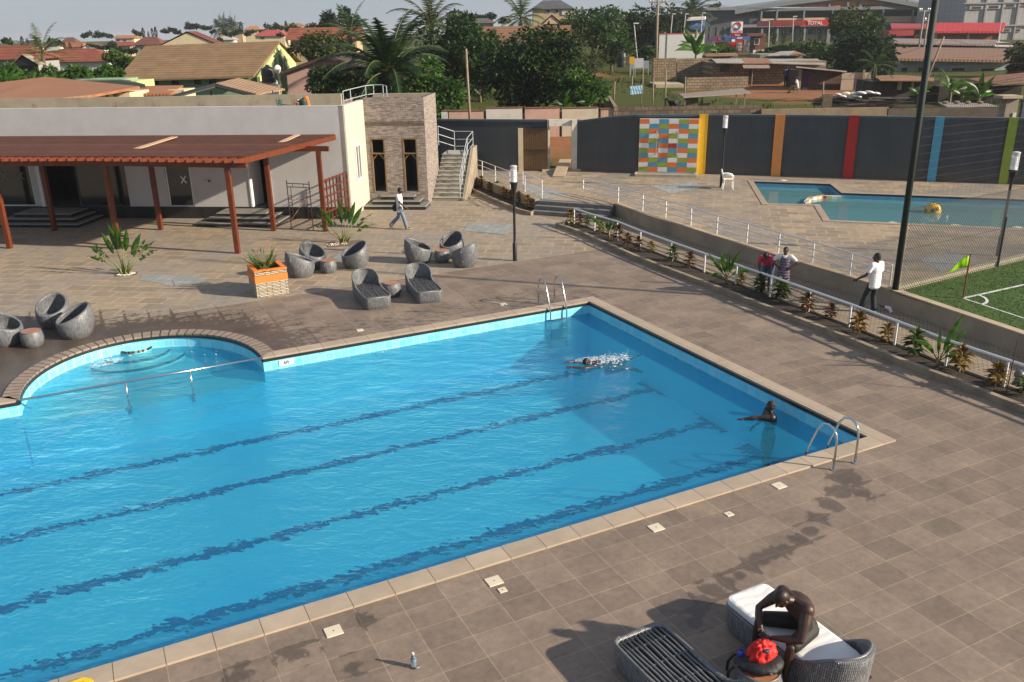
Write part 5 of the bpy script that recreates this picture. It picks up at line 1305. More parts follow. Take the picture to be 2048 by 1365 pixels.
def hand(m,el,wr,side,curl,s=1.0,palmdir=None):
    el,wr=Vector(el),Vector(wr); d=(wr-el).normalized(); up=Vector((side,0,0)) if abs(d.x)<.85 else Vector((0,0,1))
    if palmdir is not None: up=Vector(palmdir)
    nrm=(up-d*up.dot(d)).normalized()      # back of the hand
    lat=d.cross(nrm)
    pc=wr+d*.05*s; f3=Matrix((lat,nrm,d)).transposed(); ellm(m,pc,(.038*s,.017*s,.055*s),f3,10,8)
    for i,(o,l) in enumerate(((-.027,.068),(-.009,.08),(.009,.076),(.026,.06))):
        a=pc+d*.042*s+lat*o*s; r=.0095*s; l*=s; cur=curl*(1+.12*i)
        p=a; dr=d
        for k,(ll,bend) in enumerate(((.42,.45),(.33,.7),(.25,.6))):
            ang=cur*bend; dr=(dr*math.cos(ang)-nrm*math.sin(ang)).normalized(); q=p+dr*l*ll
            m.caps(p,q,r,r*.92,8); p=q; r*=.92
    a=pc-d*.02*s-lat*.032*s; b=a+(-lat*.75+d*.6-nrm*.35).normalized()*.035*s; c=b+(d*.9-lat*.2-nrm*.4).normalized()*.03*s
    m.caps(a,b,.013*s,.011*s,8); m.caps(b,c,.011*s,.009*s,8)
def build_body(name_root,J,vox,skin,female=False,muscle=1.0,hands=True):
    m=MB(); V=lambda k:Vector(J[k])
    lat=(V('shR')-V('shL')).normalized(); ax=(V('chest')-V('pelvis')).normalized(); up=(V('neck')-V('chest')).normalized()
    Fc=frame(ax,lat); Fh=frame(ax,V('hipR')-V('hipL'))
    ellm(m,V('pelvis')+ax*-.01,(.165,.115,.12),Fh); ellm(m,V('pelvis').lerp(V('chest'),.5),(.142*(.92 if female else 1),.10,.17),Fc)
    ellm(m,V('chest'),(.165*muscle,.112*muscle,.17),Fc); ellm(m,V('chest').lerp(V('neck'),.45),(.165*muscle,.095*muscle,.09),frame(up,lat))
    m.caps(V('chest').lerp(V('neck'),.7),V('neck'),.075,.056); m.caps(V('neck'),V('head'),.056,.055)
    for s in 'RL':
        sh,el,wr=V('sh'+s),V('el'+s),V('wr'+s)
        m.caps(V('chest').lerp(V('neck'),.6),sh,.07*muscle,.062*muscle); m.ell(sh,(.066*muscle,)*3)
        m.caps(sh,sh.lerp(el,.45),.056*muscle,.053*muscle); m.caps(sh.lerp(el,.45),el,.053*muscle,.040); m.caps(el,el.lerp(wr,.35),.041,.042*muscle); m.caps(el.lerp(wr,.35),wr,.042*muscle,.027)
        if hands: hand(m,el,wr,(1 if s=='R' else -1),J.get('curl'+s,J['curl']),1.0,J.get('palm'+s))
        hp,kn,an,to=V('hip'+s),V('kn'+s),V('an'+s),V('to'+s)
        m.caps(hp,hp.lerp(kn,.4),.088,.080); m.caps(hp.lerp(kn,.4),kn,.080,.056); m.caps(kn,kn.lerp(an,.35),.055,.058); m.caps(kn.lerp(an,.35),an,.058,.036)
        heel=an-(to-an)*.3; heel.z=min(heel.z,an.z-.02); heel.z=to.z+.005 if J.get('flat',1) else heel.z
        m.caps(an,heel,.036,.034); m.caps(heel,to,.035,.03); m.caps(an,to,.034,.026)
    hd=Vector(J['hd']).normalized(); hf=Vector(J['hf']); hf=(hf-hd*hf.dot(hd)).normalized(); hx=hf.cross(hd)
    FH=Matrix((hx,hf,hd)).transposed(); c=V('head')
    def h(x,y,z): return c+FH@Vector((x,y,z))
    ellm(m,c+hd*.015,(.076,.096,.105),FH,16,12); ellm(m,h(0,.03,-.055),(.058,.062,.062),FH); ellm(m,h(0,.058,-.085),(.032,.032,.028),FH)
    m.caps(h(0,.092,.01),h(0,.112,-.028),.010,.016,8); ellm(m,h(0,.088,-.058),(.026,.012,.012),FH); ellm(m,h(0,.083,.032),(.05,.014,.012),FH)
    for s in (-1,1): ellm(m,h(.078*s,-.005,-.012),(.012,.022,.032),FH)
    o=meshobj('body',remesh(m,vox,2,.4),skin,name_root)
    for s in (-1,1):
        e=MB(); ellm(e,h(.032*s,.079,.008),(.013,.009,.010),FH,8,6); e.build('eye',EYEW,name_root,smooth=True,world=False)
    return FH,c
def hair(root,FH,c,hd,kind='short',vox=.012):
    m=MB(); h=lambda x,y,z:c+FH@Vector((x,y,z))
    ellm(m,h(0,-.012,.035),(.083,.098,.097),FH,16,12); ellm(m,h(0,-.035,.0),(.078,.075,.085),FH,16,12)
    if kind=='bun': ellm(m,h(0,-.10,.05),(.05,.05,.05),FH)
    me=remesh(m,vox,1)
    # keep the cap off the face
    bm=bmesh.new(); bm.from_mesh(me); inv=FH.inverted(); kill=[]
    for v in bm.verts:
        q=inv@(v.co-c)
        if q.y>.02 and q.z<.055 - (q.y-.02)*-.1: kill.append(v)
        elif q.z<-.06: kill.append(v)
    bmesh.ops.delete(bm,geom=kill,context='VERTS'); bm.to_mesh(me); bm.free()
    return meshobj('hair',me,HAIR,root)
def tee(root,J,mat,vox=.014,length=.0,sleeve=.55,puff=1.0,name='shirt'):
    m=MB(); V=lambda k:Vector(J[k]); lat=(V('shR')-V('shL')).normalized(); ax=(V('chest')-V('pelvis')).normalized(); Fc=frame(ax,lat); up=(V('neck')-V('chest')).normalized()
    ellm(m,V('chest'),(.19*puff,.135*puff,.19),Fc); ellm(m,V('chest').lerp(V('neck'),.4),(.185*puff,.115*puff,.10),frame(up,lat))
    for t_ in [.75-.2*i for i in range(int((1.0+length)/.2)+1)]: ellm(m,V('pelvis').lerp(V('chest'),t_),(.178*puff,.128*puff,.10),Fc)
    for s in 'RL':
        sh,el=V('sh'+s),V('el'+s); m.caps(V('chest').lerp(V('neck'),.62),sh,.082,.078); m.caps(sh,sh.lerp(el,sleeve),.078,.072)
    return meshobj(name,remesh(m,vox,3),mat,root)
def trousers(root,J,mat,vox=.014,flare=1.0,to=1.0,name='trousers',r=1.0):
    m=MB(); V=lambda k:Vector(J[k]); ax=(V('chest')-V('pelvis')).normalized(); Fh=frame(ax,V('hipR')-V('hipL'))
    ellm(m,V('pelvis')-ax*.0,(.180,.128,.13),Fh); ellm(m,V('pelvis')+ax*.07,(.160,.115,.08),Fh)
    for s in 'RL':
        hp,kn,an=V('hip'+s),V('kn'+s),V('an'+s)
        if to<=.5: m.caps(hp,hp.lerp(kn,to*2),.102*r,.09*r)
        else:
            m.caps(hp,kn,.102*r,.074*r); m.caps(kn,kn.lerp(an,.95),.074*r,.068*r*flare)
    return meshobj(name,remesh(m,vox,3),mat,root)
def shoes(root,J,mat,name='shoe'):
    for s in 'RL':
        m=MB(); an,to=Vector(J['an'+s]),Vector(J['to'+s]); heel=an-(to-an)*.3; heel.z=to.z+.01
        m.caps(heel,to,.045,.04); m.caps(an-Vector((0,0,.02)),heel.lerp(to,.4),.045,.045); meshobj(name,remesh(m,.012,2),mat,root)
TEE=M('white_tee_cotton',(.74,.73,.74),.85,.05,5,.35,14)
JEAN=M('pale_denim',(.15,.20,.27),.85,.25,8,.2,40); DJEAN=M('dark_denim',(.012,.022,.032),.85,.25,8,.2,40)
# man walking past the clubhouse
p=gp(802,459); r=T('person','person in white shirt and pale jeans walking past the stone clad entrance','person',p,R(-86))
J=dict(BASE); J.update(pelvis=(0,.0,.93),hipR=(.09,.0,.90),hipL=(-.09,.0,.90),knR=(.09,.14,.50),anR=(.09,.24,.09),toR=(.10,.42,.03),knL=(-.09,-.08,.50),anL=(-.10,-.42,.16),toL=(-.10,-.36,.03),
  shR=(.18,-.05,1.40),elR=(.23,.04,1.12),wrR=(.22,.26,.93),shL=(-.18,.02,1.40),elL=(-.24,-.12,1.14),wrL=(-.22,-.08,.90),chest=(0,.0,1.27),neck=(0,.02,1.45),head=(0,.06,1.59),hd=(0,.12,1),flat=1,curl=.9)
FH,c=build_body(r,J,.010,SK2); hair(r,FH,c,None); tee(r,J,TEE,.014,.25); trousers(r,J,JEAN,.014,1.15); shoes(r,J,M('sandal_tan',(.42,.24,.13),.6))
m=MB(); m.ell((-.16,-.20,.86),(.07,.13,.15)); meshobj('shoulder_bag',remesh(m,.014,1),BLK,r)
m=MB(); m.tube([(-.17,-.2,1.0),(-.12,-.14,1.25),(.06,-.02,1.47),(.16,.02,1.44)],.012,6); m.build('bag_strap',BLK,r,world=False)
# man on the ramp
p=gp(1741,627,.004); r=T('person','person in white shirt and dark jeans seen from behind walking up the ramp','person',p,R(30))
J=dict(BASE); J.update(hipR=(.09,0,.92),knR=(.10,.06,.49),anR=(.10,-.02,.09),toR=(.12,.16,.03),knL=(-.10,.16,.51),anL=(-.10,.26,.10),toL=(-.12,.44,.03),elL=(-.30,.06,1.14),wrL=(-.42,.25,1.0),elR=(.25,.0,1.12),wrR=(.22,.20,.98),hf=(-.5,1,0),curl=1.2)
FH,c=build_body(r,J,.010,SK1); hair(r,FH,c,None); tee(r,J,TEE,.014,.22,.62,1.12); trousers(r,J,DJEAN,.014,1.1); shoes(r,J,M('trainer_white',(.6,.6,.58),.6))
# girl in pinafore
p=gp(1563,594,.004); r=T('person','girl in plaid pinafore over a white blouse standing with hands on hips','person',p,R(158))
g=.885; r.scale=(g,g,g)
J=dict(BASE); J.update(elR=(.42,-.04,1.20),wrR=(.21,.10,1.06),elL=(-.42,-.04,1.20),wrL=(-.21,.10,1.06),hf=(.25,1,-.15),curl=.8,palmR=(.4,.9,0),palmL=(-.4,.9,0))
FH,c=build_body(r,J,.010,SK3,True); hair(r,FH,c,None,'bun'); tee(r,J,M('blouse_white',(.72,.72,.70),.85,.04,5,.3,14),.014,-.3,.6,.97,'blouse')
t=NT('plaid_cloth'); v=t.coord(); sx=t.N('SeparateXYZ'); t.L(v,sx.inputs[0])
fx_=lambda o,s,w,ph=0: t.math('LESS_THAN',t.math('FRACT',t.math('ADD',t.math('MULTIPLY',o,s),ph)),w)
ax_=t.math('MULTIPLY',t.math('ARCTAN2',sx.outputs[1],sx.outputs[0]),.25)
cc=t.mix(t.math('MULTIPLY',fx_(ax_,12,.5),.5),(.02,.02,.085),(.10,.025,.05)); cc=t.mix(t.math('MULTIPLY',fx_(sx.outputs[2],11,.5),.5),cc,(.02,.03,.10)); cc=t.mix(t.math('MULTIPLY',t.math('MAXIMUM',fx_(ax_,12,.16,.1),fx_(sx.outputs[2],11,.16,.1)),.75),cc,(.50,.38,.40)); t.col(cc); t.set(rough=.85)
m=MB(); V=[];fs=[];n=36; prof=[(.35,.235,.21),(.5,.225,.20),(.7,.20,.17),(.92,.19,.145),(1.02,.165,.125),(1.12,.165,.128),(1.25,.178,.142),(1.36,.165,.125),(1.42,.13,.105)]
for z,a,b in prof:
    for i in range(n): th=2*PI*i/n; pl=1+.05*math.sin(th*9)*max(0,(.95-z)); V.append((a*pl*math.cos(th),b*pl*math.sin(th),z))
for j in range(len(prof)-1):
    for i in range(n): 
        if prof[j][0]>=1.25 and abs(math.cos(2*PI*(i+.5)/n))>.82: continue
        if prof[j][0]>=1.3 and math.sin(2*PI*(i+.5)/n)>.0 and abs(math.cos(2*PI*(i+.5)/n))<.4: continue
        fs.append((j*n+i,j*n+(i+1)%n,(j+1)*n+(i+1)%n,(j+1)*n+i))
m.add(V,fs); m.build('pinafore',t.m,r,smooth=True,world=False)
m=MB(); m.tube([(.07,.10,1.45),(.0,.135,1.37),(-.07,.10,1.45)],.02,6); m.build('collar',MATS['blouse_white'],r,smooth=True,world=False)
shoes(r,J,M('school_shoe',(.01,.01,.01),.4))
# woman leaning on the rail
p=gp(1529,588,.004); r=T('person','woman in pink top and blue jeans leaning forward with hands on the white rail','person',p,R(150))
J=dict(BASE); J.update(pelvis=(0,-.28,.84),chest=(0,-.02,1.06),neck=(0,.12,1.17),head=(0,.22,1.22),hd=(0,.75,.65),hf=(0,.65,-.75),shR=(.18,.06,1.12),shL=(-.18,.06,1.12),elR=(.20,.14,.92),elL=(-.20,.14,.92),wrR=(.15,.22,.77),wrL=(-.15,.22,.77),
  hipR=(.09,-.28,.82),hipL=(-.09,-.28,.82),knR=(.11,-.10,.46),knL=(-.11,-.10,.46),anR=(.10,-.14,.08),anL=(-.10,-.14,.08),toR=(.12,.05,.03),toL=(-.12,.05,.03),curl=1.3,palmR=(0,.5,.8),palmL=(0,.5,.8))
FH,c=build_body(r,J,.010,SK1,True); hair(r,FH,c,None); tee(r,J,M('pink_top',(.50,.028,.085),.8,.3,9,.3,18),.014,-.1,.55,.98,'top'); trousers(r,J,M('blue_denim',(.045,.09,.16),.85,.25,8,.2,40),.014,.9); shoes(r,J,M('sandal_brown',(.16,.05,.03),.6))
# swimmer doing front crawl
a=gp(1176,727,wl); b_=gp(1258,714,wl); dd=(b_-a).normalized(); r=T('person','person swimming face down with arms stretched ahead in the big pool','person',(a.x,a.y,wl-.05),math.atan2(dd.x,-dd.y))
# local +Y = swimming direction, prone
J=dict(BASE); J.update(pelvis=(0,-.62,-.08),chest=(0,-.28,-.03),neck=(0,-.10,.02),head=(0,.03,.07),hd=(0,.8,.6),hf=(0,.6,-.8),shR=(.19,-.12,.0),elR=(.30,.16,.02),wrR=(.24,.42,.06),shL=(-.19,-.10,.0),elL=(-.26,.20,.04),wrL=(-.16,.50,.08),
  hipR=(.09,-.64,-.10),knR=(.12,-1.05,-.12),anR=(.13,-1.42,-.02),toR=(.13,-1.58,.0),hipL=(-.09,-.64,-.10),knL=(-.12,-1.04,-.20),anL=(-.13,-1.36,-.30),toL=(-.13,-1.5,-.38),curl=.15,flat=0,palmR=(0,0,1),palmL=(0,0,1))
FH,c=build_body(r,J,.011,SK3); hair(r,FH,c,None); trousers(r,J,M('swim_trunks',(.02,.02,.03),.6),.014,1,.35,'swim_trunks')
FOAM=NT('white_foam'); FOAM.col((.80,.85,.88)); FOAM.set(rough=.3,alpha=.62); FOAM=FOAM.m
FT=NT('thin_foam'); FT.col((.75,.85,.9)); FT.set(rough=.4,alpha=FT.math('MULTIPLY',FT.ramp(FT.noise(FT.coord(),14,5,.7),[(.42,0),(.62,1)]),.75)); FT=FT.m
def foam_sheet(label,px0,py0,px1,py1,w,seed):
    rr=random.Random(seed); a=gp(px0,py0,wl); b=gp(px1,py1,wl); m=MB(); n=14; e=[]
    for i in range(n+1):
        t_=i/n; c=a.lerp(b,t_); ww=w*math.sin(PI*min(1,.08+t_*.9))*rr.uniform(.7,1.2); d=(b-a).normalized(); s_=Vector((-d.y,d.x,0)); e.append((c+s_*ww,c+Vector((0,0,.05*math.sin(PI*t_))),c-s_*ww))
    for p,q in zip(e,e[1:]):
        z=Vector((0,0,.006)); m.add([p[0]+z,p[1]+z,p[2]+z,q[0]+z,q[1]+z,q[2]+z],[(0,1,4,3),(1,2,5,4)])
    o=m.build('foam_sheet',FT,smooth=True); o['kind']='stuff'; o['label']=label
foam_sheet('thin foamy wake along the swimming person',1150,722,1262,716,.28,3)
foam_sheet('foam trail of moving water off the round bay steps',180,735,250,715,.25,6)
def splash(name,label,spots,n,seed):
    m=MB(); rr=random.Random(seed)
    for k in range(n):
        px,py,sx_,sz=rr.choice(spots); q=gp(px,py,wl); zz=abs(rr.gauss(0,sz)); s=rr.uniform(.002,.009)*(2.6 if zz<.03 else 1)
        m.ell((q.x+rr.gauss(0,sx_),q.y+rr.gauss(0,sx_),wl+.003+zz),(s*rr.uniform(1,2.6),s*rr.uniform(1,2),s*(.5 if zz<.03 else 1)),Euler((0,0,rr.uniform(0,3))),6,4)
    o=m.build(name,FOAM,smooth=True); o['kind']='stuff'; o['label']=label; return o
splash('water_splash','white splash of foam thrown up round the swimming person',[(1163,724,.10,.05),(1187,722,.10,.04),(1215,719,.14,.08),(1232,720,.15,.07),(1246,714,.10,.06),(1222,726,.2,.01)],240,4)
splash('bay_foam','scattered white foam by the round bay steps',[(196,728,.12,.005),(215,720,.2,.004),(420,705,.25,.004),(760,705,.12,.004)],45,9)
# swimmer standing in the shade by the right wall
a=gp(1541,834,wl); r=T('person','person standing in shaded water by the pool side with one arm stretched out','person',(a.x,a.y,wl-1.35),R(96))
J=dict(BASE); J.update(elL=(-.30,.16,1.40),wrL=(-.36,.44,1.37),shL=(-.19,.05,1.42),elR=(.28,.05,1.18),wrR=(.22,.24,1.05),hf=(-.1,1,0),curl=.2,palmL=(0,0,1))
J.update(elL=(-.12,.34,1.41),wrL=(-.06,.62,1.37))
FH,c=build_body(r,J,.011,SK2,False,1.3); hair(r,FH,c,None); trousers(r,J,MATS['swim_trunks'],.014,1,.4,'swim_trunks',1.15)
# man seated on the mattress
hpos=L4+Lx*1.02+Ly*.02; r=T('person','shirtless person in black shorts bent forward, seated on the white mattress','person',(hpos.x,hpos.y,0),math.atan2(Ly.x,-Ly.y))
sz=.47
J=dict(BASE); J.update(pelvis=(0,-.03,sz+.12),chest=(0,.12,sz+.44),neck=(0,.26,sz+.56),head=(.02,.40,sz+.62),hd=(.0,.65,.75),hf=(.1,.75,-.65),
  shR=(.20,.20,sz+.53),elR=(.36,.42,sz+.28),wrR=(.13,.58,sz+.14),shL=(-.20,.20,sz+.53),elL=(-.33,.38,sz+.24),wrL=(-.02,.54,sz+.13),
  hipR=(.10,-.02,sz+.09),knR=(.34,.40,sz+.12),anR=(.33,.47,.09),toR=(.36,.64,.035),hipL=(-.10,-.02,sz+.09),knL=(-.24,.44,sz+.10),anL=(-.23,.50,.09),toL=(-.25,.67,.035),curl=1.0,palmR=(.3,.3,.9),palmL=(-.3,.3,.9))
FH,c=build_body(r,J,.0075,SK3,False,1.34); trousers(r,J,M('black_shorts',(.012,.012,.012),.7,.3,10,.4,22),.012,1,.43,'shorts',1.08)
h=hair(r,FH,c,None,'short',.010); h.scale=(1,1,1); h.data.materials[0]=M('shaved_hair',(.020,.011,.008),.5)
m=MB(); wv_=Vector(J['wrR']); ev=Vector(J['elR']); dq=(wv_-ev).normalized(); 
m.tube([wv_+frame(dq,(1,0,0))@Vector((.032*math.cos(a),.032*math.sin(a),-.01)) for a in [R(x) for x in range(0,361,30)]],.007,6); m.build('wristband',M('pale_beads',(.55,.35,.22),.4),r,world=False)
# ================================================================ PLANTS
LFG=leafmat('paddle_leaf',(.035,.10,.012),(.07,.16,.02),.35,.35); STEMG=M('green_stem',(.17,.20,.06),.5,.15,6)
def ribleaf(m,base,dirv,length,width,droop,torn=0.0,seg=9,nrm=(0,-1,0),rr=None,taper=.9):
    # long blade with a midrib, optionally torn into strips
    base=Vector(base); d=Vector(dirv).normalized(); n=Vector(nrm); sd=d.cross(n); 
    if sd.length<1e-4: sd=Vector((1,0,0))
    sd.normalize(); pts=[];dd=d.copy(); p=base.copy()
    for i in range(seg+1):
        pts.append((p.copy(),dd.copy())); dd=(dd+Vector((0,0,-droop/seg))).normalized(); p=p+dd*length/seg
    def wd(t): return width*.5*max(.04,math.sin(PI*min(1,(t*.93+.07))**taper))
    for i in range(seg):
        a,da=pts[i]; b,db=pts[i+1]; t0,t1=i/seg,(i+1)/seg
        for s in (-1,1):
            w0,w1=wd(t0),wd(t1)
            if torn and rr.random()<torn:
                q=a.lerp(b,.5)+sd*s*w0*rr.uniform(.6,1.05)+Vector((0,0,-w0*.5*rr.random()))+d*length*.03
                m.add([a,a.lerp(b,.55),q],[(0,1,2)])
            else:
                up=n*(-.18)
                m.add([a,b,b+sd*s*w1+up*w1,a+sd*s*w0+up*w0],[(0,1,2,3)])
def fan_palm(label,px,py,hgt,seed,n=11):
    rr=random.Random(seed); p=gp(px,py); r=T('traveller_palm',label,'palm',p)
    L=MB(); S_=MB()
    for i in range(n):
        u=(i/(n-1)-.5)*2; a=u*R(46)+rr.uniform(-.05,.05); dirv=Vector((math.sin(a),rr.uniform(-.12,.12),math.cos(a)))
        pl=hgt*(.52-.12*abs(u))*rr.uniform(.92,1.08); tip=Vector((u*.10,0,.02))+dirv*pl
        S_.tube([(u*.08,0,0),tip*.5+Vector((0,0,.02)),tip],[.022,.016,.010],6)
        torn=0 if abs(u)<.6 and rr.random()<.85 else .6
        ribleaf(L,tip,dirv,hgt*(.62-.14*abs(u))*rr.uniform(.85,1.1),hgt*.125*(1 if torn==0 else .9),.15+.55*abs(u),torn,10,(0.15*u,-1,.15),rr)
    for i in range(5):
        a=rr.uniform(-1.2,1.2); S_.tube([(rr.uniform(-.1,.1),rr.uniform(-.08,.08),0),(a*.12,rr.uniform(-.1,.1),.25)],[.03,.02],6)
    S_.build('stems',STEMG,r,world=False,smooth=True); L.build('leaves',LFG,r,world=False); return r
fan_palm('traveller palm with split lower leaves standing left, in front of the pergola',250,549,1.6,4,12)
fan_palm('traveller palm right of the scaffold with upright undivided leaves',688,487,1.55,8,10)
SOILB=M('pit_soil',(.16,.10,.06),.95,.2,8)
for px,py,w,nm in ((252,549,.42,'soil pit with white pebbles round the left traveller palm'),(690,488,.8,'soil pit with pebbles round the traveller palm right of the scaffold')):
    p=gp(px,py); r=T('tree_pit',nm,'tree pit',p,R(15)); m=MB(); m.box((0,0,.004),(w*1.7,w*1.1,.008)); m.build('soil',SOILB,r,world=False)
    m=MB(); rr=random.Random(px)
    for i in range(70 if px<300 else 40):
        a=rr.uniform(0,2*PI); q=rr.uniform(.6,1) if px<300 else rr.uniform(.2,.7); m.ell((w*.7*q*math.cos(a)-(0 if px<300 else .3),w*.45*q*math.sin(a)-.02,.02),(rr.uniform(.02,.04),)*2+(.018,),None,6,4)
    o=m.build('pebbles',M('white_pebble',(.6,.57,.5),.8,.25,9),r,world=False); o['kind']='stuff'
# cycad in the planter
r=T('young_palm','young bright green palm growing in the orange banded planter','palm',pc+Vector((-.05,0,.60))); r.scale=(1.35,1.35,1.5)
L=MB(); S_=MB(); rr=random.Random(2)
for i in range(13):
    a=i*2.4; el=rr.uniform(.5,1.25); d=Vector((math.cos(a)*math.cos(el),math.sin(a)*math.cos(el),math.sin(el))); ln=rr.uniform(.45,.62); q=d*ln*.25
    S_.tube([(0,0,0),q,d*ln*.6],[.012,.009,.005],5)
    for k in range(8):
        b=d*ln*(.28+.09*k)+Vector((0,0,-.012*k))
        for s in (-1,1):
            sd=d.cross(Vector((0,0,1))).normalized(); L.leaf(b,b+(sd*s*.8+d*.75+Vector((0,0,-.15)))*.17,.03,(0,0,1))
    L.leaf(d*ln*.9,d*ln*1.2,.03,(0,0,1))
S_.build('stems',STEMG,r,world=False); L.build('leaves',leafmat('young_palm_leaf',(.05,.15,.014),(.11,.22,.025),.4),r,world=False)
# crotons
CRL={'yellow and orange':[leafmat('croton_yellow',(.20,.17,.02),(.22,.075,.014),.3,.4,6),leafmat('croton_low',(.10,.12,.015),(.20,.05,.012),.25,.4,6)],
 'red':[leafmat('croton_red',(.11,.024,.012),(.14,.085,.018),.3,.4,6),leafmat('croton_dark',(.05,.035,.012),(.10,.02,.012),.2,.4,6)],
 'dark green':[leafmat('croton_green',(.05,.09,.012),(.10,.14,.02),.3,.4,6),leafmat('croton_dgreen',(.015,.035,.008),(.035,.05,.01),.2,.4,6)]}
WSTEM=M('white_stem',(.4,.36,.3),.8,.2,8); BSTEM=M('brown_stem',(.10,.065,.04),.8)
def croton(p,kind,hgt,label,seed,bushy=1.0,white=False):
    rr=random.Random(seed); r=T('croton',label,'croton',p,0,'crotons in the kerbed beds')
    S_=MB(); S_.tube([(0,0,0),(rr.uniform(-.02,.02),0,hgt*.4),(rr.uniform(-.03,.03),0,hgt*.75)],[.018,.014,.008],6); S_.build('stem',WSTEM if white else BSTEM,r,world=False)
    A=MB(); 
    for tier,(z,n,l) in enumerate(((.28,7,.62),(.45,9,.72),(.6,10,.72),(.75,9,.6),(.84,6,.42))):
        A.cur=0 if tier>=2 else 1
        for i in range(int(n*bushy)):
            a=2*PI*i/int(n*bushy)+tier*.7+rr.uniform(-.25,.25); el=[-.05,.15,.4,.8,1.2][tier]+rr.uniform(-.2,.2)
            d=Vector((math.cos(a)*math.cos(el),math.sin(a)*math.cos(el),math.sin(el))); b=Vector((0,0,hgt*z)); ln=hgt*l*.80*rr.uniform(.8,1.15)
            A.leaf(b,b+d*ln,ln*.44,(0,0,1),.2,ln*.22)
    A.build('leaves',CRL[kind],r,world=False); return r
ords=['first','second','third','fourth','fifth','sixth','seventh','eighth','ninth','tenth','eleventh','twelfth','thirteenth','fourteenth','fifteenth','sixteenth','seventeenth','eighteenth','nineteenth','twentieth','last']
bed2=[(1141,448,'yellow and orange',.62,0),(1160,452,'red',.5,0),(1174,456,'dark green',.45,0),(1201,468,'yellow and orange',.52,0),(1236,482,'red',.62,1),(1255,492,'red',.5,0),(1276,500,'red',.5,0),(1302,505,'yellow and orange',.42,0),(1345,523,'dark green',.58,1),(1379,536,'red',.55,0),(1481,572,'yellow and orange',.42,0),(1520,588,'dark green',.62,0),(1561,600,'dark green',.68,0),(1613,627,'red',.6,1),(1660,640,'red',.5,0),(1716,668,'yellow and orange',.62,0),(1773,685,'yellow and orange',.52,0),(1827,714,'dark green',.72,0),(1919,744,'yellow and orange',.68,1),(1990,776,'yellow and orange',.60,0),(2044,792,'dark green',.48,0)]
for i,(px,py,k,h,wh) in enumerate(bed2):
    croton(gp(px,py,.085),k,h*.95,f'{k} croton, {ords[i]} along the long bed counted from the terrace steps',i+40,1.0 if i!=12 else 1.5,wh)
bed1=[(963,376,'yellow and orange',.62),(979,384,'yellow and orange',.5),(995,384,'dark green',.55),(1007,396,'yellow and orange',.55),(1022,400,'yellow and orange',.5),(1038,406,'yellow and orange',.55),(1055,417,'yellow and orange',.62)]
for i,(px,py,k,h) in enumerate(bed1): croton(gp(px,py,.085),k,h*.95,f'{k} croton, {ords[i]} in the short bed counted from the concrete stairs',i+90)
# coconut seedlings
CL_=leafmat('coconut_leaf',(.035,.10,.012),(.07,.15,.02),.35,.3,3)
def seedling(px,py,blades,label,seed):
    p=gp(px,py,.085); r=T('coconut_seedling',label,'palm seedling',p,0,'coconut seedlings in the long bed'); S_=MB(); S_.tube([(0,0,0),(0,0,.25)],[.045,.03],8); S_.build('stem',M('seedling_stem',(.26,.15,.06),.7),r,world=False,smooth=True)
    L=MB(); rr=random.Random(seed)
    for (dx,dz,l,w,dr) in blades: 
        L.tube([(0,0,.15),Vector((dx,rr.uniform(-.1,.1),dz)).normalized()*l*.3+Vector((0,0,.15))],[.014,.01],5)
        ribleaf(L,Vector((dx,0,dz)).normalized()*l*.25+Vector((0,0,.15)),(dx,rr.uniform(-.15,.15),dz),l*.8,w,dr,0,9,(0,-1,.3),rr)
    L.build('leaves',CL_,r,world=False)
seedling(1218,476,[(-.75,.8,1.15,.14,.25),(.55,.85,.75,.16,.3),(.1,1,.55,.12,.1),(-.25,1,.5,.14,.1)],'coconut seedling with one long blade leaning left near the terrace steps end',1)
seedling(1452,568,[(-.55,.9,.95,.14,.3),(-.25,1,.9,.15,.2),(.05,1,.85,.14,.1),(.35,1,.95,.16,.2),(.8,.6,.85,.15,.9),(-.8,.5,.6,.12,.7)],'full coconut seedling with many arching blades left of the pink top woman',2)
seedling(1874,735,[(.35,1,1.15,.17,.1),(.6,.9,.95,.12,.15),(-.55,.85,.95,.13,1.0),(.75,.5,.75,.14,1.0),(-.1,1,.8,.10,.1)],'tall coconut seedling with an upright blade near the right end of the bed',3)
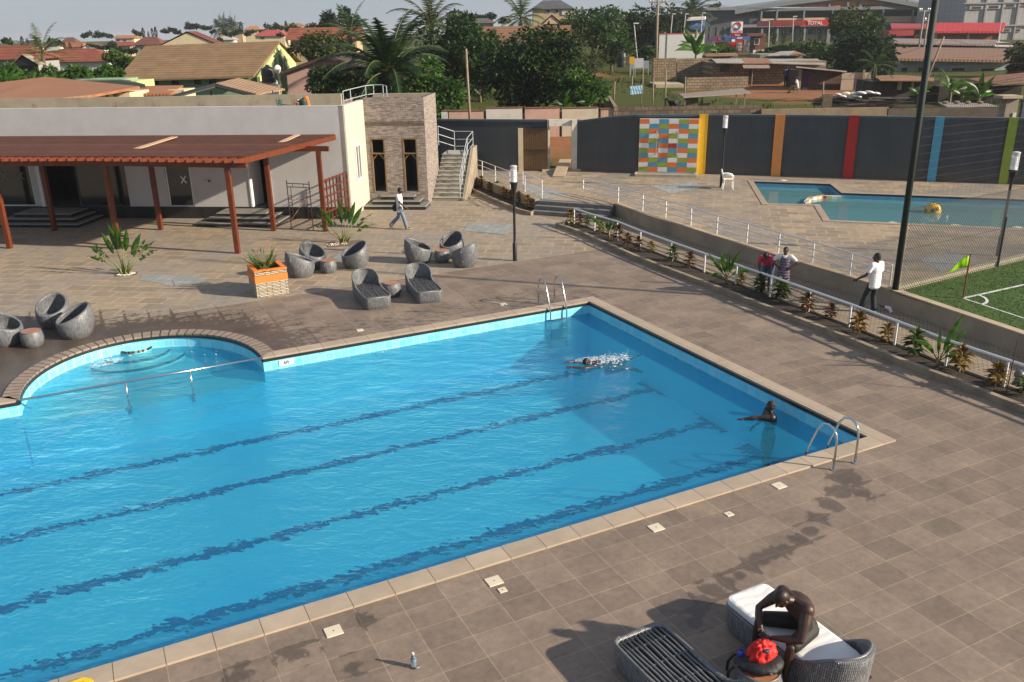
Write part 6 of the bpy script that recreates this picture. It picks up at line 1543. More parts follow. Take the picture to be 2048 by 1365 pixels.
# ---------------------------------------------------------------- trees
def tree(name,label,px,py,hwpx,hhpx,Y,mats,n,ls,seed,blobs=26,trunk=True,group=None,spray=.0,basez=None,depth=.9):
    c=at(px,py,Y); k=Y/F; rx,rz=hwpx*k,hhpx*k; ry=rx*depth; rr=random.Random(seed); gz=tz(c.x,c.y)-.2
    r=T(name,label,'tree' if rz>1.2 else 'bush',(c.x,c.y,gz),0,group); C=Vector((0,0,c.z-gz))
    L=MB(); B=[]
    for i in range(blobs):
        while True:
            q=Vector((rr.uniform(-1,1),rr.uniform(-1,1),rr.uniform(-1,1)))
            if .25<q.length<.88 and (q.z>-.75): break
        s=rr.uniform(.22,.40); B.append((C+Vector((q.x*rx,q.y*ry,q.z*rz)),s*rx,s*ry,s*rz*1.0))
    per=max(1,int(n*1.35)//blobs)
    for (b,sx_,sy_,sz_) in B:
        L.cur=rr.randrange(len(mats))
        for i in range(per):
            u=Vector((rr.gauss(0,1),rr.gauss(0,1),rr.gauss(0,1))).normalized()*(rr.uniform(.45,1.1)**.6)
            p=b+Vector((u.x*sx_,u.y*sy_,u.z*sz_)); d=Vector((u.x+rr.uniform(-.7,.7),u.y+rr.uniform(-.7,.7),u.z*.5-.25+rr.uniform(-.6,.5)+spray)).normalized(); l=ls*rr.uniform(.6,1.35)
            sd=d.cross(Vector((rr.uniform(-1,1),rr.uniform(-1,1),1))).normalized()*l*.26
            L.add([p,p+d*l*.5+sd,p+d*l,p+d*l*.5-sd],[(0,1,2,3)])
    if trunk:
        S_=MB(); tr=max(.09,rx*.06); S_.tube([(0,0,-.5),(rr.uniform(-.2,.2),0,C.z*.3),(0,0,C.z-rz*.3)],[tr*1.4,tr,tr*.7],8)
        for (b,_,_,_) in B[:7]: S_.tube([(0,0,max(.3,C.z-rz*.8)),(b.x*.45,b.y*.45,(C.z-rz*.7+b.z)/2),b],[tr*.6,tr*.4,tr*.15],6)
        S_.build('trunk',M('bark',(.11,.085,.06),.9,.3,6,.4,20),r,world=False)
    L.build('crown',mats,r,world=False); return r
G=lambda n,a,b,tr=.28: leafmat(n,a,b,tr,.55,.6)
DKG=[G('mango_dark',(.010,.028,.006),(.022,.05,.010)),G('mango_mid',(.018,.046,.008),(.034,.072,.012))]
MDG=[G('tree_mid',(.020,.055,.008),(.042,.088,.013)),G('tree_mid_b',(.028,.066,.009),(.05,.105,.016))]
BRG=[G('tree_bright',(.05,.12,.014),(.085,.17,.022)),G('tree_bright_b',(.03,.085,.012),(.06,.13,.018))]
OLG=[G('olive_a',(.055,.075,.018),(.09,.11,.03)),G('olive_b',(.04,.06,.015),(.07,.085,.025))]
FARG=[G('far_green',(.018,.04,.014),(.034,.06,.02)),G('far_green_b',(.015,.034,.013),(.028,.05,.018))]
def frond_crown(m,c,n,ln,rr,el0=-.5,el1=1.3,leafl=.55,dens=22,wd=.05,sweep=None):
    for i in range(n):
        a=2.399*i+rr.uniform(-.2,.2); t=i/(n-1); el=el1+(el0-el1)*t+rr.uniform(-.12,.12); d=Vector((math.cos(a)*math.cos(el),math.sin(a)*math.cos(el),math.sin(el))); l=ln*rr.uniform(.8,1.08)
        p=Vector(c); pts=[p.copy()]; dd=d.copy(); S=9
        for k in range(S): dd=(dd+Vector((0,0,-.11*(1+.12*k)*(1 if el>.3 else .7)))).normalized(); p=p+dd*l/S; pts.append(p.copy())
        m.cur=1; m.tube(pts,[.05*ln/4*(1-.09*k) for k in range(S+1)],4); m.cur=0
        for k in range(dens):
            f=.16+.84*k/(dens-1); x=f*S; j=min(S-1,int(x)); q=pts[j].lerp(pts[j+1],x-j); dr=(pts[j+1]-pts[j]).normalized(); sd=dr.cross(Vector((0,0,1)))
            if sd.length<1e-3: sd=Vector((1,0,0))
            sd.normalize(); lf=leafl*math.sin(PI*min(1,.2+f*.72))*rr.uniform(.85,1.1)
            for s in (-1,1): 
                e=q+(sd*s*.85+dr*.6+Vector((0,0,-.35+rr.uniform(-.2,.1)))).normalized()*lf; w=dr*wd*ln/4
                m.add([q-w,q+w,e],[(0,1,2)])
def palm(label,px,py,Y,ln,n,seed,mats,group=None,el0=-.5,leafl=.75,dens=24,wd=.06,name='palm_tree',el1=1.45):
    c=at(px,py,Y); gz=tz(c.x,c.y)-.2; rr=random.Random(seed); r=T(name,label,'palm tree',(c.x,c.y,gz),0,group); m=MB(); frond_crown(m,(0,0,c.z-gz),n,ln,rr,el0,el1,leafl,dens,wd); m.build('fronds',mats,r,world=False)
    S_=MB(); h=c.z-gz; S_.tube([(.1,0,-.4),(.05,0,h*.5),(0,0,h)],[.22*ln/4,.18*ln/4,.2*ln/4],10); S_.build('trunk',MATS.get('bark') or M('bark',(.11,.085,.06),.9,.3,6,.4,20),r,world=False); return r
PALM=[leafmat('palm_frond',(.018,.05,.010),(.04,.09,.018),.3,.4,1.0),M('palm_rachis',(.09,.10,.03),.6)]
PALMY=[leafmat('palm_frond_yellow',(.045,.075,.012),(.09,.12,.02),.35,.4,1.0),MATS['palm_rachis']]
def banana(label,px,py,Y,hgt,n,seed,group=None,mats=None,name='banana_plant'):
    hgt*=.62
    b=at(px,py,Y); gz=min(tz(b.x,b.y),b.z)-.1; rr=random.Random(seed); r=T(name,label,'banana plant',(b.x,b.y,gz),0,group); z0=b.z-gz; L=MB(); S_=MB(); S_.tube([(0,0,-.2),(0,0,max(.3,z0*.85)+hgt*.2)],[.16,.09],8)
    for i in range(n):
        a=2.399*i+rr.uniform(-.3,.3); el=rr.uniform(.45,1.35); d=Vector((math.cos(a)*math.cos(el),math.sin(a)*math.cos(el),math.sin(el))); q=Vector((0,0,max(.3,z0*.85)+hgt*rr.uniform(.0,.2)))
        ribleaf(L,q+d*.12,d,hgt*rr.uniform(.6,.85),hgt*.17,.9,.12,8,(math.sin(a)*.3,-.9,.4),rr)
    S_.build('pseudostem',M('banana_stem',(.10,.12,.04),.7),r,world=False); L.build('leaves',mats or leafmat('banana_leaf',(.035,.10,.010),(.075,.17,.02),.4,.4,.8),r,world=False); return r
# ================================================================ NEIGHBOURHOOD
TZ=[(40,.35),(47,.4),(50,.9),(56,1.9),(62,2.15),(85,2.5),(110,3.3),(140,4.2),(200,4.45),(300,5.0),(480,5.9),(650,6.1),(900,4.5),(1500,-6),(4500,-60)]
def tz(x,y):
    r_=y
    z=interp(r_,TZ)
    if y>70: z+= .18*math.sin(x*.043+y*.02)-min(.7,max(0,(-x-10)*.012))+.12*math.sin(x*.09+1.3)*min(1,(y-70)/60)
    return z
xs=[-1500,-900,-600,-420,-320,-260,-220]+[-190+i*5 for i in range(80)]+[215,250,300,400,600,1000]
def y0(x):
    if x<-9: return 50.3
    if x<40: return interp(x,[(p.x,p.y) for p in WALLP])+.14
    return 34.8
rowsf=[0,.03,1.5,3,5,8,11,14,18,22,27,33,40,48,58,70,85,100,120,145,175,210,250,300,360,430,500,580,680,820,1000,1400,2200,4200]
m=MB(); V=[];fs=[]
for d_ in rowsf:
    for x in xs: y=y0(x)+d_; V.append((x,y,-.4 if d_==0 else tz(x,y)))
nx=len(xs)
for j in range(len(rowsf)-1):
    for i in range(nx-1): fs.append((j*nx+i,j*nx+i+1,(j+1)*nx+i+1,(j+1)*nx+i))
m.add(V,fs)
t=NT('outside_ground'); v=t.coord(); n1=t.noise(v,.12,5,.65); n2=t.noise(v,1.5,5,.7)
gr=t.mix(n2,(.035,.055,.012),(.095,.10,.026)); di=t.mix(n2,(.20,.085,.04),(.29,.145,.075))
tc=t.N('TexCoord')
def dm(x,y,r_):
    q=t.N('VectorMath',operation='DISTANCE'); t.L(tc.outputs['Object'],q.inputs[0]); q.inputs[1].default_value=(x,y,2.3); return t.math('DIVIDE',t.math('SUBTRACT',r_,q.outputs['Value']),4.0)
f_=t.math('MAXIMUM',dm(26,76,13),t.math('MAXIMUM',dm(3,51,6),dm(8,96,6)))
f_=t.math('ADD',f_,t.math('MULTIPLY',t.math('SUBTRACT',n1,.56),6),clamp=True)
t.col(t.mix(f_,gr,di)); t.set(rough=.95,spec=.1); t.bump(n2,.4,.1)
S(m.build('ground',t.m,smooth=True))
def block(root,name,mat,px0,px1,py0,py1,Y,depth,label=None,bottom=None):
    a=at(px0,py1,Y); b=at(px1,py1,Y); c=at(px0,py0,Y); d=at(px1,py0,Y); z1=(c.z+d.z)/2; z0=(a.z+b.z)/2 if bottom is None else bottom
    x0=(a.x+c.x)/2; x1=(b.x+d.x)/2
    m=MB(); m.prism([(x0,Y),(x1,Y),(x1,Y+depth),(x0,Y+depth)],z0,z1); return m.build(name,mat,root,label)
def roofq(root,name,mat,pts,th=.12,label=None):
    m=MB(); m.slab([at(*p) for p in pts],th); return m.build(name,mat,root,label)
def base(px,py,Y): p=at(px,py,Y); return (p.x,p.y,min(p.z,tz(p.x,p.y)))
def gz(px,Y): p=at(px,100,Y); return tz(p.x,Y)-.3
def tileroof(name,c,kind='Y',rh=.38):
    if name in MATS: return MATS[name]
    t=NT(name); v=t.coord(); wv=t.N('TexWave',wave_type='BANDS',bands_direction='Z'); wv.inputs['Scale'].default_value=.76/rh; wv.inputs['Distortion'].default_value=.25; t.L(v,wv.inputs['Vector'])
    n=t.noise(v,.9,5,.65); cc=t.mix(1.0,t.ramp(n,[(.3,mul(c,.8)),(.7,mul(c,1.18))]),t.ramp(wv.outputs['Fac'],[(0,.55),(.35,1.0)]),'MULTIPLY'); t.col(cc); t.set(rough=.8,spec=.2); MATS[name]=t.m; return t.m
def sheet(name,c,direction='X',sc=5.0,dirt=(.2,.1,.05)):
    if name in MATS: return MATS[name]
    t=NT(name); v=t.coord(); wv=t.N('TexWave',wave_type='BANDS',bands_direction=direction); wv.inputs['Scale'].default_value=sc; t.L(v,wv.inputs['Vector'])
    n=t.noise(t.coord(scale=(.6,1.5,1)),.8,6,.7); cc=t.mix(t.ramp(n,[(.45,0),(.7,.75)]),t.mix(.25,c,wv.outputs['Color'],'MULTIPLY'),dirt); t.col(cc); t.set(rough=.6,spec=.3); t.bump(wv.outputs['Fac'],.4,.05); MATS[name]=t.m; return t.m
BLKW=brick('sandcrete_block',(.23,.175,.115),(.31,.235,.155),(.14,.105,.07),.45,.24,.03,rot=(R(90),0,0),rough=.95,var=.3,nsc=.9)
DKW=M('dark_opening',(.01,.011,.011),.5)
RUSTS=sheet('rust_sheet',(.34,.18,.10)); GALV=sheet('galvanised_sheet',(.42,.40,.37),dirt=(.25,.15,.09)); 
# painted rear wall
rw=T('painted_wall','rear property wall of pink, white and cream panels beyond the gateway','wall',(2,53.5,1))
for px0,px1,py0,c,l in ((884,897,223,(.55,.53,.48),'white'),(899,968,223,(.52,.33,.26),'pink'),(973,1045,217,(.60,.58,.54),'white'),(1050,1119,217,(.52,.33,.26),'pink'),(1124,1196,217,(.55,.47,.35),'cream'),(1201,1227,219,(.55,.34,.27),'pink')):
    block(rw,'panel',M('panel_'+l,c,.9,.12,1.2,.1,20,dirt=mul(c,.65),ds=.9),px0,px1,py0,300,53.5,.2,l+' painted wall panel',.4)
    block(rw,'capping',M('rust_cap',(.20,.09,.06),.9,.25),px0-1,px1+1,py0-2,py0-.2,53.46,.28)
block(rw,'backing',BLKW,884,1226,226,300,53.75,.15,None,.4)
bw2=T('block_wall','low weathered block wall running behind the striped boundary wall','wall',(22,52,1)); 
block(bw2,'block_courses',brick('old_block',(.13,.10,.07),(.20,.15,.10),(.09,.07,.05),.45,.24,.03,rot=(R(90),0,0),rough=.95,var=.4,nsc=1.0),1228,1522,213,260,53.5,.2,None,.4)
block(bw2,'rendered_length',M('old_render',(.27,.20,.13),.95,.2,1,.2,20,dirt=(.15,.11,.07),ds=.8),1522,1775,217,260,53.3,.2,None,.4)
block(bw2,'dark_length',M('old_wall_dark',(.10,.08,.06),.95,.3,1.5,.3,20),1775,2014,216,260,52,.2,None,.4)
m=MB(); a=at(1228,214,53.4); b=at(1208,182,68); m.prism([(a.x,a.y),(a.x+.2,a.y),(b.x+.2,b.y),(b.x,b.y)],[.4,.4,1.8,1.8],[a.z,a.z,b.z+.1,b.z+.1]); m.build('return_wall',BLKW,bw2)
# razor wire
rz_=T('razor_wire','coils of razor wire along the top of old dark wall','razor wire',at(1900,215,52)); m=MB(); a=at(1640,212,52.1); b=at(2010,214,52.1); N_=900
m.tube([a.lerp(b,i/N_)+Vector((0,.16*math.cos(i*.62),.16*math.sin(i*.62)+.1)) for i in range(N_+1)],.008,3); m.build('coil',M('wire_rust',(.05,.04,.035),.7),rz_)
# utility poles
TIMP=M('pole_timber',(.24,.19,.13),.9,.25,4)
def upole(name,label,px0,py0,px1,py1,Y,r0=.10,arm=None,lamp=False,cat='utility pole',bottom=True,mat=TIMP):
    a=at(px0,py0,Y); b=at(px1,py1,Y); r=T(name,label,cat,(b.x,b.y,min(b.z,tz(b.x,b.y)))); d=(b-a).normalized(); e=b+d*(max(0,b.z-tz(b.x,b.y))+.3); m=MB(); m.tube([e,a],[r0,r0*.75],8); m.build('shaft',mat,r,smooth=True)
    if arm:
        py,w=arm; c=at(px0,py,Y); m=MB(); k=w*Y/F; m.bar(c+Vector((-k,0,0)),c+Vector((k,0,0)),.12,.12); m.bar(c+Vector((-k*.5,0,0)),c+Vector((0,0,-k*.5)),.05,.05); m.bar(c+Vector((k*.5,0,0)),c+Vector((0,0,-k*.5)),.05,.05); m.build('crossarm',mat,r)
        for f_ in (-.95,-.6,.6,.95): m=MB(); m.lathe([(.07,.06),(.1,.16),(.05,.3)],(c.x+k*f_,c.y,c.z),8); m.build('insulator',M('porcelain',(.45,.42,.4),.3),r)
    if lamp: m=MB(); m.box(a+Vector((.25,0,.05)),(.6,.25,.12)); m.build('lamp_head',M('lamp_head',(.6,.6,.58),.4),r)
    return r
upole('utility_pole','bare grey timber pole standing in front of the trees above pink panel',932,98,940,246,52,.085)
upole('utility_pole','timber utility pole with crossarm beside the white wall and trees',1316,0,1312,118,100,.16,(5,16))
upole('utility_pole','left one of the twin concrete poles in front of the red roof',1849,22,1838,94,110,.12,(22,10),mat=M('pole_concrete',(.30,.29,.25),.9))
upole('utility_pole','right one of the twin concrete poles in front of the red roof',1858,28,1848,94,110,.12,(41,12),mat=MATS['pole_concrete'])
upole('utility_pole','leaning timber pole rising out of the banana plants by net pole',1888,74,1850,168,72,.10)
upole('utility_pole','thin pole rising left of the street light among far trees',1253,48,1256,75,120,.06)
GPL=M('galv_pole',(.40,.40,.38),.6,.1)
for px,py0,py1,Y,l in ((1345,29,63,150,'pale street light left of the blue house'),(1371,29,66,150,'pale street light in front of the blue house'),(1405,27,66,150,'pale street light right of the blue house'),(1587,34,92,140,'tall street light before the red canopy'),(1539,40,108,120,'slim pale pole right of the red kiosk'),(1268,48,114,105,'leaning pale street light left of the round trees')):
    upole('street_light',l,px,py0,px+(-3 if px!=1268 else 6),py1,Y,.08,None,True,'street light',mat=GPL)
upole('thin_pole','thin pale pole right of the red roofed building',2003,40,1994,96,120,.06,mat=GPL,cat='pole')
# wires between poles
m=MB(); A=at(1316,4,100); B=at(1850,22,110)
def sag(a,b,s,n=14): return [a.lerp(b,i/n)+Vector((0,0,-s*4*(i/n)*(1-i/n))) for i in range(n+1)]
for k in (-.7,.7): m.tube(sag(A+Vector((k,0,.2)),B+Vector((k,0,.2)),.6),.012,4)
m.tube(sag(at(1888,74,72),at(1745,112,95),.5),.012,4); m.tube(sag(at(1888,74,72),at(2060,90,100),.6),.012,4)
o=m.build('overhead_wires',M('cable',(.01,.01,.01),.6)); o['kind']='stuff'; o['label']='black overhead wires strung between the poles'
# ---- houses on the left
CRM=M('cream_house',(.62,.52,.33),.9,.08); WHT=M('white_house',(.62,.60,.55),.9,.08); PNK=M('pink_house',(.50,.32,.27),.9,.08); LIM=M('lime_house',(.52,.58,.25),.9,.06); MINT=M('mint_house',(.22,.32,.20),.9,.1); GRYH=M('grey_house',(.32,.31,.29),.9,.1); TANH=M('tan_house',(.42,.32,.20),.9,.1)
def windows(root,lst,Y,dep=.06,frame=True):
    for px0,px1,py0,py1 in lst:
        f=block(root,'window',M('window_frame',(.42,.41,.38),.6),px0,px1,py0,py1,Y-dep,dep-.005)
        w_=(px1-px0)*.14; h_=(py1-py0)*.14; a=block(root,'pane',DKW,px0+w_,px1-w_,py0+h_,py1-h_,Y-dep-.02,.018); a.parent=f
hs=T('house','low house with a wide faded orange metal roof just behind the clubhouse parapet','house',base(120,200,52))
roofq(hs,'roof',sheet('orange_sheet',(.36,.16,.075),'X',1.2,(.25,.13,.07)),[(-60,172,57),(92,154,60),(279,173,55),(185,190,50.5),(60,202,48),(-60,202,47)],.15)
block(hs,'wall',CRM,120,184,192,240,50.6,3,None,1.0); block(hs,'side_wall',CRM,222,263,186,240,54,3,None,1.0); block(hs,'veranda',DKW,184.2,221.8,187,240,53.5,2,None,1.0)
for px in (195,207,217): block(hs,'pillar',M('brown_post',(.12,.06,.04),.8),px-1.5,px+1.5,186,240,52.6,.15,None,1.0)
hs=T('house','small green and lime building with a flat green roof edge','house',base(220,165,60)); block(hs,'wall',MINT,150,243,160,200,60.2,3,None,1.5); block(hs,'lime_wall',LIM,242,276,163,200,60.1,3,None,1.5); roofq(hs,'roof',M('green_fascia',(.055,.085,.06),.7),[(150,157,63),(242,156,63),(290,169,59),(243,161,59),(150,163,59)],.3)
big=T('house','large green house with a steep brown tiled roof and lime gable','house',base(420,165,70))
RT=tileroof('brown_tiles',(.24,.155,.085)); Yr,Ye=77,70
r0,r1,e0,e1=at(290,92,Yr),at(560,82,Yr),at(233,160,Ye),at(507,152,Ye); back=[r1+Vector((4.6,6.0,-2.6)),r0+Vector((4.6,6.0,-2.6))]
m=MB(); m.slab([r0,r1,e1,e0],.15); m.build('front_roof',RT,big); m=MB(); bk=at(604,121,83); bk0=bk+(r0-r1); m.slab([r1+Vector((0,.02,0)),bk,bk0,r0+Vector((0,.02,0))],.15); m.build('rear_roof',RT,big)
z0=2.0; gA,gB,gC=e1+Vector((.35,.5,-.1)),bk+Vector((-.5,-.3,-.1)),r1+Vector((-.12,0,-.25))
m=MB(); th=Vector((-.25,.05,0)); P=[Vector((gA.x,gA.y,z0)),Vector((gB.x,gB.y,z0)),gB,gC,gA]; Q=[p+th for p in P]; m.add(P+Q,[(0,1,2,3,4),(9,8,7,6,5)]+[(i,5+i,5+(i+1)%5,(i+1)%5) for i in range(5)]); m.build('gable_wall',LIM,big)
m=MB(); m.prism([(e0.x+.9,e0.y+.9),(e1.x-.1,e1.y+.9),(e1.x-.1,e1.y+1.1),(e0.x+.9,e0.y+1.1)],z0,(e0.z+e1.z)/2-.1); m.build('front_wall',MINT,big)
gd=(gB-gA); 
for f0,f1 in ((.30,.42),(.50,.60),(.62,.70)):
    a,b=gA.lerp(gB,f0),gA.lerp(gB,f1); off=Vector((.06,-.03,0)); top=lambda f:(gA.z+(gC.z-gA.z)*min(1,f/ .52)-.5) if f<.52 else (gC.z+(gB.z-gC.z)*(f-.52)/.48-.5)
    m=MB(); m.add([Vector((a.x,a.y,z0))+off,Vector((b.x,b.y,z0))+off,Vector((b.x,b.y,top(f1)))+off,Vector((a.x,a.y,top(f0)))+off]+[Vector((a.x,a.y,z0)),Vector((b.x,b.y,z0)),Vector((b.x,b.y,top(f1))),Vector((a.x,a.y,top(f0)))],[(0,1,2,3),(4,7,6,5),(0,4,5,1),(1,5,6,2),(2,6,7,3),(3,7,4,0)]); m.build('louvre_panel',M('louvre_green',(.10,.13,.06),.7),big)
for px in (310,350,395,425,470): block(big,'window',DKW,px-7,px+7,157,170,70.85-.0,.06)
hs=T('garage','low garage with an orange roof beyond the roof parapet','garage',base(320,185,58)); roofq(hs,'roof',sheet('orange_sheet_b',(.40,.17,.08),'X',1.4),[(262,188,56),(340,188,56),(366,171,60),(285,172,60)],.12); block(hs,'wall',CRM,338,372,180,230,57.5,2,None,1.2); block(hs,'opening',DKW,263,337,189.5,230,56.6,2,None,1.2)
hs=T('carport','open black edged carport with a tan double pitched roof','carport',base(460,185,56)); roofq(hs,'roof',sheet('tan_sheet',(.36,.235,.14),'X',1.4),[(430,167,54.5),(477,156,58),(570,178,58),(512,188,54)],.1); roofq(hs,'dark_roof',M('black_sheet',(.02,.021,.022),.6),[(345,190,52.5),(430,166.5,54.4),(511,189,53.9),(500,191,53.8),(430,173,54.2),(362,191,52.6)],.08)
for px in (368,425,505,548): block(hs,'post',M('post_dark',(.05,.05,.05),.7),px-1,px+1,182,240,55,.12,None,1.0)
hs=T('house','pink gabled house with dark brown roof edges behind the water tank','house',base(630,170,66)); Yh=66
a,b,c=at(562,144,Yh),at(655,110,Yh),at(745,140,Yh); P=[(a.x+.4,1.5),(c.x-.4,1.5),(c.x-.4,c.z-.1),(b.x,b.z-.2),(a.x+.4,a.z-.1)]; m=MB(); m.add([(x,Yh,z) for x,z in P]+[(x,Yh+6,z) for x,z in P],[(0,1,2,3,4),(9,8,7,6,5)]+[(i,5+i,5+(i+1)%5,(i+1)%5) for i in range(5)]); m.build('wall',PNK,hs)
bk=Vector((0,6.5,0)); fr=Vector((0,-.5,0)); RB=M('dark_brown_roof',(.07,.04,.035),.7,.2)
m=MB(); m.slab([a+fr,b+fr,b+bk,a+bk],.22); m.build('roof',RB,hs); m=MB(); m.slab([b+fr+Vector((.01,0,.0)),c+fr,c+bk,b+bk+Vector((.01,0,0))],.22); m.build('roof',RB,hs)
tk=T('water_tank','black ribbed plastic water tank beside the lime gable','water tank',base(538,160,62)); c=at(538,162,62); m=MB(); q=62/F; m.lathe([(13*q,0),(13.5*q,.3),(13*q,.4),(13.5*q,.5),(13*q,.75),(12*q,.9),(5*q,1.05)],(c.x,c.y,c.z-.1),16); m.build('tank_body',M('tank_black',(.012,.013,.015),.5),tk); m=MB(); m.lathe([(4*q,0),(4*q,.1)],(c.x,c.y,c.z+.951),10); m.build('lid',MATS['tank_black'],tk); block(tk,'stand',WHT,524,552,163,240,62,1.0,None,1.0)
ds=T('satellite_dish','white satellite dish next to the black water tank','satellite dish',base(555,150,61.5)); c=at(555,139,61.4); m=MB(); 
for s in (0,): m.ell(c,(.24,.08,.30),Euler((.2,0,.5)),14,8)
m.build('reflector',M('dish_white',(.7,.66,.62),.5),ds,smooth=True); m=MB(); m.tube([c+Vector((0,.1,0)),c+Vector((.02,.15,-1.5))],.03,6); m.build('mast',GPL,ds)
def house(label,px0,px1,yr,ye,yb,Y,rc,wm,kind='hip',wins=(),gable_end=None,dr=.8,name='house'):
    b_=base((px0+px1)/2,yb,Y); r=T(name,label,'house',b_); a=at(px0,ye,Y); b=at(px1,ye,Y); t_=at((px0+px1)/2,yr,Y+1); W=b.x-a.x; D=W*dr; zc=(a.z+b.z)/2; k=Y/F; ov=.45
    m=MB(); m.prism([(a.x+ov,Y+ov),(b.x-ov,Y+ov),(b.x-ov,Y+D-ov),(a.x+ov,Y+D-ov)],min(b_[2]-.5,zc-2),zc-.02); m.build('wall',wm,r)
    h=max(.8,t_.z-zc); rm=tileroof('roof_%d_%d_%d'%tuple(int(c*1000) for c in rc),rc,rh=.6)
    ins=W*.30 if kind=='hip' else 0.0; cx=(a.x+b.x)/2; cy=Y+D/2; m=MB()
    E=[(a.x,Y,zc),(b.x,Y,zc),(b.x,Y+D,zc),(a.x,Y+D,zc)]
    if kind=='gablefront': Rg=[(cx,Y,zc+h),(cx,Y+D,zc+h)]; fs=[(0,4,5,3),(1,2,5,4),(2,3,5),(0,3,2,1)]; 
    else: Rg=[(a.x+ins,cy,zc+h),(b.x-ins,cy,zc+h)]; fs=[(0,1,5,4),(2,3,4,5),(1,2,5),(3,0,4),(0,3,2,1)]
    m.add(E+Rg,fs); m.build('roof',rm,r)
    if kind=='gablefront': m=MB(); m.add([(a.x+.3,Y+.15,zc),(b.x-.3,Y+.15,zc),(cx,Y+.15,zc+h*.88),(a.x+.3,Y+.4,zc),(b.x-.3,Y+.4,zc),(cx,Y+.4,zc+h*.88)],[(0,1,2),(5,4,3),(0,3,4,1),(1,4,5,2),(2,5,3,0)]); m.build('gable',wm,r)
    windows(r,wins,Y+ov); return r
TC1=(.23,.08,.05); TC2=(.32,.13,.07); TC3=(.17,.07,.05); 
house('big red-brown hipped house at the left edge with banana plants before it',-60,78,92,120,150,82,(.22,.07,.045),GRYH,'hip')
house('white edged gable porch of dark timber in front of red-brown roof',18,78,113,131,150,72,(.30,.26,.19),DKW,'gablefront',dr=.5,name='porch')
house('wide terracotta hipped house rising above the banana plants',50,222,98,124,140,92,TC1,WHT,'hip',[(206,214,127,134)],dr=.6)
house('far white house with a dark purple roof between cypress trees',35,76,81,93,99,240,(.10,.06,.07),WHT,'hip',[(44,50,94,97)])
house('far grey roofed house right of the cypress trees',86,121,77,90,94,250,(.16,.165,.17),WHT,'hip',[(95,101,91,93)])
house('far house with a pointed dark brown hipped roof',119,153,75,86,92,270,(.15,.07,.055),TANH,'hip',[(130,136,87,90)])
house('white house with a bright orange roof below the pointed roof',120,163,85,95,108,175,TC2,WHT,'gable',[(126,131,98,104),(142,147,98,104)])
house('white gabled house with red-brown roof among dark shrubs',155,207,87,98,108,165,TC3,WHT,'gablefront',[(170,176,100,105)])
house('two storey cream house with salmon roof on the hill crest',226,270,71,77,86,255,(.38,.17,.10),CRM,'gable',[(232,240,79,83),(246,253,79,83)])
house('house with a dull red roof below the two storey cream house',227,263,84,92,102,190,(.26,.075,.06),TANH,'gable',[(235,242,94,98)])
house('grey walled house with a broad red-brown roof and white gable edge',262,324,74,90,108,160,TC3,GRYH,'hip',[(268,274,94,102),(282,288,94,102)])
house('dark red gabled house with a cream gable behind the brown tiled roof',318,436,63,90,100,118,(.17,.06,.045),CRM,'gablefront',[(366,386,80,88)],dr=.5)
house('small white house with pale roof right of the cream gable',432,470,75,80,86,215,(.45,.42,.38),WHT,'hip',[(440,447,81,84)])
house('brown walled house beneath the row of far palms',436,486,62,66,74,320,(.22,.13,.09),TANH,'gable',[(445,455,68,71)])
house('far cream house with orange roof on the skyline',486,522,52,60,70,300,(.40,.20,.11),CRM,'hip',[(492,500,62,66),(508,515,62,66)])
house('house with a bright pinkish red roof below the skyline',505,572,60,72,82,200,(.38,.08,.07),CRM,'hip',[(520,530,74,79)])
house('far house with an ochre roof right of the lone cypress',556,612,47,54,62,260,(.34,.19,.09),TANH,'hip',[(570,580,56,60)])
house('far white gabled house with a brown roof right of the ochre roof',596,642,47,55,64,240,(.14,.07,.055),WHT,'gablefront',[(612,624,57,61)])
house('long red tiled house behind the olive tree left of the big palm',570,720,55,80,100,96,(.24,.085,.05),TANH,'gable',[(600,614,86,94),(690,702,86,94)],dr=.6)
house('brown roofed house hidden between the palms and the dark mango tree',965,1145,52,92,110,98,(.22,.12,.075),TANH,'gable',[(985,1000,97,105)],dr=.5)
h2=house('two storey tan house with a slate hipped roof on the skyline',1061,1150,0,18,50,150,(.10,.105,.115),TANH,'hip',[(1091,1101,19,27),(1110,1118,19,27)])
block(h2,'veranda_opening',M('sky_bright_wall',(.5,.5,.5),.8),1124,1136,20,30,150.3,.1)
house('small salmon gabled house in front of the skyline tan house',1082,1126,30,48,58,130,(.30,.2,.14),M('salmon_house',(.55,.36,.26),.9,.08),'gablefront')
house('grey roofed house glimpsed between palms on the skyline',935,992,41,47,58,150,(.12,.115,.115),GRYH,'hip')
# ---- right side
hb=T('house','blue two storey house with a white roof behind the street lights','house',base(1388,60,165)); BLH=M('blue_house',(.09,.20,.46),.8,.06); block(hb,'wall',BLH,1368,1410,40,70,165,8,None,3.5); roofq(hb,'roof',WHT,[(1364,38,164),(1410,35,164),(1412,33,172),(1370,35,172)],.4); windows(hb,[(1376,1384,44,49),(1399,1406,43,49)],165); block(hb,'balcony',M('balcony_dark',(.05,.09,.2),.7),1372,1410,52,60,164,.8)
ww=T('yard_wall','plain white yard wall with a red top line behind a banana plant','wall',base(1360,110,118)); block(ww,'panel',M('white_yard',(.58,.58,.57),.8,.06),1318,1408,69,125,118,.25,None,3.0); block(ww,'red_line',M('red_line',(.35,.05,.04),.7),1318,1408,66.5,68.9,117.98,.29); block(ww,'joint',M('joint_grey',(.2,.2,.2),.8),1332.5,1334,69,125,117.95,.04,None,3.0)
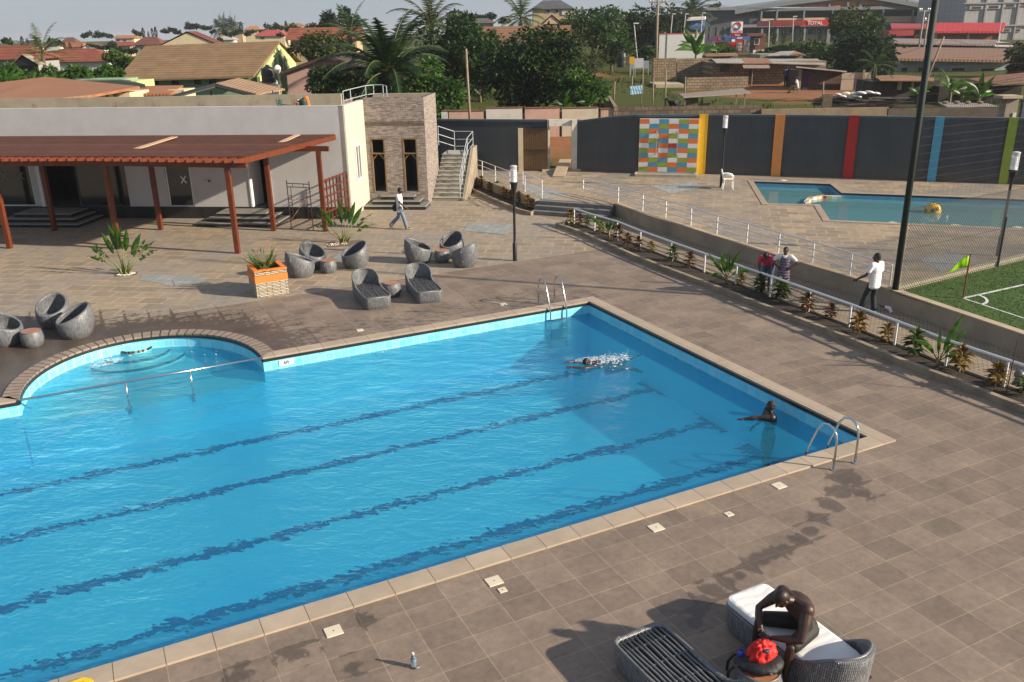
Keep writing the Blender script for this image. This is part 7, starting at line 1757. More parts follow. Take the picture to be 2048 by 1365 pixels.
# big office building
ob=T('office_building','large grey office block with orange brick gable and open balconies','building',base(1650,110,195)); OG=M('office_grey',(.20,.21,.215),.8,.08); OBR=brick('office_brick',(.42,.16,.085),(.47,.19,.10),(.4,.17,.1),.9,.4,.02,rot=(R(90),0,0),var=.08); OCR=M('office_cream',(.55,.40,.24),.85,.06)
Yo=195; block(ob,'main_wall',OG,1520,1905,22,115,Yo+3,20,None,3.0); block(ob,'left_wing',M('office_dark',(.065,.07,.085),.6,.08),1408,1521,18,115,Yo+1,20,None,3.0)
block(ob,'fascia',OG,1405,1475,15,21,Yo,22); roofq(ob,'left_roof',M('office_roof',(.17,.19,.20),.7,.08),[(1470,21,Yo-.5),(1470,13,Yo+15),(1585,-3,Yo+15),(1720,-22,Yo+15),(1905,14,Yo+15),(1910,20,Yo-.5),(1900,19,Yo-.5),(1720,-14,Yo-.5),(1560,5,Yo-.5)],.8)
m=MB(); P=[(1552,14),(1560,6),(1720,-14),(1895,18),(1895,14.5)]; Z=[at(x,y,Yo+.6) for x,y in P]; n=len(Z); Q=[p+Vector((0,2,0)) for p in Z]; m.add(Z+Q,[tuple(range(n)),tuple(range(2*n-1,n-1,-1))]+[(i,n+i,n+(i+1)%n,(i+1)%n) for i in range(n)]); m.build('brick_gable',OBR,ob)
for px in (1608,1660,1697,1722,1764,1816): block(ob,'gable_rib',OG,px-2,px+2,-10,15,Yo+.2,.5)
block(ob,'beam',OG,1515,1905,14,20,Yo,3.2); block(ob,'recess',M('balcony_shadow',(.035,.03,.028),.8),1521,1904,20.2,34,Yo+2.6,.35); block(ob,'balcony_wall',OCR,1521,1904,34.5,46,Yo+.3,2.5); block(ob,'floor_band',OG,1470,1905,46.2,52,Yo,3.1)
for px in (1523,1554,1608,1665,1766,1826,1881): block(ob,'column',M('column_teal',(.16,.22,.23),.6),px-1.6,px+1.6,20.2,46,Yo-.1,.35); 
for px in (1523,1554,1608,1665,1766,1826,1881): block(ob,'ground_column',OG,px-2.2,px+2.2,52.2,110,Yo+.3,.5)
block(ob,'ground_wall',OCR,1521,1700,70,110,Yo+2.8,.15)
windows(ob,[(1560,1574,56,68),(1576,1592,56,68),(1614,1628,56,72),(1632,1646,56,72),(1648,1660,56,72),(1530,1542,56,64)],Yo+2.75,.2)
for py in (21,26,31,36,41): block(ob,'cladding_line',M('cladding_line',(.10,.11,.13),.6),1410,1470,py,py+1.2,Yo+.9,.09)
for x0,x1 in ((1474,1482),(1486,1494),(1498,1506),(1509,1516)): block(ob,'window',DKW,x0,x1,24,33,Yo+.9,.09); block(ob,'shop_bay',DKW,x0,x1,56,70,Yo+.9,.09)
for px in (1412,1422,1436,1450,1462): block(ob,'shop_bay',M('bay_grey',(.09,.09,.10),.6),px-3,px+3,54,80,Yo+.9,.09)
# petrol station
can=T('station_canopy','long red petrol station canopy with white lettering','canopy',base(1610,70,150)); Yc=150; REDC=M('canopy_red',(.46,.012,.018),.4,.05); block(can,'fascia',REDC,1544,1688,40.5,52,Yc,9); block(can,'dark_end',M('canopy_dark',(.22,.02,.025),.5),1544,1606,40.4,52.1,Yc-.06,.05)
for px in (1594,1656): block(can,'column',OG,px-3.5,px+3.5,52.2,115,Yc+3,.8,None,3.5)
p=at(1630,46.3,Yc-.1); q=Yc/F; WL=M('letter_white',(.75,.75,.75),.4,.02); 
tx=text('T',10.5*q,WL,can,(0,0,0),(R(90),0,0),'lettering',.02,1.05)
off=Vector(can.location); tx.location=at(1618,46.3,Yc-.12)-off
tx=text('OTAL',8.4*q,WL,can,(0,0,0),(R(90),0,0),'lettering',.02,1.1,'LEFT'); tx.location=at(1620.5,46.9,Yc-.12)-off
sg=T('price_sign','tall red and white petrol station sign with swirl emblem and prices','sign',base(1474,105,140)); Ys=140; k=Ys/F; offs=Vector(sg.location)
block(sg,'white_panel',WL,1463,1485.5,44,66,Ys,.6); block(sg,'red_panel',M('sign_red',(.42,.015,.012),.4,.05),1463,1485,66.1,106,Ys,.6); block(sg,'blue_band',M('sign_blue',(.05,.10,.32),.4),1463.2,1484.8,73.5,79,Ys-.04,.035); block(sg,'pale_band',M('sign_pale',(.5,.55,.62),.4),1474,1484.6,75,78,Ys-.06,.018); block(sg,'pale_swash',WL,1463.4,1470,79.2,84,Ys-.04,.035)
def arc(mat,a0,a1,r0,r1,cx,cy,name):
    m=MB(); n=14; c=at(cx,cy,Ys-.05)
    V=[]
    for i in range(n+1):
        a=R(a0+(a1-a0)*i/n); w=math.sin(PI*(.12+.8*i/n)); rm=(r0+r1)/2; hw_=(r1-r0)/2*w
        for rr_ in (rm-hw_,rm+hw_):
            for dy in (0,.04): V.append((c.x+rr_*k*math.cos(a),c.y-dy,c.z+rr_*k*math.sin(a)*.92))
    fs=[]
    for i in range(n): b=i*4; fs+=[(b+1,b+5,b+7,b+3),(b,b+2,b+6,b+4),(b,b+4,b+5,b+1),(b+2,b+3,b+7,b+6)]
    m.add(V,fs); m.build(name,mat,sg)
arc(M('emblem_red',(.5,.01,.015),.4),-25,150,4.2,8.0,1474.3,52.6,'emblem_stroke'); arc(M('emblem_blue',(.03,.06,.30),.4),200,345,4.0,7.6,1474.3,52.8,'emblem_stroke'); arc(M('emblem_orange',(.6,.22,.06),.4),125,205,4.6,6.6,1473.8,53.0,'emblem_stroke')
def stext(s,px,py,size,mat,al='CENTER',sx=1): o=text(s,size*k,mat,sg,(0,0,0),(R(90),0,0),'lettering',.01,sx,al); o.location=at(px,py,Ys-.08)-offs
stext('T',1466.8,62.6,6.2,REDC); stext('OTAL',1468.9,63.0,5.0,REDC,'LEFT',1.25)
for i,s in enumerate(('1.705','1.520','1.521')): stext(s,1478.5,88.2+5.8*i,5.0,WL); block(sg,'price_window',M('price_black',(.02,.02,.02),.4),1472,1484,85.6+5.8*i,90.6+5.8*i,Ys-.03,.028)
stext('Bonjour',1476.5,70.6,3.6,WL)
ki=T('kiosk','grey and blue fuel station shop beside the price sign','kiosk',base(1480,108,138)); block(ki,'wall',M('shop_grey',(.20,.20,.18),.8,.06),1487,1509,80,112,141,5,None,3.5); block(ki,'blue_fascia',M('shop_blue',(.035,.11,.30),.5),1450,1512,73,80,141.5,5)
ki=T('guard_kiosk','dark red kiosk with a white framed window near price sign','kiosk',base(1518,106,128)); block(ki,'wall',M('kiosk_red',(.14,.045,.03),.7),1511,1530,73,100,128,3,None,3.5); block(ki,'roof',M('kiosk_roof',(.16,.05,.03),.6),1495,1532,67.5,72.9,127.4,4); windows(ki,[(1508.5,1519,77,90)],127.95,.12); block(ki,'white_base',WHT,1506,1528,100.2,112,127.9,.1,None,3.5)
bb=T('billboard','small purple advertising board left of the price sign','billboard',base(1433,95,140)); block(bb,'panel',M('purple_board',(.14,.035,.14),.5),1423,1442,74,86,140,.2); block(bb,'red_corner',M('board_red',(.4,.05,.06),.5),1436,1441,75,81,139.95,.04); block(bb,'leg',GPL,1431,1432.5,86.2,112,140.05,.1,None,3.5)
# parked car on the forecourt
cr=T('parked_car','dark red car parked on the fuel forecourt left of the sign','car',base(1445,104,136)); c=at(1444,104,136); X0=c.x; Zb=c.z; CRD=M('car_red',(.16,.012,.018),.25,.05)
m=MB(); P=[(-2,.35),(2,.35),(2.05,.75),(1.9,.9),(1.2,.98),(.6,1.42),(-.9,1.45),(-1.5,1.0),(-2.05,.9)]; m.add([(X0+x,136,Zb+z) for x,z in P]+[(X0+x,137.7,Zb+z) for x,z in P],[tuple(range(9)),tuple(range(17,8,-1))]+[(i,9+i,9+(i+1)%9,(i+1)%9) for i in range(9)]); m.build('body',CRD,cr)
m=MB(); m.add([(X0+x,135.97,Zb+z) for x,z in ((1.0,1.0),(.5,1.36),(-.8,1.38),(-1.3,1.02))]+[(X0+x,135.99,Zb+z) for x,z in ((1.0,1.0),(.5,1.36),(-.8,1.38),(-1.3,1.02))],[(0,1,2,3),(7,6,5,4),(0,4,5,1),(1,5,6,2),(2,6,7,3),(3,7,4,0)]); m.build('side_window',DKW,cr)
for x in (-1.3,1.3): m=MB(); m.tube([(X0+x,135.95,Zb+.33),(X0+x,136.2,Zb+.33)],.33,12); m.build('wheel',M('tyre',(.015,.015,.015),.8),cr)
# huts in the yard
hut=T('block_hut','long unfinished block hut with patched metal sheet roof in the yard','hut',base(1530,175,83)); block(hut,'wall',BLKW,1425,1650,124,185,83,7,None,1.6); block(hut,'window',M('hut_window',(.055,.075,.06),.8),1441,1459,131,144,82.9,.08); block(hut,'doorway',DKW,1500,1507,136,152,82.9,.08)
for pts in ([(1423,118,88),(1485,117,88),(1488,126,81.5),(1432,125,81.5)],[(1484,116,88.2),(1535,117,88.2),(1545,126,81.4),(1487,126.5,81.4)],[(1533,118,88),(1635,118,88),(1652,129,81.5),(1541,126,81.5)]): roofq(hut,'roof_sheet',GALV if pts[0][0]!=1484 else RUSTS,pts,.08)
roofq(hut,'awning',sheet('awning_sheet',(.36,.28,.22)),[(1484,127,82.5),(1537,127,82.5),(1540,136,79.5),(1487,136,79.5)],.06); block(hut,'porch_post',TIMP,1502,1504,137,215,79.8,.12,None,1.9)
hut=T('block_ruin','roofless brown block enclosure left of the long hut','ruin',base(1360,165,86)); block(hut,'left_wall',BLKW,1315,1352,117,165,86,.25,None,1.8); block(hut,'rear_wall',BLKW,1354,1424,117,175,88,.25,None,1.8); block(hut,'pier',BLKW,1306,1314,117,170,85.5,.5,None,1.8); block(hut,'low_front_wall',BLKW,1373,1496,155,182,77,.25,None,1.6); block(hut,'floor_slab',CONCL,1312,1368,169,176,80,4,None,1.8)
m=MB()
hut=T('sheet_roof_shack','shack with a weathered sheet roof behind the long hut','shack',base(1500,115,98)); block(hut,'wall',BLKW,1420,1475,112,122,97,4,None,2.2); roofq(hut,'roof',RUSTS,[(1405,107,99),(1472,106,99),(1476,111,95),(1412,112,95)],.08)
hut=T('sheet_roof_shack','shack under a pale grey sheet roof left of the big round tree','shack',base(1580,115,97)); block(hut,'wall',M('shack_grey',(.22,.20,.18),.9,.2),1520,1605,109,122,96,5,None,2.2); roofq(hut,'roof',GALV,[(1560,103,99),(1590,102,99),(1578,111,94),(1535,111,94)],.08); roofq(hut,'side_roof',RUSTS,[(1590,102,99.2),(1612,110,95),(1578.5,111,94.1)],.08)
hut=T('timber_shed','brown timber shed with a slanting sheet roof beside the seated person','shed',base(1640,185,76)); block(hut,'wall',M('shed_brown',(.085,.05,.035),.9,.3,3),1604,1681,142,192,76,4,None,1.5); block(hut,'door_curtain',M('purple_cloth',(.045,.02,.07),.9),1605,1616,147,193,75.9,.08); block(hut,'window',M('shed_window',(.035,.06,.06),.8),1631,1643,146,158,75.9,.08); roofq(hut,'roof',GALV,[(1592,133,75),(1694,142.5,75),(1690,144,80),(1598,135,80)],.1); block(hut,'frame_post',TIMP,1597,1602,139,190,75.6,.2)
hut=T('pale_board_wall','pale boarded lean-to wall right of the timber shed','wall',base(1710,180,75)); block(hut,'boards',brick('pale_boards',(.36,.28,.21),(.40,.31,.23),(.12,.09,.07),4,.9,.03,rot=(R(90),0,0),var=.12),1682,1740,146,192,75.2,.15,None,1.6); block(hut,'corner_post',TIMP,1724,1728,140,192,75.0,.15,None,1.6)
ms=T('market_table','low open stall with a wide faded sheet roof on thin posts','stall',base(1430,210,60)); roofq(ms,'roof',sheet('stall_sheet',(.34,.28,.23),dirt=(.2,.12,.08)),[(1357,188,64),(1486,177,66),(1502,185,61),(1367,194,60)],.09)
for px,py,Y in ((1370,194,60.3),(1472,190,61),(1489,188,61.3),(1404,187,64.5)): block(ms,'post',TIMP,px-1,px+1,py,222,Y,.08,None,1.8)
block(ms,'crate_base',M('stall_box',(.15,.11,.085),.9,.3,3),1373,1396,196,222,60.8,.8,None,1.8)
# timber stack with white sacks
wd=T('timber_stack','pile of dark old boards in the yard beneath white sacks','timber stack',base(1720,215,56)); m=MB(); rr=random.Random(8)
for i in range(90):
    f_=rr.random(); p=at(1655+130*f_,rr.uniform(196,216),56.5+rr.uniform(0,2)); l=rr.uniform(.5,1.6); a=rr.gauss(0,.25); m.bar(p-Vector((l,a,rr.uniform(-.1,.1))),p+Vector((l,a,rr.uniform(-.1,.1))),.14,.05)
m.build('boards',M('old_boards',(.055,.042,.032),.95,.4,4),wd); block(wd,'core',M('stack_dark',(.02,.017,.014),.95,.3),1655,1785,199,235,57.5,1.2,None,1.5); block(wd,'bamboo_screen',M('screen_brown',(.13,.095,.06),.9,.3,6),1645,1664,189,225,55.9,.1,None,1.5)
SACK=M('white_sack',(.60,.58,.55),.85,.15,5,.4,15)
for i,(px,py,w) in enumerate(((1675,189,7),(1690,187,9),(1706,188,9),(1722,186,10),(1738,185,10),(1752,187,8),(1684,193,8),(1712,193,10),(1700,196,8))):
    c=at(px,py,56.6+.2*(i%3)); m=MB(); k_=w*56/F; m.ell(c,(k_,.35,k_*.32),Euler((0,rr.uniform(-.15,.15),rr.uniform(-.5,.5))),10,6); m.ell(c+Vector((k_*.5,0,-.03)),(k_*.6,.3,k_*.25),None,8,6)
    o=meshobj('white_sack',remesh(m,.04,1),SACK); o.data.name='white_sack'; recenter(o); tag(o,'crumpled white sack lying among others on the dark board pile','sack','white sacks on the board pile')
hut=T('dark_shack','dark shack wall with an open white framed hatch behind net pole','shack',base(1800,190,64)); block(hut,'wall',M('shack_dark',(.05,.042,.036),.95,.4,2),1742,1875,162,225,64,3,None,1.6); block(hut,'hatch',DKW,1806,1822,164,178,63.9,.08); block(hut,'hatch_post',CONCL,1797,1804,160,180,63.8,.2); block(hut,'hatch_post',CONCL,1823,1828,160,180,63.8,.2); roofq(hut,'roof',RUSTS,[(1745,152,69),(1800,150,69),(1868,156,66),(1868,161,63),(1760,160,63)],.08)
hut=T('dark_shack','dark open shack under rusty roof sheets at the right edge','shack',base(1980,190,62)); block(hut,'wall',M('shack_dark2',(.03,.026,.022),.95,.4,2),1876,2040,172,225,63,3,None,1.6); roofq(hut,'roof',sheet('rust_roof_b',(.28,.13,.075)),[(1930,158,66),(2070,143,66),(2075,170,60),(1992,169,61)],.1); 
for i in range(3): m=MB(); m.bar(at(1985,172-4*i,60.6),at(2060,166-7*i,60.2),.12,.06); m.build('rafter',TIMP,hut)
lr_=T('flat_sheet_roof','loose pale metal sheet roof weighted with stones near the wall','roof',base(1935,215,55)); roofq(lr_,'sheet',GALV,[(1876,205,57),(1975,207,57),(2002,215,53.5),(1895,214,53.5)],.08); 
for px in (1890,1913,1935,1960): p=at(px,207,55.4); m=MB(); m.ell(p+Vector((0,0,.05)),(.22,.15,.10),None,8,6); m.build('stone',M('brown_stone',(.22,.15,.10),.9,.2),lr_)
for px in (1882,1992): block(lr_,'post',TIMP,px-1,px+1,214,240,54.4,.08,None,1.0)
cp_=T('concrete_post','square concrete gate post with a flat cap at right edge','post',base(2022,230,50)); block(cp_,'shaft',CONC,2010,2034,198,250,50,.7,None,.4); block(cp_,'cap',CONCL,2006,2046,192,197.8,49.8,1.0); block(cp_,'white_patch',WHT,2025,2032,226,240,49.95,.04)
dw=T('dark_side_wall','charcoal wall stepping up at the far right behind lime stripe','wall',base(2045,240,46)); block(dw,'panel',GW,2032,2110,200,380,47.5,.25,None,.4); block(dw,'edge_strip',GWC,2032,2035,199,380,47.42,.07,None,.4)
lb=T('long_building','long low building with a brown roof and pale blue walls','building',base(1910,150,96)); block(lb,'wall',M('pale_blue_wall',(.30,.36,.40),.85,.06),1798,2028,119,165,97,8,None,2.0); roofq(lb,'roof',sheet('brown_sheet',(.24,.135,.085),'X',.8,(.2,.12,.08)),[(1785,94,104),(2030,97,104),(2034,121,95.5),(1795,117,95.5)],.25)
windows(lb,[(1801,1817,133,147),(1834,1851,133,147),(1866,1879,133,144),(1899,1934,134,151),(1957,1994,135,151)],97)
rb=T('red_roof_building','low building with a bright red roof and brick front','building',base(1900,85,150)); REDR=sheet('red_roof',(.48,.03,.035),'X',.5,(.38,.03,.03)); roofq(rb,'roof',REDR,[(1866,46,158),(2012,46,158),(2004,63,149),(1866,63,149)],.3); block(rb,'brick_wall',brick('red_brick',(.23,.085,.045),(.28,.11,.06),(.2,.1,.06),.5,.2,.02,rot=(R(90),0,0)),1868,2000,63.5,90,151,6,None,3.0)
for px in (1872,1937,1999): block(rb,'white_pier',WHT,px-1.6,px+1.6,63.5,84,150.7,.25)
roofq(rb,'left_roof',M('dark_red_sheet',(.30,.03,.03),.6,.1),[(1781,47,157),(1866,48,157),(1866,55,150),(1783,56,150)],.3); block(rb,'left_fascia',M('red_fascia',(.34,.02,.022),.6),1777,1828,61,72,150,4); block(rb,'left_wall',M('brown_wall',(.12,.07,.05),.9),1829,1866,57,92,151,4,None,3.0)
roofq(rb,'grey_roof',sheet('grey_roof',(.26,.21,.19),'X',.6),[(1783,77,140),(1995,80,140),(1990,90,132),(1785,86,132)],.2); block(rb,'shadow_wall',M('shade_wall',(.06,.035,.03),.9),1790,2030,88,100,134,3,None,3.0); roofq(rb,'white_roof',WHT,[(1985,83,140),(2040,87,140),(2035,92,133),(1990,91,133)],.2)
gb=T('grey_block_building','tall grey building with ribbon windows at the upper right corner','building',base(1990,80,172)); GB=M('grey_block',(.36,.35,.35),.85,.05); block(gb,'wall',GB,1929,2075,-30,90,172,20,None,3.0); block(gb,'side_wall',M('grey_side',(.24,.18,.15),.85,.05),1921,1928.8,-6,90,174,18,None,3.0)
for px in (1970,2004,2035): block(gb,'pilaster',M('grey_rib',(.30,.29,.29),.8),px-1.6,px+1.6,-30,90,171.7,.28,None,3.0)
block(gb,'ledge',MATS['grey_rib'],1929,2075,5,7.5,171.6,.38); block(gb,'ledge',MATS['grey_rib'],1929,2075,50,53,171.6,.38)
windows(gb,[(1940,1966,13,19),(1974,2001,11,18),(2009,2032,8,15),(2040,2062,5,12),(2006,2022,58,64),(2030,2042,58,64)],171.95,.2)
# small yard things
tk=T('polytank','black plastic water tank on the ground beyond the wispy tree','water tank',base(1243,135,92)); c=at(1243,135,92); q=92/F; m=MB(); m.lathe([(9*q,0),(9.3*q,.5),(9*q,.55),(9.3*q,1.0),(8*q,1.35),(3*q,1.5)],c,16); m.build('tank_body',MATS['tank_black'],tk); m=MB(); m.lathe([(3*q,1.501),(3*q,1.6)],c,10); m.build('lid',MATS['tank_black'],tk)
for px0,px1,py0,py1,Y,c,l in ((1259,1269,114,129,93,(.60,.33,.01),'yellow notice board beside the black ground tank'),(1269,1287,117,136,92,(.45,.46,.48),'white notice board on thin legs next to the yellow board'),(1260,1298,122,138,95,(.22,.25,.33),'bluish sheet fence behind the white notice board')):
    bb=T('notice_board' if c[2]<.5 else 'notice_board',l,'board',base((px0+px1)/2,py1,Y)); block(bb,'panel',M('board_%d'%px0,c,.6,.08),px0,px1,py0,py1,Y,.08); 
    for px in (px0+1.5,px1-1.5): block(bb,'leg',GPL,px-.5,px+.5,py1+.1,py1+10,Y+.02,.05,None,2.2)
bs=T('blue_sheet','blue and white corrugated sheet leaning in the grass lot','metal sheet',base(1272,186,66)); m=MB(); a,b,c,d=at(1261,189,64),at(1285,186,64.3),at(1284,171,65.5),at(1260,173,65.2); m.slab([a,b,c,d],.04); t=NT('blue_stripes'); v=t.coord(); wv=t.N('TexWave',wave_type='BANDS',bands_direction='X'); wv.inputs['Scale'].default_value=1.6; wv.inputs['Distortion'].default_value=1.5; t.L(v,wv.inputs['Vector']); t.col(t.ramp(wv.outputs['Fac'],[(.6,(.07,.22,.33)),(.8,(.4,.45,.5))])); m.build('sheet',t.m,bs); m=MB(); m.tube([c,(c.x+.1,c.y+.8,tz(c.x,c.y+.8))],.04,6); m.build('prop',TIMP,bs)
for px,py0,py1,Y,l in ((1332,140,186,64,'tall bare timber stake in the grass lot left of the goat'),(1371,154,182,68,'pale stake beside the low block wall and goat'),(1307,160,188,66,'short dark stake right of the blue sheet'),(1265,152,175,72,'dark stake behind the blue sheet'),(1286,135,178,74,'brown stake between the white board and blue sheet'),(1230,163,180,70,'weathered stake near the wispy tree and path'),(1647,164,200,58,'timber stake beside the board pile and shed')):
    upole('timber_stake',l,px,py0,px-1,py1,Y,.06,cat='stake')
# goat
g=T('goat','small black and white goat standing in the grass lot','goat',base(1347,199,62),R(180)); c=at(1348,199,62); z0=tz(c.x,62)
GBK=M('goat_black',(.02,.018,.016),.9); GWT=M('goat_white',(.60,.57,.52),.9)
g.location=(c.x,62,z0); OFF[g.name]=Vector(g.location)
def gm(fn,mat,name): m=MB(); fn(m); meshobj(name,remesh(m,.02,2),mat,g)
hz_=max(.45,c.z-z0+.42)
def bodyf(m):
    m.ell((-.15,0,.50),(.30,.13,.17)); m.ell((.18,0,.52),(.2,.14,.19)); m.caps((.32,0,.58),(.48,0,.76),.085,.06); m.ell((.56,0,.80),(.12,.055,.06),Euler((0,.5,0))); m.caps((-.44,0,.58),(-.52,0,.64),.03,.015)
    for s in (-1,1):
        m.caps((.24,.07*s,.45),(.24,.07*s,.24),.05,.03); m.caps((.24,.07*s,.24),(.23,.07*s,.03),.028,.022); m.caps((-.32,.08*s,.46),(-.28,.08*s,.28),.07,.035); m.caps((-.28,.08*s,.28),(-.36,.08*s,.20),.034,.026); m.caps((-.36,.08*s,.20),(-.34,.08*s,.03),.026,.022); m.caps((.50,.05*s,.84),(.44,.13*s,.82),.022,.012); m.caps((.50,.03*s,.86),(.42,.05*s,.96),.015,.006)
gm(bodyf,GBK,'body')
def rump(m): m.ell((-.20,0,.52),(.27,.142,.172)); m.caps((-.32,.08,.46),(-.28,.08,.28),.074,.039); m.caps((-.32,-.08,.46),(-.28,-.08,.28),.074,.039)
gm(rump,GWT,'white_patch')
# people in the yard
p=base(1570,184,80); r=T('person','person in a blue shirt standing by the long block hut','person',(at(1570,184,80).x,80,tz(at(1570,184,80).x,80)),R(20)); J=dict(BASE); J.update(elL=(-.34,0,1.18),wrL=(-.22,.08,1.02)); FH,c=build_body(r,J,.016,SK2); hair(r,FH,c,None,'short',.02); tee(r,J,M('blue_shirt',(.03,.05,.16),.8),.02,.1); trousers(r,J,M('black_trousers',(.012,.012,.015),.8),.02); 
x_=at(1592,190,73).x; r=T('person','person in white top and khaki skirt seated beside the brown shed','person',(x_,73,tz(x_,73)),R(70)); J=dict(BASE); J.update(pelvis=(0,-.05,.52),chest=(0,.03,.86),neck=(0,.10,1.03),head=(0,.14,1.17),shR=(.17,.06,.98),shL=(-.17,.06,.98),elR=(.22,.15,.72),elL=(-.22,.15,.72),wrR=(.14,.36,.62),wrL=(-.14,.36,.62),hipR=(.09,-.02,.50),hipL=(-.09,-.02,.50),knR=(.12,.40,.52),knL=(-.12,.40,.52),anR=(.12,.55,.09),anL=(-.12,.55,.09),toR=(.12,.72,.03),toL=(-.12,.72,.03)); FH,c=build_body(r,J,.016,SK2,True); hair(r,FH,c,None,'bun',.02); tee(r,J,M('white_top',(.5,.5,.52),.8),.02); trousers(r,J,M('khaki_cloth',(.20,.17,.10),.9),.02,1.2,.9,'skirt',1.1)
m=MB(); q=Vector((x_,73,tz(x_,73))); st_=T('low_stool','rough timber stool under the seated person by the shed','stool',q); m.box(q+Vector((0,0,.38)),(.45,.4,.07)); m.build('seat',TIMP,st_)
for sx_ in (-1,1):
    for sy_ in (-1,1): m=MB(); m.box(q+Vector((.17*sx_,.14*sy_,.17)),(.06,.06,.345)); m.build('leg',TIMP,st_)
# ---- trees
palm('big dark green oil palm with wide arching fronds behind the stone clad end',778,150,60,5.4,62,3,[leafmat('oil_palm_frond',(.010,.032,.007),(.026,.062,.013),.25,.4,1.0),MATS['palm_rachis']],None,-.75,1.0,34,.06,el1=1.3)
palm('yellower palm rising right of and behind the big oil palm',862,52,82,4.4,26,5,PALMY,None,-.3,.8,24,.06)
palm('small palm left of the big oil palm reaching over the red tiled house',700,70,84,3.4,18,7,PALM,None,-.4,.7,20,.06)
palm('grey-green palm beside the skyline tan house',1042,38,118,4.4,20,9,PALMY,None,-.5,.9,20,.08)
palm('palm crown on the skyline above the blue house',1385,26,175,6.0,22,12,PALM,None,-.4,1.2,18,.1)
palm('small coconut palm above the banana plants at left',84,108,74,2.9,12,15,PALMY,None,.1,.6,18,.06)
for i,(px,py) in enumerate(((438,58),(446,56),(455,57),(463,54),(470,56))): palm('far dark palm in the row above brown walled house',px,py,335,5.5,10,20+i,PALM,'far palms in a row on the skyline',-.4,1.8,9,.16)
tree('mango_tree','very dark rounded mango tree behind the white and pink wall panels',1058,142,92,84,60,DKG,7500,.34,1,40)
tree('mango_tree','bright green leafy tree between the stone clad end and timber pole',868,182,58,50,57,BRG,4200,.30,2,26)
tree('dark_shrub','dark flat topped shrub left of the big oil palm',668,166,62,30,59,DKG,3600,.26,3,24)
tree('leafy_tree','dark tree mass right of the oil palm behind timber pole',912,100,72,72,74,DKG,4600,.40,4,30)
tree('leafy_tree','dark leafy tree between timber pole and the mango tree',960,120,45,70,70,MDG,3000,.36,14,22)
tree('wispy_tree','wispy olive thorn tree right of the dark mango tree',1150,112,62,54,72,OLG,3600,.20,5,34,spray=.5)
tree('leafy_tree','broad mid green tree below the skyline tan house',1188,58,70,42,108,MDG,3600,.50,6,30)
tree('leafy_tree','lower right part tree with bright edge above the black ground tank',1225,92,40,30,100,MDG,2000,.45,16,18)
tree('leafy_tree','tall dark tree left of the crossarm utility pole',1278,58,48,48,125,FARG,2600,.6,7,24)
tree('leafy_tree','far rounded tree between the utility pole and blue house',1340,48,40,30,160,FARG,1800,.75,8,18)
tree('leafy_tree','olive tree in front of the long red tiled house',642,104,56,36,76,OLG,2600,.34,9,24)
tree('leafy_tree','pale far tree on the skyline left of the big oil palm',655,48,22,20,130,FARG,900,.6,10,12)
tree('leafy_tree','taller far tree on the skyline touching the big oil palm',692,46,24,24,135,FARG,1000,.6,11,12)
tree('leafy_tree','far treetop right of the yellower palm on the skyline',915,34,26,12,160,FARG,800,.7,12,10)
tree('leafy_tree','far treetop on the skyline above the grey roofed house',962,36,28,9,170,FARG,800,.7,13,10)
tree('mango_tree','big dark round tree before the office block at right',1722,122,64,60,92,DKG,6500,.46,17,40)
tree('spreading_tree','light flat crowned tree rising behind the big dark round tree',1718,50,50,32,108,OLG+MDG,3200,.42,18,30,spray=.2)
tree('leafy_tree','dark tree at the right edge beside the long blue building',2046,128,34,40,88,DKG,2200,.45,19,18)
tree('hedge_shrub','green shrubs below the petrol canopy right of the kiosk',1606,102,48,20,108,MDG,2200,.4,20,22)
tree('hedge_shrub','dark shrub between the kiosk and petrol canopy',1560,104,24,12,112,DKG,900,.4,21,10)
tree('round_bush','round bush at the left end of the brown tiled roof',238,122,26,20,82,BRG,1200,.32,22,12)
tree('leafy_tree','bushy green tree behind the second pink panel and banana leaves',1160,180,55,32,58,BRG,2600,.28,23,22)
for px,py,w_,h_,Y,l in ((1450,104,26,9,112,'low shrub in front of the dark red parked car'),(1530,112,22,9,104,'low shrub behind the long hut right of the guard kiosk'),(1660,112,40,18,100,'broad dark shrub left of the big round tree'),(1290,112,20,16,112,'green shrub behind the notice boards'),(1800,112,24,14,104,'shrub against the left end of the long brown roof'),(1345,100,24,10,124,'shrub at the foot of the white yard wall')): tree('low_shrub',l,px,py,w_,h_,Y,MDG,1100,.4,int(px),14,False)
for px,py,l,s in ((1128,200,'banana plant at the foot of the dark mango tree',1),(1178,198,'banana plant near the end of the pink panel wall',2)): banana(l,px,py+14,56,2.3,9,s)
for i,(px,l) in enumerate(((1546,'first'),(1570,'second'),(1604,'third'),(1640,'fourth'),(1662,'last'))):
    pass
def cypress(label,px,pt,pb,Y,seed,group,w=.16):
    a=at(px,pt,Y); b=at(px,pb,Y); h=a.z-b.z; gz_=min(b.z,tz(b.x,Y)); rr=random.Random(seed); r=T('cypress',label,'cypress',(b.x,Y,gz_),0,group); L=MB()
    for i in range(260): 
        t_=rr.random(); z=h*t_+b.z-gz_; rad=h*w*math.sin(PI*min(1,.12+t_*.85))**.8*rr.uniform(.5,1); an=rr.uniform(0,2*PI); p=Vector((rad*math.cos(an),rad*math.sin(an),z)); d=Vector((math.cos(an)*.4,math.sin(an)*.4,1)); l=h*.09; sd=d.cross(Vector((rr.uniform(-1,1),1,0))).normalized()*l*.3; L.add([p,p+d*l*.5+sd,p+d*l,p+d*l*.5-sd],[(0,1,2,3)])
    L.build('foliage',DKG,r,world=False); S_=MB(); S_.tube([(0,0,-.5),(0,0,h*.4+b.z-gz_)],[h*.03,h*.02],6); S_.build('trunk',MATS['bark'],r,world=False)
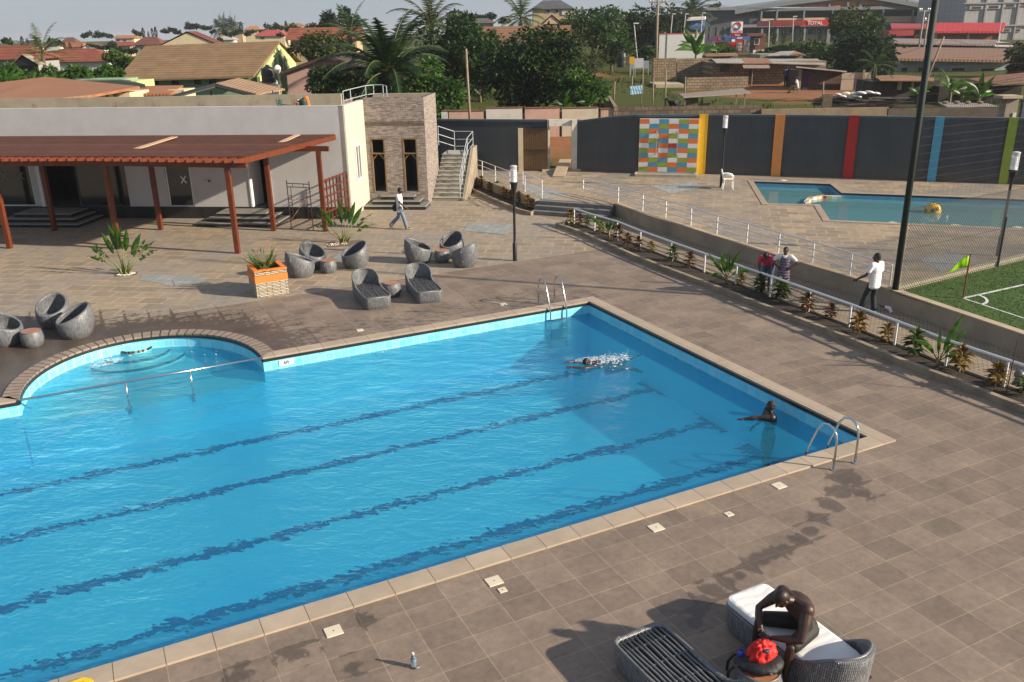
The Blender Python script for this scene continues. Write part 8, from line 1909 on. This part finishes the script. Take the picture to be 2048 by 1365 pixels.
for i,(px,pt,pb,Y,l) in enumerate(((24,76,94,170,'leftmost cypress, standing alone on the skyline'),(47,74,98,165,'tall cypress at the dark purple roof'),(57,78,97,165,'shorter cypress right of the tall cypress'),(74,74,95,170,'left one of the cypress pair by the grey roof'),(81,76,96,170,'right one of the cypress pair by the grey roof'),(131,86,102,150,'cypress in front of the bright orange roof'),(142,86,104,150,'second cypress in front of the orange roof'),(166,90,106,150,'cypress in front of the white gable'),(177,88,106,150,'cypress right of white gable at the dark shrubs'),(288,57,78,240,'left of the skyline cypress cluster'),(298,64,77,240,'short cypress in skyline cluster'),(306,58,76,240,'middle cypress of the skyline cluster'),(313,55,76,240,'right of the skyline cypress cluster'),(484,45,70,300,'lone tall cypress beside the orange roof on the skyline'),(573,43,62,250,'cypress left of the ochre far roof'),(1547,56,90,140,'columnar tree left before the office block'),(1566,56,88,140,'columnar tree before the canopy\'s left end'),(1602,56,84,140,'columnar tree below the white canopy lettering'),(1638,58,84,140,'columnar tree right of the white canopy lettering'))):
    cypress(l if len(l.split())>3 else l,px,pt,pb,Y,300+i,'cypress and columnar trees',.17 if px<1000 else .14)
# banana and shrub belt behind the orange metal roof
for i,(px,py,h,l) in enumerate(((12,158,2.6,'banana plant at the left edge below the red-brown roof'),(60,160,2.2,'banana plant left of the coconut palm'),(110,158,2.4,'banana plant right of the coconut palm'),(150,160,2.3,'banana plant below the middle of the terracotta roof'),(178,160,2.0,'banana plant under the right part of the terracotta roof'),(205,162,2.2,'banana plant below the white end of terracotta house'))): banana(l,px,py,64+i%2,h,9,50+i,'banana plants behind the orange metal roof')
for i,(px,py,w,h,l) in enumerate(((30,150,34,16,'leafy shrub at left edge among the banana plants'),(100,150,40,15,'leafy shrub beneath the coconut palm'),(165,150,40,16,'leafy shrub below the terracotta roof'),(222,150,26,18,'leafy shrub beside the brown tiled roof'))): tree('leafy_shrub',l,px,py,w,h,67,BRG,1300,.32,60+i,12,False,'shrubs behind the orange metal roof')
banana('pale banana plant with drooping leaves before the white yard wall',1392,106,96,5.6,15,70); banana('small banana plant beside the yard wall and billboard',1432,104,98,3.0,9,71)
for i,(px,py,Y,h,l) in enumerate(((1838,192,60,2.4,'banana plant left of the leaning timber pole'),(1902,180,61,3.2,'tall banana plant right of the leaning pole'),(1925,195,59,2.4,'low banana plant in the middle of the right hand clump'),(1958,196,58,3.0,'tall banana plant with bright leaf near the right edge'))): banana(l,px,py,Y,h,9,80+i,'banana plants in the yard at right')
palm('young drooping palm with yellow ribs in front of the big round tree',1752,132,66,2.0,13,90,PALM,None,-.3,.55,16,.07)
# scattered far bushes between the hillside houses
proto=tree('far_bush','x',700,70,16,9,230,FARG,420,.9,200,9,False,'far bushes between the hillside houses')
lab='distant rounded green bush between the red roofed houses on the hillside'
sp=[(14,92,150),(100,92,200),(112,96,170),(176,80,262),(200,80,255),(217,80,255),(186,98,150),(199,100,150),(214,104,140),(225,100,150),(275,76,250),(330,70,230),(345,67,240),(356,72,220),(385,64,250),(400,62,250),(415,64,250),(428,70,240),(455,78,200),(475,76,210),(500,76,180),(440,86,180),(540,66,260),(556,64,250),(528,70,240),(245,112,120),(256,108,125),(268,112,118),(236,104,130),(585,68,210),(560,76,170),(625,66,200),(1010,52,150),(1150,30,190),(1240,36,190),(1225,30,200),(1430,24,230),(1420,28,230)]
for i,(px,py,Y) in enumerate(sp):
    c=at(px,py,Y); s=rnd.uniform(.35,.75)*Y/230
    if i==0: proto.location=(c.x,c.y,c.z-1.3*s); proto.scale=(s,s,s); proto['label']=lab
    else: dup(proto,(c.x,c.y,c.z-1.3*s),rnd.uniform(0,6),lab,'far bushes between the hillside houses',s)

# grass blades on the part of the lawn the photo shows
m=MB(); rr=random.Random(77); gx=[V2(gp(*p,ZU)) for p in ((1796,586),(2048,522),(2048,672))]
for i in range(26000):
    a,b=rr.random(),rr.random()
    if a+b>1: a,b=1-a,1-b
    p=gx[0]+(gx[1]-gx[0])*a*2.4+(gx[2]-gx[0])*b*2.4; h=rr.uniform(.01,.028); t_=rr.uniform(0,6.28); q=Vector((math.cos(t_),math.sin(t_)))*.012
    m.add([(p.x-q.x,p.y-q.y,ZU-.004),(p.x+q.x,p.y+q.y,ZU-.004),(p.x+rr.gauss(0,.015),p.y+rr.gauss(0,.015),ZU+h)],[(0,1,2)])
o=m.build('grass',leafmat('grass_blade',(.03,.062,.008),(.052,.086,.014),.4,.8,2)); o['kind']='stuff'; o['label']='short mown grass of the sports lawn'

# weeds on the rough ground outside
m=MB(); rr=random.Random(31)
for i in range(5200):
    y=52+46*rr.random()**1.3; x=rr.uniform(-3,44)
    if (x-26)**2+(y-76)**2<150 or mnoise.noise(Vector((x*.16,y*.16,2)))<-.12: continue
    z=tz(x,y); s_=rr.uniform(.12,.4)*(1.5 if rr.random()<.08 else 1)
    for k in range(3):
        a=rr.uniform(0,6.28); q=Vector((math.cos(a),math.sin(a)))*s_*.35; w_=Vector((-q.y,q.x))*.45
        m.add([(x-w_.x,y-w_.y,z-.05),(x+w_.x,y+w_.y,z-.05),(x+q.x*1.3,y+q.y*1.3,z+s_*rr.uniform(.5,1))],[(0,1,2)])
o=m.build('weeds',leafmat('weed_leaf',(.045,.075,.012),(.11,.12,.03),.35,.7,.25)); o['kind']='stuff'; o['label']='rough weeds growing over the grass lot outside the wall'

# pale afternoon haze over the whole place
m=MB(); m.box((0,2130,-18.5),(3400,4350,86))
hz_o=m.build('haze',M('haze_stub',(.5,.5,.5))); hm=bpy.data.materials.new('haze_air'); hm.use_nodes=True; nt=hm.node_tree; nt.nodes.remove(nt.nodes['Principled BSDF']); pv=nt.nodes.new('ShaderNodeVolumePrincipled'); pv.inputs['Color'].default_value=(.86,.90,.97,1); pv.inputs['Density'].default_value=.00028; pv.inputs['Anisotropy'].default_value=.2
nt.links.new(pv.outputs[0],nt.nodes['Material Output'].inputs['Volume']); hz_o.data.materials.clear(); hz_o.data.materials.append(hm); hz_o['kind']='stuff'; hz_o['label']='thin pale haze in the air'
